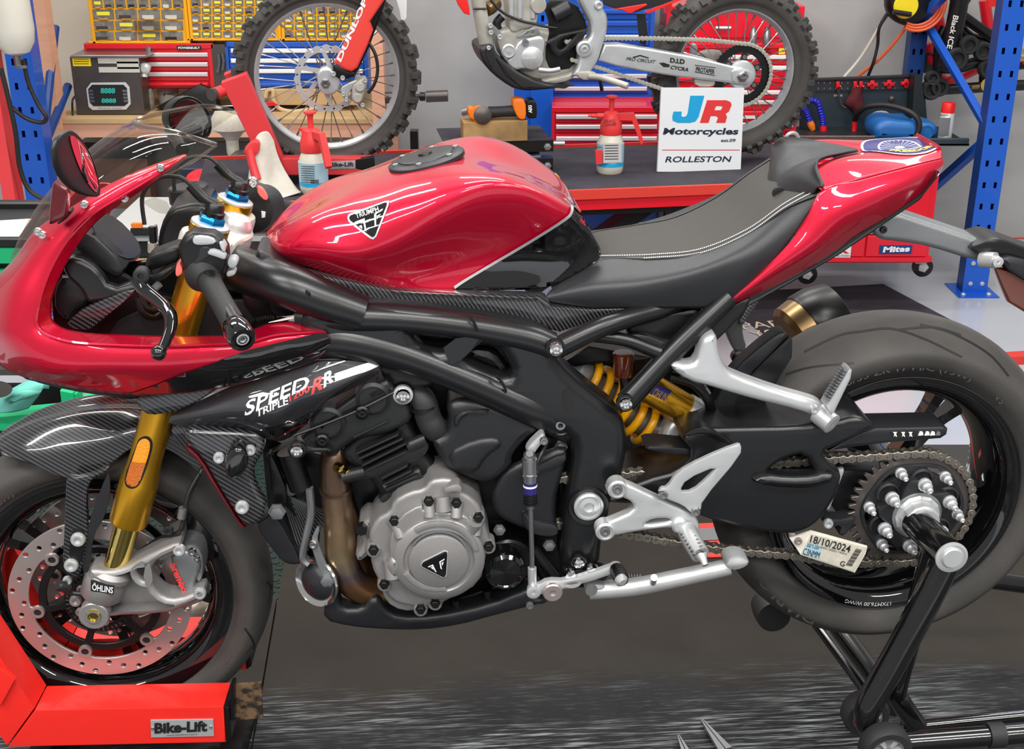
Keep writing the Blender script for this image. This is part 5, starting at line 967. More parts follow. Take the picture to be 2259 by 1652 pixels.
part('sprocket_flange', MB().slab([(c2[0] + (.058 + .012*cos(5*(a-.5)))*cos(a), c2[1] + (.058 + .012*cos(5*(a-.5)))*sin(a)) for a in [2*pi*k/80 for k in range(80)]], -.172, -.150, .004), 'greyblk', spk)
for k in range(6):
    a = 2*pi*k/6 + .42
    part('cush_seat', MB().lathe(V((c2[0]+.062*cos(a), -.152, c2[1]+.062*sin(a))), YN, [(.021, -.002), (.021, .006), (.017, .008), (.016, .002)], 20), 'greyblk', spk)
    for rr, da, wb, sz in ((.060, 0, -.172, .0095), (.081, .5, -.154, .0078)):
        part('sprocket_nut', MB().lathe(V((c2[0]+rr*cos(a+da), wb, c2[1]+rr*sin(a+da))), YN, [(sz*1.3, -.002), (sz*1.3, .003), (sz*1.05, .004), (sz, .014), (sz*.75, .016), (sz*.6, .016), (sz*.6, .026), (sz*.3, .028), (0, .026)], 12), 'alu', spk)
part('axle_nut', MB().lathe(V((c2[0], -.172, c2[1])), YN, [(.040, -.01), (.040, .004), (.036, .008), (.032, .008), (.031, .026), (.028, .028), (.027, .034), (.022, .034)], 12), 'alu', spk, sharp=20)
part('axle_collar', MB().lathe(V((c2[0], -.172, c2[1])), YN, [(.044, -.01), (.044, .001), (.040, .003), (.036, .003)], 36), 'alud', spk)
cf = p(1215, 1105, -.145); cf = V((cf.x, 0, cf.z)); rf2 = .042
dv = V((cs.x - cf.x, cs.z - cf.z)); base = atan2(dv.y, dv.x); off = math.asin((rp - rf2)/dv.length)
path = []
for k in range(13): a = base + pi/2 + off + (pi - 2*off)*k/12 + 0; path.append((cf.x + rf2*cos(a), cf.z + rf2*sin(a)))
lowr = base - pi/2 - off*1.0
sag = [(1420, 1182), (1500, 1197), (1600, 1212), (1690, 1218), (1760, 1224), (1840, 1240)]
path = path[:-1] + [(q.x, q.z) for q in [p(u, v, -.145) for u, v in sag]]
for k in range(31): a = -pi/2 - off*.6 + (pi + off*1.6)*k/30 + base*.5; path.append((cs.x + rp*cos(a), cs.z + rp*sin(a)))
chain_links(path, -.145, .0159, moto, 'chainm', 1.0, True)
S('chain_block', [(1812, 1150), (1826, 1140), (1845, 1148), (1892, 1138), (1884, 1160), (1862, 1185), (1850, 1180), (1858, 1160), (1830, 1165)], -.16, -.13, 'greyblk', .004, 1, label='dark chain roller bracket'); bolt(1827, 1155, -.162, .009, 'alu')
# rego label in its clear holder
lb = S('label_holder', [(1742, 1187), (1790, 1172), (1914, 1206), (1910, 1222), (1886, 1264), (1766, 1224)], -.175, -.170, 'cream', .001, label='registration label in a clear holder')
S('label_paper', [(1790, 1178), (1911, 1208), (1884, 1261), (1768, 1221)], -.1765, -.174, 'label', 0, parent=lb); S('label_tint', [(1772, 1216), (1782, 1197), (1815, 1206), (1806, 1232), (1768, 1221)], -.1768, -.176, 'lblue', 0, parent=lb)
bolt(1761, 1193, -.177, .007, 'disc', lb)
def lx(s, bl, br, tl, b=0): X(s, bl, br, tl, -.1772, 'ink', lb, b)
lx('18/10/2024', (1786, 1196), (1874, 1219), (1790, 1180), .01); lx('2022 TRIUMPH SPEED TRIPLE', (1781, 1201), (1868, 1224), (1782, 1197)); lx('RR 1200', (1780, 1206), (1805, 1212), (1781, 1202)); lx('C3NMM', (1770, 1222), (1806, 1232), (1774, 1208)); lx('G', (1852, 1247), (1862, 1250), (1855, 1236), .01)
for k in range(16):
    t = k/16; a = (1892 - 24*t, 1210 + 38*t); wd = (2.2 if k % 3 else 1.2); S('bar_code', [(a[0]-3, a[1]), (a[0]+10, a[1]+3), (a[0]+10-1, a[1]+3+wd*.6), (a[0]-4, a[1]+wd*.6)], -.1772, -.1768, 'ink', 0, parent=lb)
# ---- rider footrest, gear linkage, side stand
fh = S('footrest_hanger', [(1336, 1079), (1362, 1062), (1384, 1068), (1449, 1099), (1515, 1128), (1540, 1146), (1547, 1176), (1515, 1178), (1489, 1164), (1416, 1172), (1349, 1185), (1334, 1186), (1321, 1172), (1326, 1158), (1349, 1150), (1400, 1128), (1397, 1110), (1368, 1096), (1346, 1092)], -.225, -.205, 'alu', .006, 1, [[(1420, 1158), (1440, 1146), (1478, 1145), (1480, 1152), (1440, 1158)]], n=3, label='silver footrest hanger')
for u, v in ((1362, 1079), (1335, 1172)): L('hanger_lug', (u, v, -.225), [(.0165, -.02), (.0165, .002), (.013, .004), (.011, .001)], 'alu', parent=fh); bolt(u, v, -.226, .009, 'steel', fh)
hp = S('heel_plate', [(1452, 1090), (1458, 1076), (1472, 1076), (1494, 1042), (1548, 1012), (1626, 980), (1637, 982), (1635, 1006), (1550, 1105), (1547, 1128), (1536, 1138), (1522, 1130), (1508, 1116), (1468, 1101)], -.232, -.224, 'alu', .003, 1, [[(1499, 1086), (1515, 1058), (1585, 1028), (1560, 1056), (1528, 1084)]], label='silver heel plate'); bolt(1463, 1092, -.234, .008, 'steel', hp); bolt(1535, 1129, -.234, .008, 'steel', hp)
L('peg_pivot', (1500, 1160, -.228), [(.013, -.02), (.014, .0), (.010, .004), (0, .004)], 'alu')
rp_ = T('rider_peg', [(1515, 1168, -.225), (1525, 1190, -.25), (1545, 1224, -.285)], [.0165, .0165, .0155], 'alu', 16, 3, label='knurled alloy footpeg')
for k in range(7):
    for j in (-1, 1): a = p(1515 + k*4.4 + j*9, 1174 + k*7.4 - j*4, -.245 - k*.008); part('peg_knurl', MB().ball(a, .004, 6), 'steel', rp_)
T('peg_tip', [(1547, 1226, -.287), (1552, 1236, -.295), (1556, 1247, -.302)], [.011, .006, .0055], 'alu', 12, 2)
ss = T('side_stand', [(1300, 1302, -.20), (1400, 1294, -.205), (1500, 1274, -.21), (1610, 1250, -.215)], [.0165, .016, .0155, .0145], 'alu', 14, 4, label='silver side stand folded up')
S('stand_foot', [(1600, 1246), (1612, 1232), (1640, 1230), (1656, 1240), (1650, 1252), (1625, 1262), (1606, 1258)], -.235, -.195, 'alu', .008, 1, parent=ss); T('stand_peg', [(1440, 1286, -.215), (1443, 1274, -.24)], .006, 'steel', 10, 1, ss)
S('stand_pivot', [(1290, 1296), (1310, 1288), (1340, 1292), (1330, 1312), (1300, 1314), (1290, 1308)], -.215, -.19, 'alu', .006, 1, parent=ss); L('stand_bolt', (1304, 1301, -.217), [(.011, 0), (.010, .003), (0, .003)], 'alud', parent=ss)
q = [p(1378 + 6*t, 1272, -.17) for t in range(7)]; q = [q[0] + (q[-1]-q[0])*t/40 + V((0, cos(t*.9), sin(t*.9)))*.006 for t in range(41)]; part('stand_spring', MB().tube(q, .0014, 6), 'steel', ss)
gl_ = S('gear_lever', [(1163, 1302), (1172, 1292), (1188, 1292), (1208, 1280), (1250, 1282), (1344, 1252), (1358, 1244), (1372, 1248), (1368, 1262), (1345, 1270), (1300, 1286), (1245, 1298), (1228, 1316), (1195, 1312), (1180, 1316), (1166, 1313)], -.225, -.213, 'alu', .004, 1, [[(1248, 1290), (1268, 1286), (1278, 1288), (1262, 1294)]], label='silver gear lever')
L('lever_pivot', (1219, 1305, -.228), [(.017, -.004), (.017, .004), (.015, .006), (.006, .006), (.005, .002), (0, .002)], 'disc', parent=gl_); L('lever_end', (1177, 1305, -.226), [(.012, -.004), (.012, .003), (.006, .005), (0, .003)], 'alu', parent=gl_)
t_ = T('gear_peg', [(1360, 1256, -.225), (1371, 1278, -.27)], .012, 'black', 14, 1, gl_)
for k in range(5): a = p(1361 + k*2.1, 1258 + k*4, -.229 - k*.009); part('peg_ridge', MB().lathe(a, gd, [(.0135, 0), (.0135, .004)], 14), 'rubber', gl_)
L('gear_peg_tip', (1372, 1282, -.276), [(.011, -.006), (.011, .0), (.006, .004), (0, .004)], 'alu', gd, parent=gl_)
def seg(name, v0, v1, r, mat, **k): return T(name, [(1168 + (v0-1000)*.0235, v0, -.215), (1168 + (v1-1000)*.0235, v1, -.215)], r, mat, 16, 1, **k)
sh = seg('shift_sensor', 1012, 1050, .0125, 'steel', label='silver shift sensor'); L('shift_joint', (1168, 1004, -.215), [(.009, -.008), (.010, 0), (.006, .006), (0, .006)], 'steel', (0, -.6, .8), parent=sh)
seg('sensor_ring', 1043, 1046, .014, 'chrome', parent=sh); seg('shift_sensor', 1050, 1062, .011, 'steel', parent=sh); seg('sensor_band', 1062, 1086, .0115, 'purple', parent=sh); seg('sensor_band', 1068, 1072, .0118, 'paper', parent=sh); seg('sensor_band', 1086, 1108, .010, 'black', parent=sh)
for v in (1094, 1101, 1107): seg('seal_ring', v, v+4, .0115, 'black', parent=sh)
seg('shift_rod', 1108, 1255, .0042, 'steel', parent=sh); seg('rod_nut', 1112, 1120, .007, 'steel', parent=sh); seg('rod_end', 1252, 1292, .0075, 'alu', parent=sh)
T('sensor_lead', [(1185, 1020, -.2), (1200, 990, -.19), (1212, 970, -.17)], .004, 'black', 8)
S('gear_arm', [(1160, 1000), (1165, 985), (1190, 960), (1200, 955), (1206, 970), (1186, 992), (1176, 1010)], -.20, -.18, 'alu', .005, 1); bolt(1200, 973, -.205, .007, 'steel'); S('stand_bracket', [(1240, 1265), (1260, 1255), (1330, 1258), (1345, 1272), (1330, 1295), (1290, 1300), (1250, 1295)], -.20, -.17, 'black', .006, 1)
for u, v in ((1258, 1268), (1306, 1258)): bolt(u, v, -.205, .012, 'chrome', h=.9)
# ================================================================ far lift with the dirt bike
DK = F(.1, 2.78, 9); FR = DK
ZT = p(1200, 424, -.36).z
fl = thing('lift_platform', 'raised far lift with orange-red edge carrying the dirt bike', 'lift platform', DK)
xl, xr = p(420, 430, -.36).x, p(1840, 400, -.36).x
part('deck_sheet', MB().box((xl, -.35, ZT-.01), (xr, .36, ZT)), 'mat'); part('deck_rim', MB().box((xl, -.365, ZT-.032), (xr, -.35, ZT+.003)), 'rfloor'); part('deck_rim', MB().box((xl, .36, ZT-.02), (xr, .375, ZT+.012)), 'rfloor')
part('deck_side', MB().box((xl, -.352, ZT-.075), (xr, .35, ZT-.011)), 'boxred'); part('lower_rail', MB().box((xl, -.33, ZT-.10), (xr, -.28, ZT-.075)), 'black'); part('lower_rail', MB().box((xl, .28, ZT-.10), (xr, .33, ZT-.075)), 'black')
a, b = p(1440, 440, -.2), p(1160, 640, -.2); part('scissor_arm', MB().beam(a + (a-b)*.1, b, .05, .10, (0, 1, 0)), 'black'); c = V((b.x, b.y, ZF)); part('scissor_arm', MB().beam(V((b.x, .1, a.z)), V((a.x, .1, b.z)), .05, .10, (0, 1, 0)), 'black')
xe = p(2330, 800, -.36).x; part('base_rail', MB().box((xl+.2, -.37, ZF), (xe+.1, -.31, ZF+.035)), 'rfloor')
# ---- dirt bike
db = thing('dirt_bike', 'red and silver dirt bike with knobbly tyres on the far lift', 'motorcycle', DK)
kf, kr = p(722, 168, 0), p(1617, 156, 0)
def mxwheel(c, r, W, rim, hw, nk, side, lab):
    t = part('knobbly_tyre', tyre_mb(c, r-.012, W, rim, 64), 'tyre', db, lab); rm = part('wheel_rim', MB().lathe(c, (0, 1, 0), [(rim+.012, -hw), (rim+.013, -hw+.004), (rim-.004, -hw*.7), (rim-.016, -hw*.5), (rim-.016, hw*.5), (rim-.004, hw*.7), (rim+.013, hw-.004), (rim+.012, hw), (rim-.01, hw), (rim-.022, hw*.4), (rim-.022, -hw*.4), (rim-.01, -hw)], 72, closed=True), 'dalu', db)
    km = []
    for sx in (1.0, 1.4): 
        m = MB(); m.loft([[V((x*.0115, y*.0105*sx, -.004)) for x, y in ((-1, -1), (1, -1), (1, 1), (-1, 1))], [V((x*.0094, y*.0085*sx, .0145)) for x, y in ((-1, -1), (1, -1), (1, 1), (-1, 1))]]); me = m.mesh('tread_knob'); me.materials.append(mt['tyre2']); km.append(me)
    rows = ((-.44, .70, 2.2), (-.30, .93, .9), (-.12, 1.0, .2), (.10, 1.0, -.2), (.30, .93, -.9), (.44, .70, -2.2)); h = r - .012 - rim
    for k in range(nk):
        for j, (wo, hr, tl_) in enumerate(rows):
            if (k + j) % 2 and 0 < j < 5: continue
            a = 2*pi*(k + .5*(j % 2))/nk; rr = rim + h*hr
            o = obj('tread_knob', km[j in (0, 5)], None, t); x = V((-sin(a), 0, cos(a))); z = V((cos(a), 0, sin(a))); y = V((0, 1, 0)); ti = -tl_*.45
            z2 = z*cos(ti) + y*sin(ti); y2 = x.cross(z2)*-1
            m4 = Matrix((x, z2.cross(x), z2)).transposed().to_4x4(); o.matrix_local = Matrix.Translation(c + z*rr + y*W*wo) @ m4
    part('hub', MB().lathe(c, (0, 1, 0), [(.02, -.07), (.032, -.055), (.03, -.04), (.022, -.03), (.022, .03), (.03, .04), (.032, .055), (.02, .07)], 24), 'dalu', rm)
    me = None
    for k in range(36):
        a = 2*pi*k/36; s = 1 if k % 2 else -1; da = (.62 if (k//2) % 2 else -.62)
        p0 = c + V((.03*cos(a+da), s*.038, .03*sin(a+da))); p1 = c + V(((rim-.018)*cos(a), s*.004, (rim-.018)*sin(a))); d = (p1-p0).normalized()
        if me is None:
            ln = (p1-p0).length; m = MB().lathe((0, 0, 0), (0, 0, 1), [(.0021, 0), (.0021, ln-.02), (.0042, ln-.02), (.0042, ln)], 6); me = m.mesh('wheel_spoke'); me.materials.append(mt['steel'])
        o = obj('wheel_spoke', me, None, rm); o.matrix_local = Matrix.Translation(p0) @ d.to_track_quat('Z', 'Y').to_matrix().to_4x4()
    return t, rm
mxwheel(kf, .343, .085, .268, .018, 44, -1, 'narrow knobbly front tyre'); mxwheel(kr, .335, .115, .240, .026, 42, -1, 'wide knobbly rear tyre')
def wave(c, r0, r1, w, n, amp, holes=True):
    o_ = [(c.x + (r0 + amp*cos(n*a))*cos(a), c.z + (r0 + amp*cos(n*a))*sin(a)) for a in [2*pi*k/144 for k in range(144)]]
    hs = [circ((c.x, c.z), r1, 48)] + (ring_holes((c.x, c.z), (r0+r1)/2+.001, .0042, [2*pi*(k+.5)/n for k in range(n)]) if holes else [])
    return MB().slab(o_, w, w+.004, .0005, hs, 1)
fd = part('brake_disc', wave(kf, .119, .098, -.062, 20, .003), 'dalu', db)
for k in range(6):
    a = k*pi/3 + .3; q = [kf + V((r*cos(a+e), 0, r*sin(a+e))) for r, e in ((.045, -.25), (.10, .25), (.10, .40), (.045, .2))]; part('disc_arm', MB().slab([(v.x, v.z) for v in q], -.064, -.06, 0), 'dalu', fd)
T('fork_tube', [(862, -90, -.10), (835, 0, -.10), (800, 100, -.10), (770, 165, -.10)], [.026, .026, .024, .022], 'black', 16, 1); part('fork_tube', MB().tube([V((q.x, .10, q.z)) for q in (p(862, -90, -.10), p(770, 165, -.10))], .024, 14), 'black', db)
fg = S('fork_guard', [(737, 139), (748, 118), (791, 36), (803, 0), (812, -30), (860, -30), (849, 0), (817, 48), (824, 66), (812, 100), (789, 150), (776, 159), (762, 155)], -.15, -.12, 'forkred', .010, 0, n=3, label='red fork guard with white lettering')
X('DUNLOP', (752, 138), (812, 0), (742, 130), -.152, 'white', fg, .04)
S('axle_lug', [(733, 140), (745, 150), (770, 160), (784, 158), (780, 170), (755, 178), (735, 165)], -.125, -.09, 'black', .004, 1); bolt(736, 163, -.13, .009, 'dalu'); bolt(756, 172, -.13, .009, 'dalu')
S('axle_lug', [(698, 168), (706, 152), (722, 148), (744, 160), (752, 180), (744, 205), (722, 212), (704, 200)], -.115, -.08, 'dalu', .008, 1, n=3); L('axle_nut', (718, 184, -.118), [(.018, -.01), (.018, .004), (.014, .010), (.008, .010), (.007, .002), (0, .002)], 'steel', seg=6)
S('caliper_bracket', [(748, 195), (775, 180), (800, 172), (800, 180), (770, 200), (768, 222), (755, 212)], -.10, -.085, 'dalu', .004, 1)
S('brake_caliper', [(778, 188), (790, 176), (806, 170), (812, 180), (806, 200), (800, 222), (786, 228), (776, 220), (776, 206)], -.115, -.06, 'dirt', .008, 1, n=3); L('caliper_piston', (794, 192, -.117), [(.018, -.01), (.018, .004), (.014, .008), (0, .008)], 'dirt'); L('caliper_piston', (788, 216, -.117), [(.018, -.01), (.018, .004), (.014, .008), (0, .008)], 'dirt')
T('brake_hose', [(812, 92, -.11), (828, 120, -.12), (833, 155, -.12), (826, 185, -.12), (812, 205, -.11)], .006, 'hose', 8)
for u, v in ((757, 208), (800, 232), (806, 178), (764, 220)): bolt(u, v, -.12, .008, 'dalu')
S('front_guard', [(868, -20), (898, -20), (897, 38), (893, 46), (884, 44), (880, 20)], .06, .07, 'white', .003, 0, label='white lower guard')
# frame, engine
S('frame_spar', [(1267, -20), (1292, 29), (1304, 51), (1305, 76), (1292, 94), (1276, 100), (1279, 124), (1275, 146), (1267, 160), (1262, 170), (1292, 166), (1306, 158), (1311, 150), (1321, 134), (1332, 97), (1341, 70), (1342, 36), (1330, 18), (1320, -20)], -.125, -.07, 'dalu', .014, 1, n=3, label='curved alloy frame spar')
L('spar_pivot', (1289, 108, -.127), [(.03, -.01), (.03, .004), (.022, .006), (.018, -.002), (.016, .004), (.007, .005), (.006, -.002), (0, -.002)], 'dalu'); bolt(1321, 12, -.13, .016, 'dalu')
T('down_tube', [(1050, -40, -.06), (1058, 20, -.06), (1068, 70, -.06), (1076, 110, -.06)], [.026, .026, .028, .026], 'dirt', 14, 4); T('tube_tie', [(1044, 19, -.085), (1074, 19, -.085)], .004, 'black', 6, 1)
S('skid_plate', [(1056, 111), (1066, 102), (1089, 98), (1095, 117), (1117, 139), (1146, 161), (1190, 180), (1234, 188), (1280, 190), (1175, 201), (1146, 200), (1124, 191), (1088, 165), (1066, 139)], -.13, .10, 'skid', .012, 1, n=3, label='black plastic skid plate')
S('skid_tab', [(1068, 102), (1088, 99), (1088, 156), (1076, 136)], -.134, -.12, 'skid', .003, 1); bolt(1078, 106, -.137, .008, 'dalu')
for k in range(6): T('skid_rib', [(1094 + k*4, 128 + k*7, -.132), (1130 + k*5, 176 + k*3.5, -.132)], .0025, 'black', 6, 1)
S('engine_case', [(1092, 78), (1110, 66), (1150, 60), (1200, 66), (1240, 60), (1290, 90), (1272, 150), (1240, 175), (1190, 178), (1146, 160), (1110, 135)], -.06, .06, 'dirt', .01, 1)
S('engine_side_dark', [(1195, 0), (1268, 0), (1300, 60), (1285, 90), (1270, 150), (1215, 158), (1200, 120), (1215, 60)], -.064, -.05, 'black', .004, 1)
ec = S('engine_cover', [(1137, 104), (1146, 90), (1170, 84), (1190, 79), (1200, 84), (1204, 95), (1199, 124), (1196, 139), (1188, 150), (1175, 154), (1153, 152), (1136, 156), (1117, 138), (1124, 128), (1134, 122)], -.115, -.05, 'dalu', .008, 1, n=3, label='grey alloy engine cover')
L('cover_disc', (1174, 128, -.116), [(.040, -.004), (.040, .003), (.036, .005), (0, .006)], 'dalu', parent=ec); X('HONDA', (1154, 131), (1183, 129), (1154, 127), -.123, 'paper', ec); L('filter_cover', (1122, 113, -.118), [(.026, -.01), (.026, .004), (.021, .008), (.018, .004), (.005, .004), (.005, .008), (0, .008)], 'dalu', parent=ec); L('timing_plug', (1159, 94, -.117), [(.013, -.004), (.013, .004), (.006, .004), (.004, .001), (0, .001)], 'alud', parent=ec)
S('case_bracket', [(1137, 82), (1165, 66), (1180, 58), (1190, 66), (1192, 78), (1165, 82), (1142, 86)], -.105, -.095, 'alud', .003, 1, [[(1158, 76), (1166, 68), (1164, 76)], [(1172, 74), (1176, 66), (1178, 74)]])
S('cylinder', [(1117, -20), (1195, -20), (1190, 20), (1186, 46), (1180, 60), (1150, 66), (1138, 72), (1124, 68), (1124, 30)], -.07, .05, 'dirt', .008, 1)
for u in (1128, 1147, 1176): T('cylinder_stud', [(u, -10, -.072), (u, 40, -.072)], .010, 'dalu', 10, 1)
L('water_pump', (1188, 12, -.08), [(.03, -.03), (.03, .0), (.026, .008), (0, .008)], 'dirt'); T('starter_motor', [(1222, 34, -.09), (1256, 16, -.09)], .028, 'greyblk', 18, 1)
S('chain_cover', [(1204, 95), (1226, 82), (1234, 76), (1297, 64), (1286, 88), (1256, 112), (1232, 127), (1218, 112), (1214, 98)], -.12, -.10, 'plastic', .005, 0, [[(1228, 106), (1234, 88), (1276, 73), (1262, 88), (1240, 112)]], label='black plastic chain cover')
T('clutch_cable', [(1082, 0, -.09), (1110, 28, -.09), (1150, 46, -.09), (1176, 52, -.09), (1200, 58, -.09), (1228, 62, -.09)], .005, 'hose', 8); T('radiator_hose', [(1108, 36, 0), (1096, 50, 0), (1098, 64, 0)], .016, 'hose', 12); L('exhaust_stub', (1085, 14, -.02), [(.024, -.03), (.026, .02), (.024, .04)], 'bronze', (-.5, -.6, -.2))
S('motor_mount', [(1078, 52), (1084, 50), (1108, 74), (1108, 84), (1100, 86), (1078, 68)], -.10, -.09, 'alud', .003, 1); bolt(1082, 57, -.105, .009, 'dalu'); bolt(1083, 72, -.105, .009, 'dalu'); bolt(1103, 82, -.105, .010, 'dalu')
S('lower_frame', [(1190, 180), (1225, 170), (1262, 162), (1276, 150), (1268, 172), (1240, 184), (1200, 186)], -.10, -.07, 'dirt', .008, 1); T('gear_pedal', [(1190, 154, -.12), (1215, 156, -.14), (1236, 152, -.15)], .009, 'dalu', 10, 3)
T('foot_peg', [(1300, 168, -.13), (1330, 172, -.16), (1385, 190, -.22)], .012, 'dirt', 10, 3); S('peg_mount', [(1268, 158), (1310, 156), (1325, 172), (1305, 178), (1280, 176)], -.13, -.10, 'dirt', .006, 1); T('engine_stay', [(1322, 165, -.10), (1328, 200, -.10)], .007, 'black', 8, 1)
sa_ = S('swingarm', [(1322, 134), (1334, 98), (1367, 97), (1440, 109), (1530, 125), (1620, 147), (1640, 150), (1646, 186), (1612, 184), (1490, 169), (1420, 158), (1360, 146)], -.125, -.075, 'dalu', .008, 0, n=3, label='silver swingarm with black stickers')
X('PRO CIRCUIT', (1381, 133), (1444, 140), (1384, 126), -.1265, 'ink', sa_, .01); X('D.I.D', (1478, 138), (1510, 142), (1479, 127), -.1265, 'ink', sa_, .04); X('CYCRA', (1478, 152), (1518, 158), (1481, 144), -.1265, 'ink', sa_, .03); X('PROTAPER', (1535, 158), (1576, 164), (1536, 147), -.1265, 'ink', sa_, .02)
for q in ([(1395, 126), (1412, 121), (1432, 127), (1430, 129), (1412, 124), (1398, 128)], [(1454, 139), (1464, 138), (1478, 143), (1476, 148), (1464, 148)]): S('sticker_mark', q, -.1265, -.126, 'ink', 0, parent=sa_)
for a_, b_ in (((1533, 143), (1579, 149)), ((1533, 158), (1577, 166))): S('sticker_mark', [a_, b_, (b_[0], b_[1]+1.5), (a_[0], a_[1]+1.5)], -.1265, -.126, 'ink', 0, parent=sa_)
for u, v in ((1640, 150),): S('axle_block', [(1614, 150), (1640, 152), (1662, 158), (1660, 178), (1646, 188), (1614, 184)], -.130, -.09, 'dalu', .006, 1)
L('axle_nut', (1638, 168, -.132), [(.022, -.006), (.022, .008), (.016, .012), (.010, .012), (.009, .002), (0, .002)], 'steel', seg=6)
S('chain_guide', [(1530, 170), (1560, 172), (1580, 178), (1575, 192), (1535, 192)], -.11, -.08, 'dirt', .004, 1)
rs_ = V((kr.x, 0, kr.z)); sp2 = part('rear_sprocket', wave(rs_, .112, .082, -.098, 46, .0025, False), 'black', db)
for k in range(6):
    a = k*pi/3+.4; q = [rs_ + V((r*cos(a+e), 0, r*sin(a+e))) for r, e in ((.04, -.35), (.086, -.12), (.086, .12), (.04, .35))]; part('sprocket_arm', MB().slab([(v.x, v.z) for v in q], -.098, -.092, .001), 'greyblk', sp2)
    part('bolt', MB().lathe(V((rs_.x+.066*cos(a), -.098, rs_.z+.066*sin(a))), YN, [(.008, 0), (.008, .003), (.004, .003), (.003, .001), (0, .001)], 10), 'steel', sp2)
L('rear_hub', V((rs_.x, -.085, rs_.z)), [(.055, 0), (.055, .02), (.05, .026), (.03, .03), (0, .03)], 'dalu', parent=sp2)
top_ = [p(1250, 92, -.10), p(1345, 84, -.10), p(1450, 85, -.10), p(1560, 88, -.10)]; bot_ = [p(1460, 196, -.10), p(1400, 176, -.10), p(1330, 152, -.10), p(1262, 132, -.10)]
path = [(q.x, q.z) for q in top_] + [(rs_.x + .115*cos(a), rs_.z + .115*sin(a)) for a in [pi/2 + .0 - (pi+.35)*k/16 for k in range(17)]] + [(q.x, q.z) for q in bot_]
chain_links(path, -.10, .0159, db, 'dirt', 1.05)
S('tail_panel', [(1330, -20), (1332, 10), (1356, 20), (1400, 28), (1500, 0), (1520, -20)], -.12, -.10, 'skid', .004, 0); S('tail_panel', [(1342, 16), (1360, 19), (1426, 8), (1428, 12), (1390, 30), (1372, 22)], -.125, -.12, 'dred', .002, 0, label='red panel'); S('tail_panel', [(1420, 26), (1500, -4), (1508, -2), (1430, 30)], -.125, -.12, 'dred', .001, 0)
S('radiator_shroud', [(1000, -20), (1028, -20), (1036, 20), (1037, 34), (1024, 30), (1010, 10)], -.16, -.15, 'dred', .003, 0, label='red shroud tip'); S('mud_flap', [(1405, 30), (1424, 30), (1430, 80), (1424, 100), (1412, 96), (1408, 60)], .02, .03, 'skid', .003)
S('rear_brake', [(1525, 98), (1535, 95), (1540, 105), (1538, 130), (1526, 130)], .05, .07, 'dalu', .003, 1); S('rear_brake', [(1540, 118), (1570, 110), (1600, 115), (1590, 132), (1550, 136)], .05, .08, 'dirt', .004, 1); S('rear_fender', [(1468, -20), (1490, -20), (1480, 25), (1470, 30)], -.02, .02, 'dred', .003)
# ---- far chock
fc_ = thing('wheel_chock', 'faded red wheel clamp holding the dirt bike front wheel on the far lift', 'wheel chock', DK)
for sg in (0, 1):
    def c2_(name, px, mat, w0=-.125, w1=-.06, bev=.003):
        q = pl(px, w0); part(name, MB().slab(q, w0, w1, bev) if not sg else MB().slab(q, -w1, -w0, bev), mat)
    c2_('base_beam', [(618, 350), (822, 350), (824, 386), (604, 386)], 'farred'); c2_('upright_beam', [(488, 184), (544, 163), (625, 348), (606, 386), (590, 384)], 'farred'); c2_('beam_cap', [(784, 352), (826, 346), (828, 372), (800, 376), (784, 372)], 'black', -.127, -.10) if not sg else None
T('cross_bar', [(470, 208, -.16), (510, 192, -.06)], .020, 'farred', 16, 1); T('bar_end', [(466, 209, -.168), (472, 207, -.155)], .0215, 'steelgrey', 16, 1)
np_ = S('nameplate', [(726, 356), (784, 354), (784, 372), (727, 374)], -.1275, -.125, 'plate', .0005); X('Bike-Lift', (728, 368), (780, 367), (728, 358), -.1282, 'ink', np_, .03); X('www.bikelifteurope.it', (738, 373), (770, 372), (738, 371), -.1282, 'ink', np_)
h_ = S('lock_handle', [(534, 335), (560, 308), (575, 316), (572, 338), (556, 346), (560, 394), (566, 396), (552, 398), (548, 346)], -.21, -.17, 'farred', .005, 1)
T('lock_lever', [(550, 330, -.21), (556, 360, -.22), (567, 396, -.24)], .016, 'farred', 10, 1)
def wz(u, v, z=None): return FR.Z(u, v, ZT if z is None else z).y
def base(u, v, z=None): return FR.Z(u, v, ZT if z is None else z)
# ---- spray bottles
def bottle(u, vb, lab, turn, mats_):
    t = thing('spray_bottle', lab, 'bottle', DK, 'pump spray bottles on the far lift'); c = base(u, vb); ax_ = V((0, 0, 1))
    part('bottle_body', MB().lathe(c, ax_, [(.045, 0), (.05, .006), (.052, .03), (.052, .10), (.046, .13), (.036, .15), (.034, .155)], 28), 'bottle')
    lb_ = part('bottle_label', MB().lathe(c, ax_, [(.0526, .035), (.0526, .115)], 28), 'lblue'); part('label_band', MB().lathe(c, ax_, [(.0529, .030), (.0529, .044)], 28), 'cyan', lb_)
    hd = part('pump_head', MB().lathe(c, ax_, [(.040, .148), (.042, .152), (.041, .185), (.034, .205), (.03, .225), (.02, .232), (.010, .234), (.010, .275), (.012, .28), (.022, .284), (.022, .290), (.01, .294), (0, .294)], 24), 'lred', None, 'red pump head')
    d = V((cos(turn), sin(turn), 0)); s = V((-d.y, d.x, 0))
    part('nozzle', MB().lathe(c + V((0, 0, .216)) - d*.02, -d, [(.011, 0), (.011, .035), (.007, .037), (.007, .055), (.004, .056), (.004, .068), (0, .068)], 12), 'lred', hd)
    pr = [(.02, .225), (.085, .228), (.105, .18), (.125, .118), (.115, .108), (.098, .15), (.078, .200), (.02, .202)]
    part('trigger', MB().loft([[c + d*x + s*w + V((0, 0, z)) for x, z in pr] for w in (-.012, .012)]), 'lred', hd); return t, c
b2, c_ = bottle(1345, 380, 'spray bottle with red pump lettered BRAKE CLEANER, left of the white sign', -.15, 0)
ROOT = b2
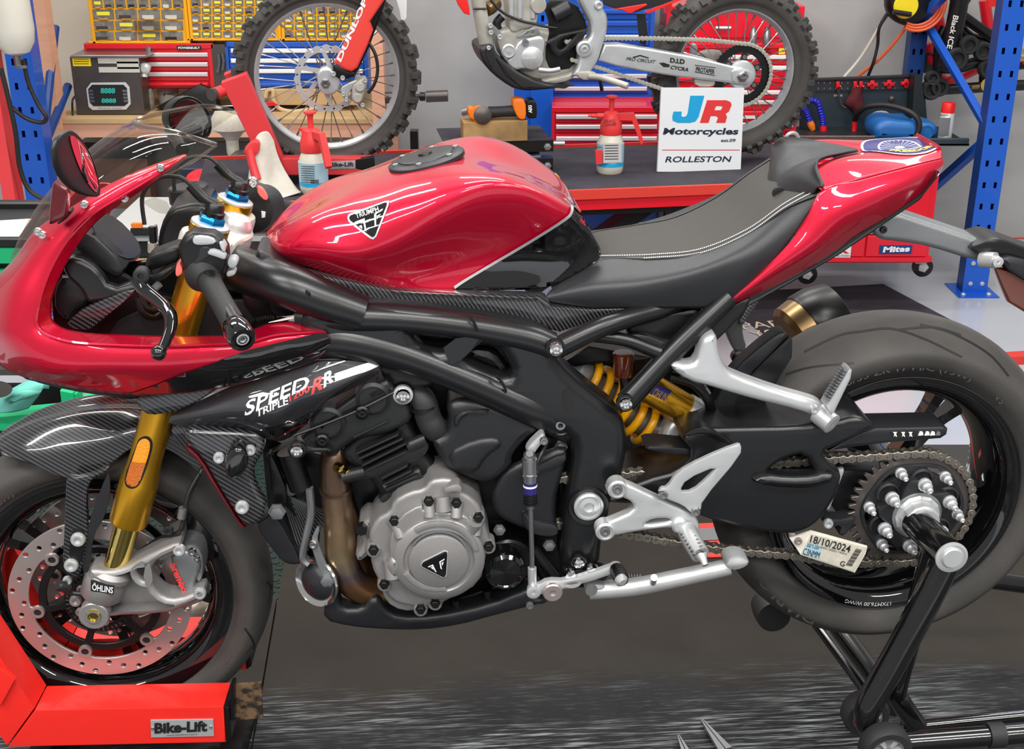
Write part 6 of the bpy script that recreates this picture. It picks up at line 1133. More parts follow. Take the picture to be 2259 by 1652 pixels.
w_ = c_.y - .0535; X('BRAKE', (1333, 271), (1357, 269), (1333, 264), c_.y - .042, 'ink'); X('CLEANER', (1329, 279), (1360, 277), (1329, 272), c_.y - .043, 'ink')
S('label_patch', [(1313, 332), (1329, 332), (1329, 362), (1315, 362)], w_, w_ + .01, 'lred', 0); X('WÜRTH', (1314, 327), (1328, 327), (1314, 322), w_, 'ink', None, .03); S('label_patch', [(1331, 316), (1371, 316), (1371, 358), (1331, 360)], w_ - .001, w_+.004, 'canw', 0)
for k in range(6): S('label_print', [(1334, 320 + k*6), (1364, 319.5 + k*6), (1364, 321.5 + k*6), (1334, 322 + k*6)], w_ - .0015, w_ - .001, 'steelgrey', 0)
b1, c_ = bottle(694, 424, 'grubby spray bottle with red pump in front of the far red wheel clamp', -1.1, 0); ROOT = b1; w_ = c_.y - .0535
for k in range(8): S('label_print', [(664, 366 + k*5), (694, 367 + k*5), (694, 368.5 + k*5), (664, 367.5 + k*5)], w_ - .0005, w_, 'steelgrey', 0)
for k in range(9): S('bar_code', [(686 + k*2, 396), (687 + k*2, 396), (687 + k*2, 405), (686 + k*2, 405)], w_ - .001, w_, 'ink', 0)
# ---- sign board
sw_ = -.125
sb = thing('sign_board', 'white sign board with large blue and red initials standing on the far lift', 'sign', DK)
S('board', [(1459, 194), (1642, 194), (1634, 379), (1450, 379)], sw_, sw_+.012, 'signw', .001, 0)
wS = sw_ - .0012
S('letter', [(1523, 211), (1554, 211), (1541, 258), (1534, 268), (1522, 271), (1495, 271), (1484, 266), (1483, 258), (1486, 246), (1504, 246), (1503, 256), (1508, 258), (1514, 256), (1517, 250)], wS, sw_, 'cyan', 0); S('letter', [(1560, 221), (1602, 221), (1612, 225), (1614, 232), (1608, 246), (1601, 251), (1604, 258), (1600, 271), (1580, 271), (1584, 260), (1580, 256), (1568, 256), (1563, 271), (1544, 271)], wS, sw_, 'lred', 0, 0, [[(1580, 234), (1592, 234), (1594, 237), (1590, 243), (1576, 243)]], hch=0)
X('Motorcycles', (1461, 301), (1626, 301), (1466, 282), wS, 'navy', None, .03); X('est.09', (1590, 313), (1622, 313), (1591, 306), wS, 'navy', None, .02); X('ROLLESTON', (1467, 358), (1610, 357), (1471, 345), wS, 'navy', None, .015)
S('rule', [(1461, 330), (1632, 330), (1632, 331.5), (1461, 331.5)], wS, sw_, 'lred', 0)
# ---- black scissor jack, timber block, impact wrench, tape measure, cloth, eye bolt
jk = thing('scissor_jack', 'flat black steel jack with two bars on the far lift left of the spray bottle', 'jack', DK)
wj = base(1200, 388).y
B('lower_bar', 1005, 352, 1220, 380, wj, .05, 'black', .002); B('upper_bar', 980, 312, 1221, 338, wj, .05, 'black', .002); b_ = p(1100, 312, wj); m = MB().box((p(980, 312, wj).x, wj-.0, b_.z-.004), (p(1218, 312, wj).x, wj+.28, b_.z)); part('jack_plate', m, 'mat')
B('jack_foot', 1010, 336, 1050, 353, wj+.08, .10, 'black'); B('jack_foot', 1150, 336, 1190, 353, wj+.08, .10, 'black'); S('jack_arm', [(1120, 352), (1190, 342), (1200, 352)], wj+.02, wj+.05, 'alud', .002); bolt(1208, 324, wj-.002, .012, 'alud', hexa=True); bolt(1208, 366, wj-.002, .012, 'alud', hexa=True)
T('jack_screw', [(1218, 316, wj+.03), (1245, 316, wj+.03)], .009, 'alu', 10, 1)
zb = p(1090, 312, wj).z
wb = base(1090, 313, zb).y; bk = boxmb(1022, 268, 1164, 313, wb, .09, .002); solo('timber_block', bk, 'oilwood', 'oil-stained timber block on the flat black jack', 'block', DK)
iw = thing('impact_wrench', 'orange and black cordless impact wrench lying on the timber block', 'impact wrench', DK); wq = wb + .03
L('wrench_body', (1060, 255, wq), [(.032, -.05), (.036, -.03), (.036, .02), (.028, .034), (.027, .036)], 'orange', (.05, -1, .1), 20); L('wrench_face', (1065, 254, wq - .036), [(.033, -.01), (.033, .002), (.027, .006), (0, .006)], 'steelgrey', (.05, -1, .1), 24)
T('wrench_grip', [(1078, 248, wq), (1110, 246, wq), (1140, 244, wq)], [.022, .02, .022], 'rubber', 14, 3); S('wrench_foot', [(1130, 224), (1142, 217), (1160, 220), (1162, 262), (1148, 266), (1136, 250)], wq - .03, wq + .03, 'orange', .006, 1); bt_ = S('battery', [(1161, 222), (1184, 220), (1186, 258), (1180, 262), (1162, 262)], wq - .032, wq + .03, 'black', .005, 1); X('AEG', (1174, 249), (1173, 232), (1166, 249), wq - .0335, 'white', bt_, .04)
T('wrench_nose', [(1034, 244, wq+.02), (1020, 248, wq+.03)], .014, 'steel', 12, 1); S('wrench_body_panel', [(1030, 240), (1044, 234), (1052, 246), (1050, 266), (1036, 262)], wq - .034, wq, 'orange', .006, 1)
c = base(1222, 423); tp = thing('tape_measure', 'yellow tape measure at the edge of the far lift beside the tank', 'tape measure', DK)
S('case', [(1196, 386), (1228, 385), (1238, 395), (1241, 412), (1232, 424), (1196, 424)], c.y-.02, c.y+.02, 'yel', .006, 1); L('dial', (1212, 402, c.y-.021), [(.018, -.002), (.018, .003), (.008, .003), (.006, .005), (0, .005)], 'black')
cl = thing('cleaning_cloth', 'pale grey cloth draped over the far red wheel clamp handle', 'cloth', DK); wc = base(600, 440).y
G('cloth', [[(558, 318, -.16), (570, 296, -.15), (590, 290, -.14), (604, 310, -.14)], [(552, 346, -.20), (575, 325, -.18), (598, 325, -.15), (612, 340, -.15)], [(548, 390, -.22), (580, 380, -.22), (606, 378, -.18), (628, 375, -.17)], [(542, 428, -.24), (578, 424, -.27), (612, 420, -.24), (652, 412, -.22)], [(540, 434, -.27), (576, 441, -.31), (615, 438, -.30), (664, 424, -.27)]], 'cloth', 5, 5, False, .003)
c = base(1745, 326); e = MB().tube([c + V((.028*sin(a), 0, .035 + .028*cos(a))) for a in [2*pi*k/20 for k in range(20)]], .008, 8, 1, closed=True).lathe(c, (0, 0, 1), [(.014, 0), (.014, .01), (.008, .012)], 10); solo('eye_bolt', e, 'alu', 'silver eye bolt standing behind the dirt bike rear tyre', 'eye bolt', DK)
# ================================================================ timber shelving at the back left
FR = W0; WS = 3.75
sh_ = thing('timber_shelf', 'pink timber shelving unit with a plywood board at the back left', 'shelf', W0)
zs = p(400, 262, WS).z
x0, x1 = p(118, 270, WS).x, p(850, 270, WS).x
a = p(118, 303, WS); part('front_rail', MB().box((x0, WS, a.z), (x1, WS+.04, zs-.018)), 'wood'); part('shelf_board', MB().box((x0, WS-.01, zs-.02), (x1, WS+.7, zs)), 'ply')
part('post', MB().box((p(100, 200, WS).x, WS-.04, ZF), (p(130, 200, WS).x, WS+.05, 2.2)), 'wood'); part('post', MB().box((p(822, 200, WS).x, WS-.04, ZF), (p(850, 200, WS).x, WS+.05, 2.2)), 'wood')
part('back_board', MB().box((x0-.35, WS+.7, zs-.3), (x1-.1, WS+.715, 2.2)), 'shelfback')
part('back_leg', MB().box((x1-.1, WS+.6, ZF), (x1, WS+.7, zs)), 'wood')
# ultrasonic cleaner
uc = thing('ultrasonic_cleaner', 'stainless ultrasonic cleaner with green digits on the timber shelf', 'cleaner', W0)
ww = FR.Z(240, 254, zs).y
B('body', 161, 126, 312, 254, ww, .18, 'steelgrey', .006); B('lid', 156, 122, 322, 128, ww-.01, .2, 'steel', .003)
B('yellow_label', 160, 127, 200, 146, ww-.002, .003, 'yel'); B('tape_patch', 216, 127, 306, 140, ww-.002, .003, 'tape'); B('tape_patch', 218, 148, 308, 160, ww-.002, .003, 'tape'); B('tape_patch', 258, 136, 306, 152, ww-.002, .003, 'tape')
for k in range(3): B('label_print', 163, 130+k*5, 196, 131.5+k*5, ww-.0025, .001, 'rust')
S('panel_rim', [(200, 183), (276, 182), (285, 192), (288, 230), (278, 242), (204, 243), (195, 236), (190, 196)], ww-.006, ww, 'canw', .002, 0); S('panel_face', [(203, 187), (272, 187), (280, 195), (282, 228), (274, 234), (206, 234), (198, 226), (194, 197)], ww-.0075, ww-.005, 'ink', 0)
X('8888', (222, 206), (254, 206), (222, 194), ww-.008, 'green7', None, .03); X('8888', (224, 227), (256, 227), (224, 217), ww-.008, 'green7', None, .03)
for k in range(4): B('button', 195+k*1.2, 198+k*7.5, 205+k*1.2, 203+k*7.5, ww-.0085, .003, 'steel'); B('button', 270+k*1, 198+k*7.5, 280+k*1, 203+k*7.5, ww-.0085, .003, 'steel')
X('Ultrasonic Cleaner', (216, 240), (270, 240), (216, 237), ww-.0075, 'ink')
L('drain_valve', (320, 150, ww+.05), [(.02, -.03), (.026, 0), (.026, .02), (.014, .03), (0, .03)], 'canw'); T('drain_valve', [(318, 150, ww+.05), (318, 170, ww+.04)], .016, 'canw', 12, 1); T('power_lead', [(166, 212, ww+.1), (160, 222, ww), (160, 250, ww), (163, 285, ww-.08)], .005, 'hose', 8)
# tool chests
def chest(lab, u0, v0, u1, v1, w, d, mat, bars, fr_=W0, grp=None, top=12, barx=(6, 14)):
    t = thing('tool_chest', lab, 'tool chest', fr_, grp)
    B('carcass', u0, v0, u1, v1, w+.012, d, mat, .004); B('top_panel', u0, v0, u1, v0+top, w, .02, mat, .003) if top else None; B('side_edge', u0, v0+top, u0+barx[0], v1, w, .02, mat); B('side_edge', u1-barx[1]*.6, v0+top, u1, v1, w, .02, mat)
    for y0, y1, bm, lip in bars:
        dr = B('drawer', u0+barx[0]+1, y0, u1-barx[1]*.6-1, y1, w+.002, .02, mat, .002); B('handle_bar', u0+barx[0]+3, lip, u1-barx[1]*.6-4, lip+min(9, (y1-y0)*.45), w-.012, .016, bm, .003, dr)
    return t
wc_ = 3.98
chest('red tool chest with white handles behind the steel cleaner on the shelf', 190, 96, 470, 196, wc_, .3, 'boxred', [(115, 134, 'canw', 117), (136, 156, 'canw', 138), (158, 178, 'canw', 160), (180, 194, 'boxred', 184)])
part('chest_side', MB().box((p(470, 150, wc_).x, wc_, p(470, 195, wc_).z), (p(500, 150, wc_).x, wc_+.25, p(470, 98, wc_).z)), 'steelgrey'); T('hex_key', [(482, 120, wc_-.02), (484, 140, wc_-.02), (480, 160, wc_-.02)], .008, 'steel', 8, 2); T('hex_key', [(490, 118, wc_-.02), (493, 136, wc_-.02), (490, 156, wc_-.02)], .006, 'steel', 8, 2); bp = B('badge', 390, 101, 444, 110, wc_-.002, .003, 'ink'); X('POWERBUILT', (393, 108), (441, 108), (393, 103), wc_-.0025, 'white', bp, .03); L('lock', (327, 107, wc_), [(.012, 0), (.012, .004), (0, .005)], 'steel')
chest('blue tool chest with silver handles seen through the dirt bike front wheel', 500, 92, 812, 196, wc_, .3, 'bluebox', [(106, 126, 'white', 108), (128, 150, 'white', 130), (152, 176, 'white', 153), (178, 194, 'bluebox', 184)])
# parts organisers: every drawer its own part
def organiser(lab, u0, v0, u1, v1, cols_rows, w, lab_p):
    t = thing('parts_organiser', lab, 'organiser', W0, 'yellow parts organisers on the shelf'); B('case', u0, v0, u1, v1, w+.010, .16, 'yelbox', .004)
    bw = 5
    for nm, q in (('frame_bar', (u0, v1-bw, u1, v1)), ('frame_bar', (u0, v0, u0+bw+2, v1)), ('frame_bar', (u1-bw-2, v0, u1, v1))): B(nm, *q, w, .03, 'yelbox', .002)
    y = v1 - bw; 
    for n_, h in cols_rows:
        cw = (u1 - u0 - 2*bw - 4)/n_
        for k in range(n_):
            a = u0 + bw + 2 + k*cw; d = B('drawer', a + 1.7, y - h + 1.8, a + cw - 1.7, y - 1.8, w+.006, .04, 'drawer', .002)
            if random.random() < lab_p: B('drawer_label', a + cw*.22, y - h*.72, a + cw*.78, y - h*.4, w+.004, .003, 'drawlab', 0, d)
            else: B('drawer_content', a + cw*.2, y - h*.42, a + cw*.7, y - h*.12, w+.004, .003, random.choice(['canw', 'steelgrey', 'ink', 'canw']), 0, d)
            B('drawer_lip', a + cw*.3, y - 2.6, a + cw*.7, y - 1.0, w+.0, .006, 'yelbox', 0, d)
        y -= h
    return t
wo = wc_ + .0
organiser('yellow organiser with wide drawers above the red tool chest', 195, -60, 412, 96, [(4, 23), (4, 24), (4, 25), (8, 22), (8, 22), (8, 22)], wo, .08); B('plastic_bag', 296, 44, 353, 76, wo-.01, .012, 'clearbag', .003)
organiser('yellow organiser of small labelled drawers, the middle of three', 413, -60, 616, 90, [(8, 17.5)]*8, wo, .5)
organiser('yellow organiser of small labelled drawers behind the dirt bike wheel', 617, -60, 830, 90, [(8, 17.5)]*8, wo, .8)
# things on the shelf
c = FR.Z(327, 242, zs); solo('jar', MB().lathe(c, (0, 0, 1), [(.028, 0), (.032, .01), (.034, .07), (.03, .09), (.026, .10), (.0, .10)], 20), 'drawer', 'small glass jar of grey liquid beside the steel cleaner', 'jar', W0)
tb = thing('tub', 'white plastic tub with an orange lid on the shelf', 'tub', W0); c = FR.Z(373, 228, zs); part('tub_body', MB().lathe(c, (0, 0, 1), [(.045, 0), (.055, .10), (0, .10)], 22), 'cream'); part('tub_lid', MB().lathe(c, (0, 0, 1), [(.056, .098), (.058, .10), (.058, .125), (.05, .13), (0, .13)], 22), 'orange'); X('grease', (360, 212), (386, 210), (360, 205), c.y-.056, 'ink')
wk = FR.Z(440, 245, zs).y; solo('black_tray', MB().slab(pl([(343, 238), (440, 186), (470, 200), (480, 240), (505, 248), (440, 250)], wk), wk, wk+.08, .004), 'black', 'folded black plastic sheet leaning on the shelf', 'sheet', W0)
hs = thing('hose_clip_lead', 'tan hose with a red clip on the shelf behind the dirt bike wheel', 'hose', W0); wh = FR.Z(600, 246, zs).y; T('hose', [(586, 215, wh), (590, 200, wh), (602, 200, wh), (604, 222, wh), (618, 240, wh), (650, 246, wh), (700, 238, wh)], .010, 'tan', 8); S('clip', [(584, 226), (602, 224), (612, 232), (600, 234), (588, 236)], wh-.02, wh, 'boxred', .003); T('hose_end', [(590, 246, wh), (600, 240, wh)], .012, 'steel', 8, 1)
kd = thing('timber_offcut', 'plywood offcut lying on the shelf behind the dirt bike hub', 'board', W0); wk2 = wc_ + .1; B('board', 570, 198, 790, 232, wk2-.14, .1, 'ply', .002)
T0 = thing('bar_handle', 'black rubber handled bar sticking out past the dirt bike front tyre', 'handle', W0); T('bar', [(835, 215, 3.74), (925, 213, 3.74)], .012, 'greyblk', 10, 1); T('grip', [(940, 213, 3.74), (988, 211, 3.74)], .026, 'steelgrey', 14, 1); T('grip', [(828, 216, 3.74), (866, 215, 3.74)], .026, 'steelgrey', 14, 1); T('collar', [(926, 213, 3.74), (938, 213, 3.74)], .02, 'black', 10, 1)
# items under the shelf
pn = thing('grey_bench', 'pale grey bench top with drawers under the timber shelf behind the handlebars', 'bench', W0); wb_ = 2.3
g0 = p(300, 470, wb_); B('bench_front', 250, 520, 560, 760, wb_+.02, .4, 'greyblk'); part('bench_top', MB().box((p(210, 480, wb_).x, wb_, p(300, 520, wb_).z-.02), (p(600, 480, wb_).x, wb_+.55, p(300, 520, wb_).z)), 'canw')
for k in range(5): B('drawer_edge', 300, 575+k*22, 640, 583+k*22, wb_-.02, .03, 'ply' if k % 2 == 0 else 'greyblk')
B('orange_tab', 289, 494, 312, 503, wb_-.02, .02, 'orange'); B('label_rail', 288, 505, 340, 520, wb_-.02, .02, 'greyblk')
solo('plastic_bag', MB().slab(pl([(314, 446), (340, 436), (366, 446), (380, 474), (350, 470), (330, 458)], wb_-.05), wb_-.05, wb_-.04, .002), 'clearbag', 'crumpled clear plastic bag on the pale bench', 'bag', W0)
lb2 = thing('storage_box', 'navy box with a red lidded tub and blue tray under the shelf', 'box', W0); wx = 3.0
B('navy_box', 400, 372, 480, 432, wx+.05, .25, 'navy', .004); L('red_lid', (445, 402, wx), [(.05, -.04), (.062, 0), (.062, .02), (.05, .026), (0, .026)], 'boxred', (0, -.5, 1)); B('blue_tray', 440, 412, 500, 432, wx-.03, .1, 'bluebox', .004); B('teal_cloth', 476, 376, 496, 424, wx-.02, .04, 'teal', .004)
gt = thing('drawer_stack', 'grey stacked drawers with orange tabs under the shelf', 'drawers', W0); S('drawer', [(490, 362), (500, 354), (560, 354), (572, 372), (560, 382), (494, 380)], wx, wx+.2, 'steelgrey', .004); S('drawer', [(494, 382), (572, 382), (572, 432), (494, 432)], wx+.01, wx+.2, 'navy', .004)
for k in range(3): B('drawer_slot', 500, 358+k*7, 556, 360+k*7, wx-.004, .006, 'alud')
B('orange_tab', 515, 372, 536, 386, wx-.01, .01, 'orange'); B('orange_tab', 500, 402, 514, 414, wx-.01, .012, 'orange')
fn_ = thing('funnel', 'upturned pale funnel hanging under the shelf', 'funnel', W0); c = p(515, 345, 3.2); part('cone', MB().lathe(c, (0, 0, 1), [(.022, -.0), (.026, .02), (.026, .07), (.05, .10), (.085, .12), (.09, .16), (.07, .20)], 24), 'cream'); part('bracket', MB().box((c.x-.1, c.y-.05, c.z+.14), (c.x+.1, c.y+.05, c.z+.2)), 'greyblk')
S_ = thing('panel_board', 'grey-brown board under the timber shelf', 'board', W0); B('board', 330, 314, 570, 520, 4.0, .02, 'steelgrey')
dk = thing('storage_shelf_back', 'black and brown cabinet in the dark below the timber shelf', 'cabinet', W0); B('cabinet', 175, 314, 330, 350, 3.9, .3, 'black'); B('cabinet_door', 175, 350, 330, 460, 3.9, .3, 'brownrefl'); B('cabinet_door', 215, 316, 262, 332, 3.88, .02, 'dkred')  # brown lower block has the tan windscreen reflection put into its colour
# ---- left: racking posts, bottle, hoses
def rack_post(nm, lab, xm0, xm1, vm, w, z0, z1, mat, slots=True, dep=.07, side=None):
    t = thing(nm, lab, 'post', W0); a0, a1 = p(xm0, vm, w).x, p(xm1, vm, w).x; hs = []
    if slots:
        wd = a1 - a0; z = z0 + .12
        while z < z1 - .08:
            for fx in (.27, .73): cx = a0 + wd*fx; hs.append([(cx-.007, z-.014), (cx+.007, z-.014), (cx+.007, z+.014), (cx-.007, z+.014)])
            z += .1
    part('post_face', MB().slab([(a0, z0), (a1, z0), (a1, z1), (a0, z1)], w, w+.004, 0, hs), mat)
    part('post_flange', MB().box((a0, w+.004, z0), (a0+.004, w+dep, z1)), mat if not side else side); part('post_flange', MB().box((a1-.004, w+.004, z0), (a1, w+dep, z1)), mat)
    m = MB().box((a0+.004, w+dep-.003, z0), (a1-.004, w+dep, z1)); part('post_back', m, side or mat); return t, a0, a1
rack_post('rack_upright', 'blue perforated racking upright at the left behind the white bottle', 34, 92, 280, 3.3, ZF, 2.0, 'blue', dep=.10)
T('rack_brace', [(98, 320, 3.45), (150, 190, 3.9)], .02, 'blued', 8, 1); T('rack_brace', [(100, 380, 3.5), (140, 300, 3.9)], .016, 'blued', 8, 1); T('rack_brace', [(98, 290, 3.5), (122, 60, 3.9)], .02, 'blued', 8, 1)
rp2 = thing('red_post', 'dull red steel post at the far left edge', 'post', W0); m = MB().beam(p(-22, 110, 3.0), p(32, 450, 2.9), .05, .09, (0, 1, 0)); part('post', m, 'farred')
hb_ = thing('hanging_bottle', 'white hanging bottle with a steel tap at the top left', 'bottle', W0); wv = 3.0; c = p(38, 122, wv); part('bottle_body', MB().lathe(c, (0, 0, 1), [(.018, -.0), (.05, .012), (.072, .05), (.078, .10), (.074, .22), (.066, .34), (.06, .42), (.0, .43)], 32), 'bag'); part('tap', MB().lathe(c, (0, 0, 1), [(.010, -.045), (.016, -.04), (.016, .002)], 16), 'steel'); part('tap', MB().box((c.x-.005, c.y-.02, c.z-.048), (c.x+.035, c.y-.01, c.z-.036)), 'steel')
ho = thing('air_hose', 'black hose looping from the hanging bottle down the left', 'hose', W0); T('hose', [(52, 132, wv), (62, 180, wv), (84, 230, wv), (102, 258, wv), (92, 270, wv), (60, 262, wv), (30, 240, wv), (6, 215, wv), (-4, 170, wv)], .009, 'hose', 8); T('hose', [(2, 150, 2.9), (18, 215, 2.9), (34, 290, 2.9), (44, 370, 2.9), (66, 420, 2.9), (110, 445, 2.9)], .010, 'hose', 8)
# black trolley tray with paper, green trolley, gloves
ty = thing('trolley_tray', 'black tray with a written sheet on a green trolley at the left', 'tray', W0); wy = 1.35
B('tray_back', -40, 446, 160, 488, wy+.35, .03, 'black', .006); q0, q1 = p(-40, 484, wy+.33), p(150, 540, wy); part('tray_floor', MB().box((q0.x, wy, q1.z), (q1.x, wy+.35, q1.z+.01)), 'greyblk'); B('tray_front', -40, 526, 150, 546, wy-.01, .02, 'black', .004); a_, b_ = FR.Z(0, 484, q1.z+.012), FR.Z(100, 526, q1.z+.012); part('paper', MB().add([FR.Z(-30, 488, q1.z+.012), FR.Z(70, 482, q1.z+.012), FR.Z(40, 524, q1.z+.012), FR.Z(-30, 526, q1.z+.012)], [(0, 1, 2, 3)]), 'paper', label='white paper sheet')
for k in range(4): ztext('~~~~ ~~~', (2, 498+k*7), (42-k*2, 496+k*7), (2, 495+k*7), q1.z+.0135, 'steelgrey', ROOT) if False else None
gr = thing('green_trolley', 'green steel trolley frame behind the front wheel at the left', 'trolley', W0); wg = 1.0
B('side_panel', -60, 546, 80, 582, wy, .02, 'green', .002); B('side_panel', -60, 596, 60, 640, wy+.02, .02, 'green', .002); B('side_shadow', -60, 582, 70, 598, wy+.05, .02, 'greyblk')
S('trolley_beam', [(-80, 927), (150, 905), (220, 890), (220, 925), (60, 948), (-80, 955)], wg, wg+.06, 'green', .003); S('trolley_post', [(132, 862), (160, 867), (165, 905), (138, 912)], wg, wg+.05, 'green', .002); S('trolley_post', [(160, 868), (168, 870), (172, 905), (165, 908)], wg+.01, wg+.06, 'green', .001); S('trolley_brace', [(185, 873), (208, 880), (190, 902), (168, 905)], wg+.02, wg+.06, 'green', .002)
S('trolley_leg', [(-20, 955), (40, 955), (50, 1200), (0, 1200)], wg+.1, wg+.14, 'black', .002); B('trolley_base', -100, 850, 140, 960, wg+.3, .02, 'black')
gm = thing('glove_pack', 'turquoise cloth bundle lying by the green trolley beam', 'cloth', W0); wgm = wg - .02
G('cloth', [[(-20, 915, wgm), (20, 905, wgm-.02), (60, 895, wgm)], [(-10, 890, wgm), (40, 875, wgm-.03), (80, 870, wgm)], [(20, 870, wgm+.02), (60, 855, wgm-.01), (96, 850, wgm+.02)], [(60, 848, wgm+.05), (85, 845, wgm+.04), (110, 850, wgm+.05)]], 'teal', 5, 5, False, .02)
G('fold', [[(12, 880, wgm-.03), (50, 862, wgm-.04)], [(24, 888, wgm-.035), (92, 862, wgm-.03)]], 'teal', 4, 4, False, .012)
fp = solo('foil_pack', MB().loft([[p(u, v, .9) for u, v in chaikin([(-20, 842), (10, 840), (30, 855), (22, 872), (-10, 880)], 1)], [p(u, v, .95) for u, v in chaikin([(-20, 842), (10, 840), (30, 855), (22, 872), (-10, 880)], 1)]]), 'chrome', 'crumpled silver foil packet at the left edge', 'packet', W0)
solo('trolley_shelf', boxmb(-80, 815, 45, 828, 1.2, .3), 'steelgrey', 'grey metal shelf under the cowl at the left edge', 'shelf', W0)
ct = thing('rag', 'crumpled cream rag behind the front wheel', 'rag', W0); G('cloth', [[(360, 1385, .35), (400, 1370, .33), (440, 1382, .36)], [(380, 1350, .36), (440, 1330, .34), (480, 1350, .37)], [(440, 1325, .4), (480, 1312, .38), (500, 1318, .41)]], 'cream', 4, 4, False, .01)
# ---- tool cabinets behind the dirt bike
chest('tall blue tool cabinet behind the dirt bike engine', 1214, -40, 1440, 330, 4.1, .4, 'bluebox', [(20, 43, 'bluebox', 22), (46, 74, 'bluebox', 48), (76, 100, 'white', 78), (150, 178, 'canw', 164), (184, 206, 'canw', 192), (208, 238, 'bluebox', 214)], top=0)
rack_post('rack_upright', 'blue racking upright between the jack and the blue tool cabinet', 1134, 1218, 250, 3.95, ZF, 1.6, 'blue', dep=.1); B('rack_flange', 1170, 196, 1220, 330, 3.93, .01, 'blue')
chest('red tool chest with silver handles behind the spray bottle', 1218, 236, 1462, 340, 3.8, .26, 'boxred', [(250, 270, 'canw', 254), (272, 292, 'canw', 276), (296, 318, 'canw', 302), (320, 334, 'boxred', 324)], top=12)
rt = chest('large red tool chest behind the dirt bike rear wheel', 1470, 14, 1762, 345, 4.05, .4, 'boxred2', [(95, 118, 'boxred2', 97), (120, 142, 'white', 122), (144, 168, 'white', 146), (170, 196, 'boxred2', 172), (198, 218, 'white', 200), (220, 242, 'canw', 222), (244, 268, 'boxred2', 246), (270, 296, 'white', 272), (298, 330, 'boxred2', 300)], top=70)
T('lid_handle', [(1578, 62, 4.0), (1612, 62, 4.0)], .012, 'steel', 8, 1); X('RC', (1684, 117), (1700, 117), (1684, 108), 4.035, 'ink', None, .04); B('sticker', 1718, 106, 1732, 120, 4.04, .003, 'yel'); B('sticker', 1640, 250, 1668, 262, 4.04, .003, 'paper')
for u in (1660, 1690): c = p(u, 100, 3.95); part('socket', MB().lathe(c, (0, 0, 1), [(.018, 0), (.018, .06), (.012, .07), (.012, .085), (0, .086)], 12), 'steel')
ub = thing('tool_cabinet', 'blue cabinet with a red and white sticker under the far lift', 'cabinet', W0); wu = 3.2
B('cabinet', 1225, 452, 1452, 560, wu+.02, .4, 'bluebox', .003); B('drawer_handle', 1258, 455, 1352, 468, wu, .03, 'alubar', .003); B('drawer_handle', 1406, 452, 1450, 463, wu, .03, 'alubar', .003); B('base_trim', 1320, 514, 1440, 524, wu, .03, 'cream', .002); B('corner_post', 1452, 448, 1462, 560, wu-.02, .05, 'steelgrey'); k_ = B('sticker', 1406, 490, 1441, 508, wu+.016, .003, 'white'); X('RK', (1411, 501), (1435, 501), (1411, 492), wu+.0145, 'boxred', k_, .05); X('Racing Chain', (1411, 506), (1435, 506), (1411, 503), wu+.0145, 'ink', k_)
ts = thing('spare_tyre', 'black tyre standing under the far lift', 'tyre', W0); B('tread_block', 1464, 448, 1480, 520, wu+.05, .3, 'tyre', .006); B('tread_block', 1480, 448, 1490, 520, wu+.06, .3, 'tyre', .006); B('tread_block', 1490, 448, 1498, 520, wu+.05, .3, 'tyre2', .006)
rc = thing('roller_cabinet', 'red roller cabinet with stickers behind the tail of the crimson motorcycle', 'cabinet', W0); wr = 3.35
B('carcass', 1500, 350, 2062, 580, wr+.015, .36, 'boxred2', .004); B('door_panel', 1912, 360, 2050, 518, wr, .02, 'boxred2', .002); B('door_panel', 1640, 360, 1908, 518, wr, .02, 'boxred2', .002); B('lower_panel', 1912, 520, 2046, 566, wr, .02, 'boxred2', .002); B('lower_panel', 1640, 520, 1908, 566, wr, .02, 'boxred2', .002); B('plinth', 1510, 568, 2056, 578, wr-.004, .03, 'boxred2')
k_ = B('sticker', 1940, 541, 2012, 560, wr-.003, .003, 'blued'); X('Mitas', (1947, 557), (2006, 555), (1950, 544), wr-.005, 'white', k_, .05); k_ = B('sticker', 1826, 542, 1877, 568, wr-.003, .003, 'white'); X('RK', (1832, 559), (1874, 559), (1832, 544), wr-.005, 'boxred', k_, .06); X('RACING CHAIN', (1829, 566), (1874, 566), (1829, 562), wr-.005, 'ink', k_)
for u, v in ((2030, 588), (1775, 604)):
    c = p(u, v, wr+.06); r = .045; f = part('caster_fork', MB().box((c.x-.03, c.y-.02, c.z+.02), (c.x+.02, c.y+.03, c.z+.075)), 'alu'); part('caster_wheel', MB().lathe(c + V((.01, -.0, -.0)), YN, [(r*.5, -.015), (r, -.012), (r, .012), (r*.5, .015), (r*.4, .008), (0, .008)], 24), 'black', f); part('caster_plate', MB().lathe(c + V((.01, -.012, 0)), YN, [(r*.62, 0), (r*.5, .006), (0, .008)], 5), 'alu', f)
# ---- parts washer bench at the back right
pw = thing('parts_washer', 'dark slate parts washer bench with a pegged back panel', 'washer', W0); wp = 3.85
hs_ = [(u, v) for v in (183, 195) for u in range(1806, 2010, 13)]
S('back_panel', [(1766, 178), (2030, 168), (2040, 200), (2046, 272), (2046, 306), (1764, 306)], wp+.3, wp+.312, 'washer', .001, 0, [[(u-1.6, v-1.6), (u+1.6, v-1.6), (u+1.6, v+1.6), (u-1.6, v+1.6)] for u, v in hs_ if v > 176 + (2030-u)*.03], hch=0)
S('side_wing', [(2018, 168), (2032, 167), (2048, 290), (2010, 290)], wp+.2, wp+.3, 'washer2', .002); S('peg_rail_edge', [(1800, 200), (2010, 196), (2010, 198), (1800, 203)], wp+.294, wp+.30, 'washer2', 0); S('panel_edge', [(1762, 176), (2034, 166), (2034, 169), (1762, 180)], wp+.28, wp+.32, 'washer2', 0)
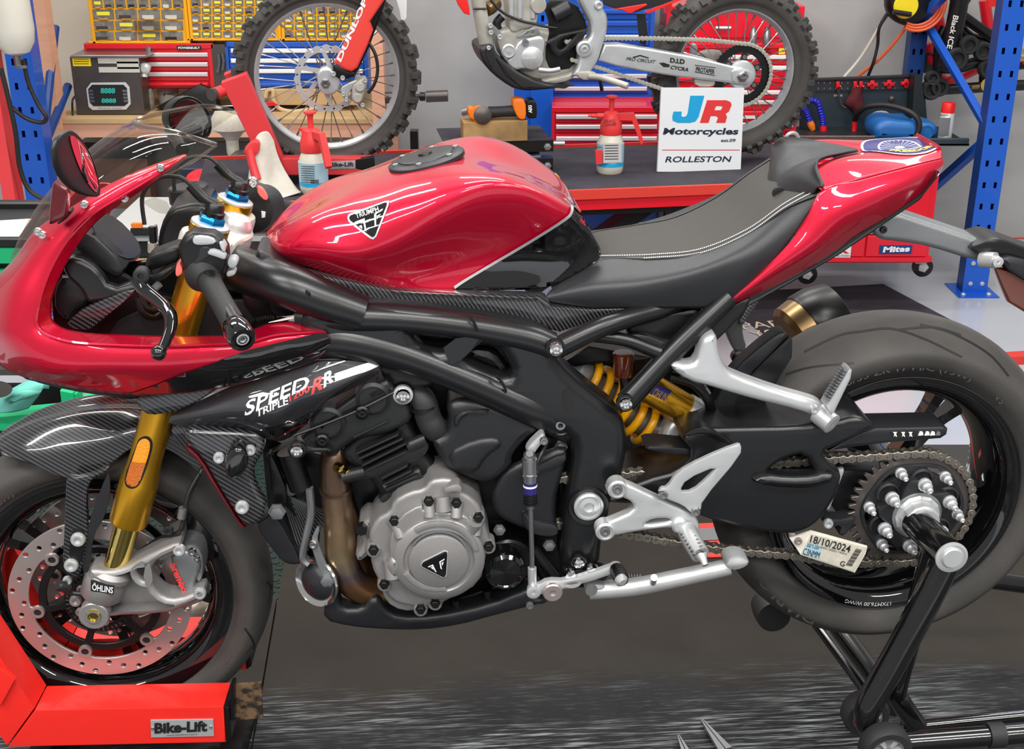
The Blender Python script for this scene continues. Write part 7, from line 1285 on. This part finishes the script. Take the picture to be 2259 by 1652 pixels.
B('tray_front', 1762, 306, 2138, 322, wp-.1, .02, 'washer', .003); a_ = p(1762, 322, wp-.1); b_ = p(2138, 322, wp-.1); part('tray_floor', MB().box((a_.x, wp-.1, a_.z), (b_.x, wp+.3, a_.z+.01)), 'washer2'); B('tray_lip', 1762, 300, 1930, 318, wp-.11, .012, 'steelgrey', .002); B('cabinet', 1766, 322, 2070, 420, wp, .28, 'washer', .003)
def peg(k, u, v, lab):
    m = MB().slab(pl([(u-4, v-10), (u+4, v-10), (u+5, v-4), (u+12, v-4), (u+12, v+4), (u+5, v+4), (u+4, v+10), (u-4, v+10), (u-5, v+4), (u-12, v+4), (u-12, v-4), (u-5, v-4)], wp+.285), wp+.285, wp+.297, .002).tube([p(u, v, wp+.285), p(u-6, v-1, wp+.24)], .005, 6); o = solo('peg_clip', m, 'boxred', lab, 'clip', W0)
peg(0, 1925, 187, 'red cross-shaped peg clip nearest the maroon cloth'); peg(1, 1962, 186, 'red cross-shaped peg clip, middle of the three'); peg(2, 2000, 184, 'red cross-shaped peg clip at the panel corner')
for k, (u, lab) in enumerate(((1849, 'small red hook holding a braided cord'), (1887, 'small red hook left of a twin above the maroon cloth'), (1900, 'small red hook right of a twin above the maroon cloth'))): solo('peg_hook', MB().slab(pl([(u-4, 179), (u+4, 179), (u+4, 196), (u-4, 196)], wp+.285), wp+.285, wp+.297, .002).tube([p(u, 194, wp+.285), p(u+5, 190, wp+.25)], .005, 6), 'boxred', lab, 'hook', W0)
solo('braided_cord', MB().tube([p(u, v, wp+.27) for u, v in ((1848, 197), (1852, 215), (1856, 232), (1866, 238))], .005, 8, 5), 'steelgrey', 'thin braided cord hanging from a red hook', 'cord', W0); B_ = thing('panel_mark', 'small white printed mark on the slate back panel', 'label', W0); X('EV-160', (1840, 213), (1858, 213), (1840, 208), wp+.2985, 'paper'); solo('round_button', MB().lathe(p(1967, 218, wp+.298), YN, [(.016, 0), (.014, .01), (0, .014)], 16), 'steelgrey', 'round grey knob on the slate back panel', 'knob', W0)
mc = thing('shop_cloth', 'maroon shop cloth hanging from the twin red hooks', 'cloth', W0); G('cloth', [[(1880, 190, wp+.28), (1890, 192, wp+.26), (1906, 190, wp+.28)], [(1876, 206, wp+.28), (1890, 208, wp+.25), (1902, 206, wp+.28)], [(1864, 228, wp+.28), (1886, 226, wp+.25), (1904, 222, wp+.28)], [(1880, 242, wp+.28), (1892, 244, wp+.26), (1905, 238, wp+.28)], [(1888, 256, wp+.28), (1890, 258, wp+.27), (1892, 256, wp+.28)]], 'maroon', 4, 4, False, .004)
def flex(lab, px, end):
    t = thing('flexible_nozzle', lab, 'nozzle', W0); q = crv([p(u, v, wp+.2) for u, v in px], 3)
    for c in q[::1]: part('hose_segment', MB().ball(c, .016, 8), 'bluehose')
    d = (q[-1]-q[-2]).normalized(); part('nozzle_tip', MB().lathe(q[-1], d, [(.014, 0), (.017, .02), (.017, .03), (.012, .05), (0, .05)], 12), end)
flex('blue segmented coolant hose with an orange tip beside the rear tyre', [(1774, 240), (1780, 250), (1786, 266)], 'orange'); flex('longer blue segmented coolant hose ending in a red tap', [(1786, 220), (1804, 226), (1810, 245), (1815, 262), (1816, 276)], 'boxred')
tv = thing('wash_brush_hose', 'black rubber hose arching over the blue jerrycan', 'hose', W0); T('hose', [(1886, 264, wp+.2), (1892, 250, wp+.15), (1912, 236, wp+.1), (1950, 232, wp+.05), (1990, 240, wp+0), (2018, 255, wp-.03), (2028, 275, wp-.04), (2022, 298, wp-.04), (2010, 310, wp-.04)], .014, 'hose', 10); T('tap', [(1886, 262, wp+.2), (1884, 290, wp+.2)], .012, 'boxred', 8, 1); T('tap_base', [(1883, 288, wp+.2), (1882, 296, wp+.2)], .014, 'brass' if 'brass' in mt else 'tin', 8, 1)
jc = thing('jerrycan', 'blue plastic jerrycan lying on its side in the parts washer', 'jerrycan', W0)
S('can_body', [(1932, 300), (1930, 285), (1942, 270), (1962, 264), (1990, 268), (2026, 268), (2030, 300), (2024, 312), (1935, 310)], wp-.04, wp+.16, 'bluecan', .03, 1, n=4); S('can_body', [(2026, 270), (2062, 272), (2070, 282), (2070, 304), (2028, 308)], wp, wp+.15, 'bluecan', .02, 1, n=4); L('can_disc', (2042, 292, wp-.001), [(.036, -.01), (.036, .003), (.032, .005), (.030, .002), (0, .002)], 'bluecan')
cb = solo('wire_brush', MB().ball(p(1942, 264, wp+.2), .055, 14, (1.1, .6, .8)), 'dirt', 'shaggy grey brush head behind the blue jerrycan', 'brush', W0)
cs2 = thing('spray_can', 'white aerosol can with a red cap at the end of the parts washer', 'spray can', W0); c = FR.Z(2083, 309, p(2083, 309, wp-.02).z); H = (p(2083, 226, c.y) - p(2083, 309, c.y)).z
part('can_body', MB().lathe(c, (0, 0, 1), [(.030, 0), (.031, .004), (.031, H*.73), (.027, H*.76), (0, H*.76)], 24), 'canw'); part('can_cap', MB().lathe(c, (0, 0, 1), [(.0315, H*.74), (.0315, H*.78), (.030, H*.98), (.028, H), (0, H)], 24), 'canred'); X('WÜRTH', (2073, 256), (2092, 256), (2073, 251), c.y-.0316, 'ink', None, .03); B('can_label', 2072, 260, 2095, 300, c.y-.0312, .001, 'alud')
# ---- right: blue racking with hanging stands, reel and leads
t, a0, a1 = rack_post('rack_upright', 'tall blue perforated racking upright in front at the right, bolted to the floor', 2172, 2226, 300, 3.62, ZF, 2.3, 'blue', dep=.09, side='blued')
f0 = V(((a0+a1)/2, 3.62+.03, ZF)); part('foot_plate', MB().box((a0-.04, 3.55, ZF), (a1+.04, 3.76, ZF+.006)), 'blue'); part('foot_sleeve', MB().box((a0-.003, 3.617, ZF+.006), (a1+.003, 3.62, ZF+.19)), 'blue')
for dx in (.03, .085):
    for dz in (.05, .15): part('bolt', MB().lathe(V((a0+dx, 3.616, ZF+dz)), YN, [(.011, 0), (.010, .005), (0, .007)], 12), 'alu')
for dx in (.0, .12): part('bolt', MB().lathe(V((a0-.01+dx, 3.58, ZF+.006)), (0, 0, 1), [(.012, 0), (.012, .006), (.008, .01), (0, .01)], 10), 'alu')
t2, b0, b1 = rack_post('rack_upright', 'darker blue rear racking upright above the parts washer', 2008, 2044, 100, 4.3, ZF, 1.45, 'blued', dep=.08)
def brace(lab, a, b, wd=.045): 
    o = solo('rack_brace', MB().beam(a, b, .03, wd, (0, 1, 0)), 'blue', lab, 'brace', W0)
brace('blue racking brace sloping down to the front upright', p(2040, 44, 4.28), p(2184, 292, 3.64)); brace('dark blue racking brace below the parts washer tray', p(2186, 300, 3.66), p(2040, 430, 4.2)); brace('blue racking brace rising to the right above the rear upright', p(2034, 40, 4.28), p(2110, -40, 3.9))
wq_ = 4.25
ps = thing('paddock_stand', 'black paddock stand with pale lettering hanging on the back wall', 'paddock stand', W0, 'stands hanging in the blue rack'); 
arm = T('stand_arm', [(2120, -20, wq_-.1), (2112, 30, wq_-.1), (2100, 90, wq_-.1), (2088, 150, wq_-.1)], .045, 'black', 12, 1, flat=.8); T('stand_arm', [(2100, -20, wq_-.08), (2118, 20, wq_-.08), (2140, -20, wq_-.06)], .03, 'black', 10, 1); X('Black ICE', (2103, 33), (2088, 106), (2115, 36), wq_-.155, 'paper', arm, .02)
T('stand_tube', [(2110, 26, wq_), (2150, 55, wq_), (2200, 88, wq_)], .026, 'black', 10, 1); T('stand_tube', [(2085, 60, wq_), (2072, 90, wq_), (2068, 160, wq_), (2062, 195, wq_)], .024, 'black', 10, 4); T('stand_tube', [(2070, 150, wq_-.1), (2120, 148, wq_-.1), (2165, 135, wq_-.1), (2195, 138, wq_-.1)], .028, 'black', 10, 4); T('stand_tube', [(2070, 198, wq_-.1), (2140, 194, wq_-.1), (2200, 190, wq_-.1), (2300, 186, wq_-.1)], .026, 'black', 10, 1); T('stand_tube', [(2110, 52, wq_+.05), (2140, 85, wq_+.05), (2200, 96, wq_+.05)], .03, 'black', 10, 3); T('stand_tube', [(2200, 145, wq_), (2300, 135, wq_)], .03, 'black', 10, 1); T('stand_tube', [(2172, 150, wq_-.1), (2170, 190, wq_-.1)], .024, 'black', 10, 1)
for u, v, r in ((2054, 197, .05), (2072, 192, .045), (2110, 130, .055), (2137, 99, .045), (2168, 113, .045), (2180, 150, .05), (2056, 172, .035)): L('stand_wheel', (u, v, wq_-.14), [(r*.3, .0), (r*.5, .004), (r*.6, .02), (r*.85, .022), (r, .012), (r, -.012), (r*.5, -.02)], 'rubber', seg=20)
L('stand_clamp', (2176, 186, wq_-.15), [(.03, -.01), (.034, 0), (.03, .01), (.02, .01), (.018, 0)], 'tin'); T('stand_screw', [(2142, 192, wq_-.15), (2160, 190, wq_-.15)], .012, 'bronze', 8, 1)
ps2 = thing('paddock_stand', 'red paddock stand hanging behind the black one', 'paddock stand', W0, 'stands hanging in the blue rack'); T('stand_tube', [(2064, 20, wq_+.12), (2072, 60, wq_+.12), (2078, 96, wq_+.12)], .03, 'boxred', 10, 1); T('stand_tube', [(2046, 96, wq_+.12), (2052, 130, wq_+.12), (2062, 140, wq_+.12)], .028, 'boxred', 10, 3); T('stand_tube', [(2072, 170, wq_+.1), (2090, 182, wq_+.05), (2120, 168, wq_+.05), (2155, 150, wq_+.05)], .028, 'boxred', 10, 3); T('stand_tube', [(2172, 0, wq_+.1), (2184, 90, wq_+.1)], .028, 'boxred', 10, 1); L('stand_wheel', (2042, 138, wq_+.1), [(.02, 0), (.05, .01), (.05, -.01)], 'rubber'); S('stand_flag', [(2178, -10), (2205, -10), (2200, 14), (2180, 16)], wq_-.1, wq_-.09, 'canred', .001)
rl = thing('cable_reel', 'black cable reel wound with orange lead at the top right', 'cable reel', W0); c_ = p(2010, 2, 4.2); part('reel_drum', MB().lathe(c_, YN, [(.03, -.06), (.115, -.055), (.115, .0), (.10, .02), (.05, .03), (0, .03)], 28), 'black'); part('reel_band', MB().lathe(c_ + V((-.03, 0, -.02)), YN, [(.06, .028), (.055, .036), (.03, .036)], 24), 'yel')
for k in range(3): part('orange_lead', MB().tube([c_ + V((.03 + (.10 + .012*k)*sin(a), -.02 - .01*k, -.01 + (.10 + .012*k)*cos(a))) for a in [1.0 + 2.6*j/16 for j in range(17)]], .007, 6), 'cordor')
T('reel_handle', [(1970, 26, 4.15), (2010, 32, 4.15)], .012, 'black', 8, 1)
solo('white_lead', MB().tube([p(*q) for q in ((1975, -10, 4.3), (1965, 22, 4.3), (1940, 60, 4.3), (1900, 125, 4.35), (1862, 170, 4.35))], .008, 8, 4), 'bag', 'white lead hanging from the reel in front of the wall', 'lead', W0); solo('orange_lead', MB().tube([p(*q) for q in ((2015, 28, 4.2), (2006, 48, 4.22), (1980, 85, 4.25), (1940, 130, 4.3), (1890, 170, 4.35))], .008, 8, 4), 'cordor', 'orange lead running down from the cable reel', 'lead', W0); solo('black_lead', MB().tube([p(*q) for q in ((1972, -5, 4.28), (1964, 18, 4.28), (1940, 60, 4.28), (1936, 100, 4.3), (1926, 140, 4.3), (1914, 170, 4.33))], .008, 8, 4), 'hose', 'black lead crossing the orange one in front of the wall', 'lead', W0)
so = thing('stand_fork', 'red and silver tubing at the right edge of the rack', 'stand', W0, None); T('tube', [(2240, 115, 4.2), (2300, 108, 4.2)], .012, 'tin', 8, 1); T('tube', [(2242, 132, 4.2), (2300, 126, 4.2)], .012, 'tin', 8, 1); T('tube', [(2240, 120, 4.22), (2262, 140, 4.22)], .012, 'boxred', 8, 1)
wm = solo('wall_stand_post', boxmb(905, 290, 922, 345, 3.6, .06), 'black', 'black perforated steel post behind the dirt bike front tyre', 'post', W0)
finish()
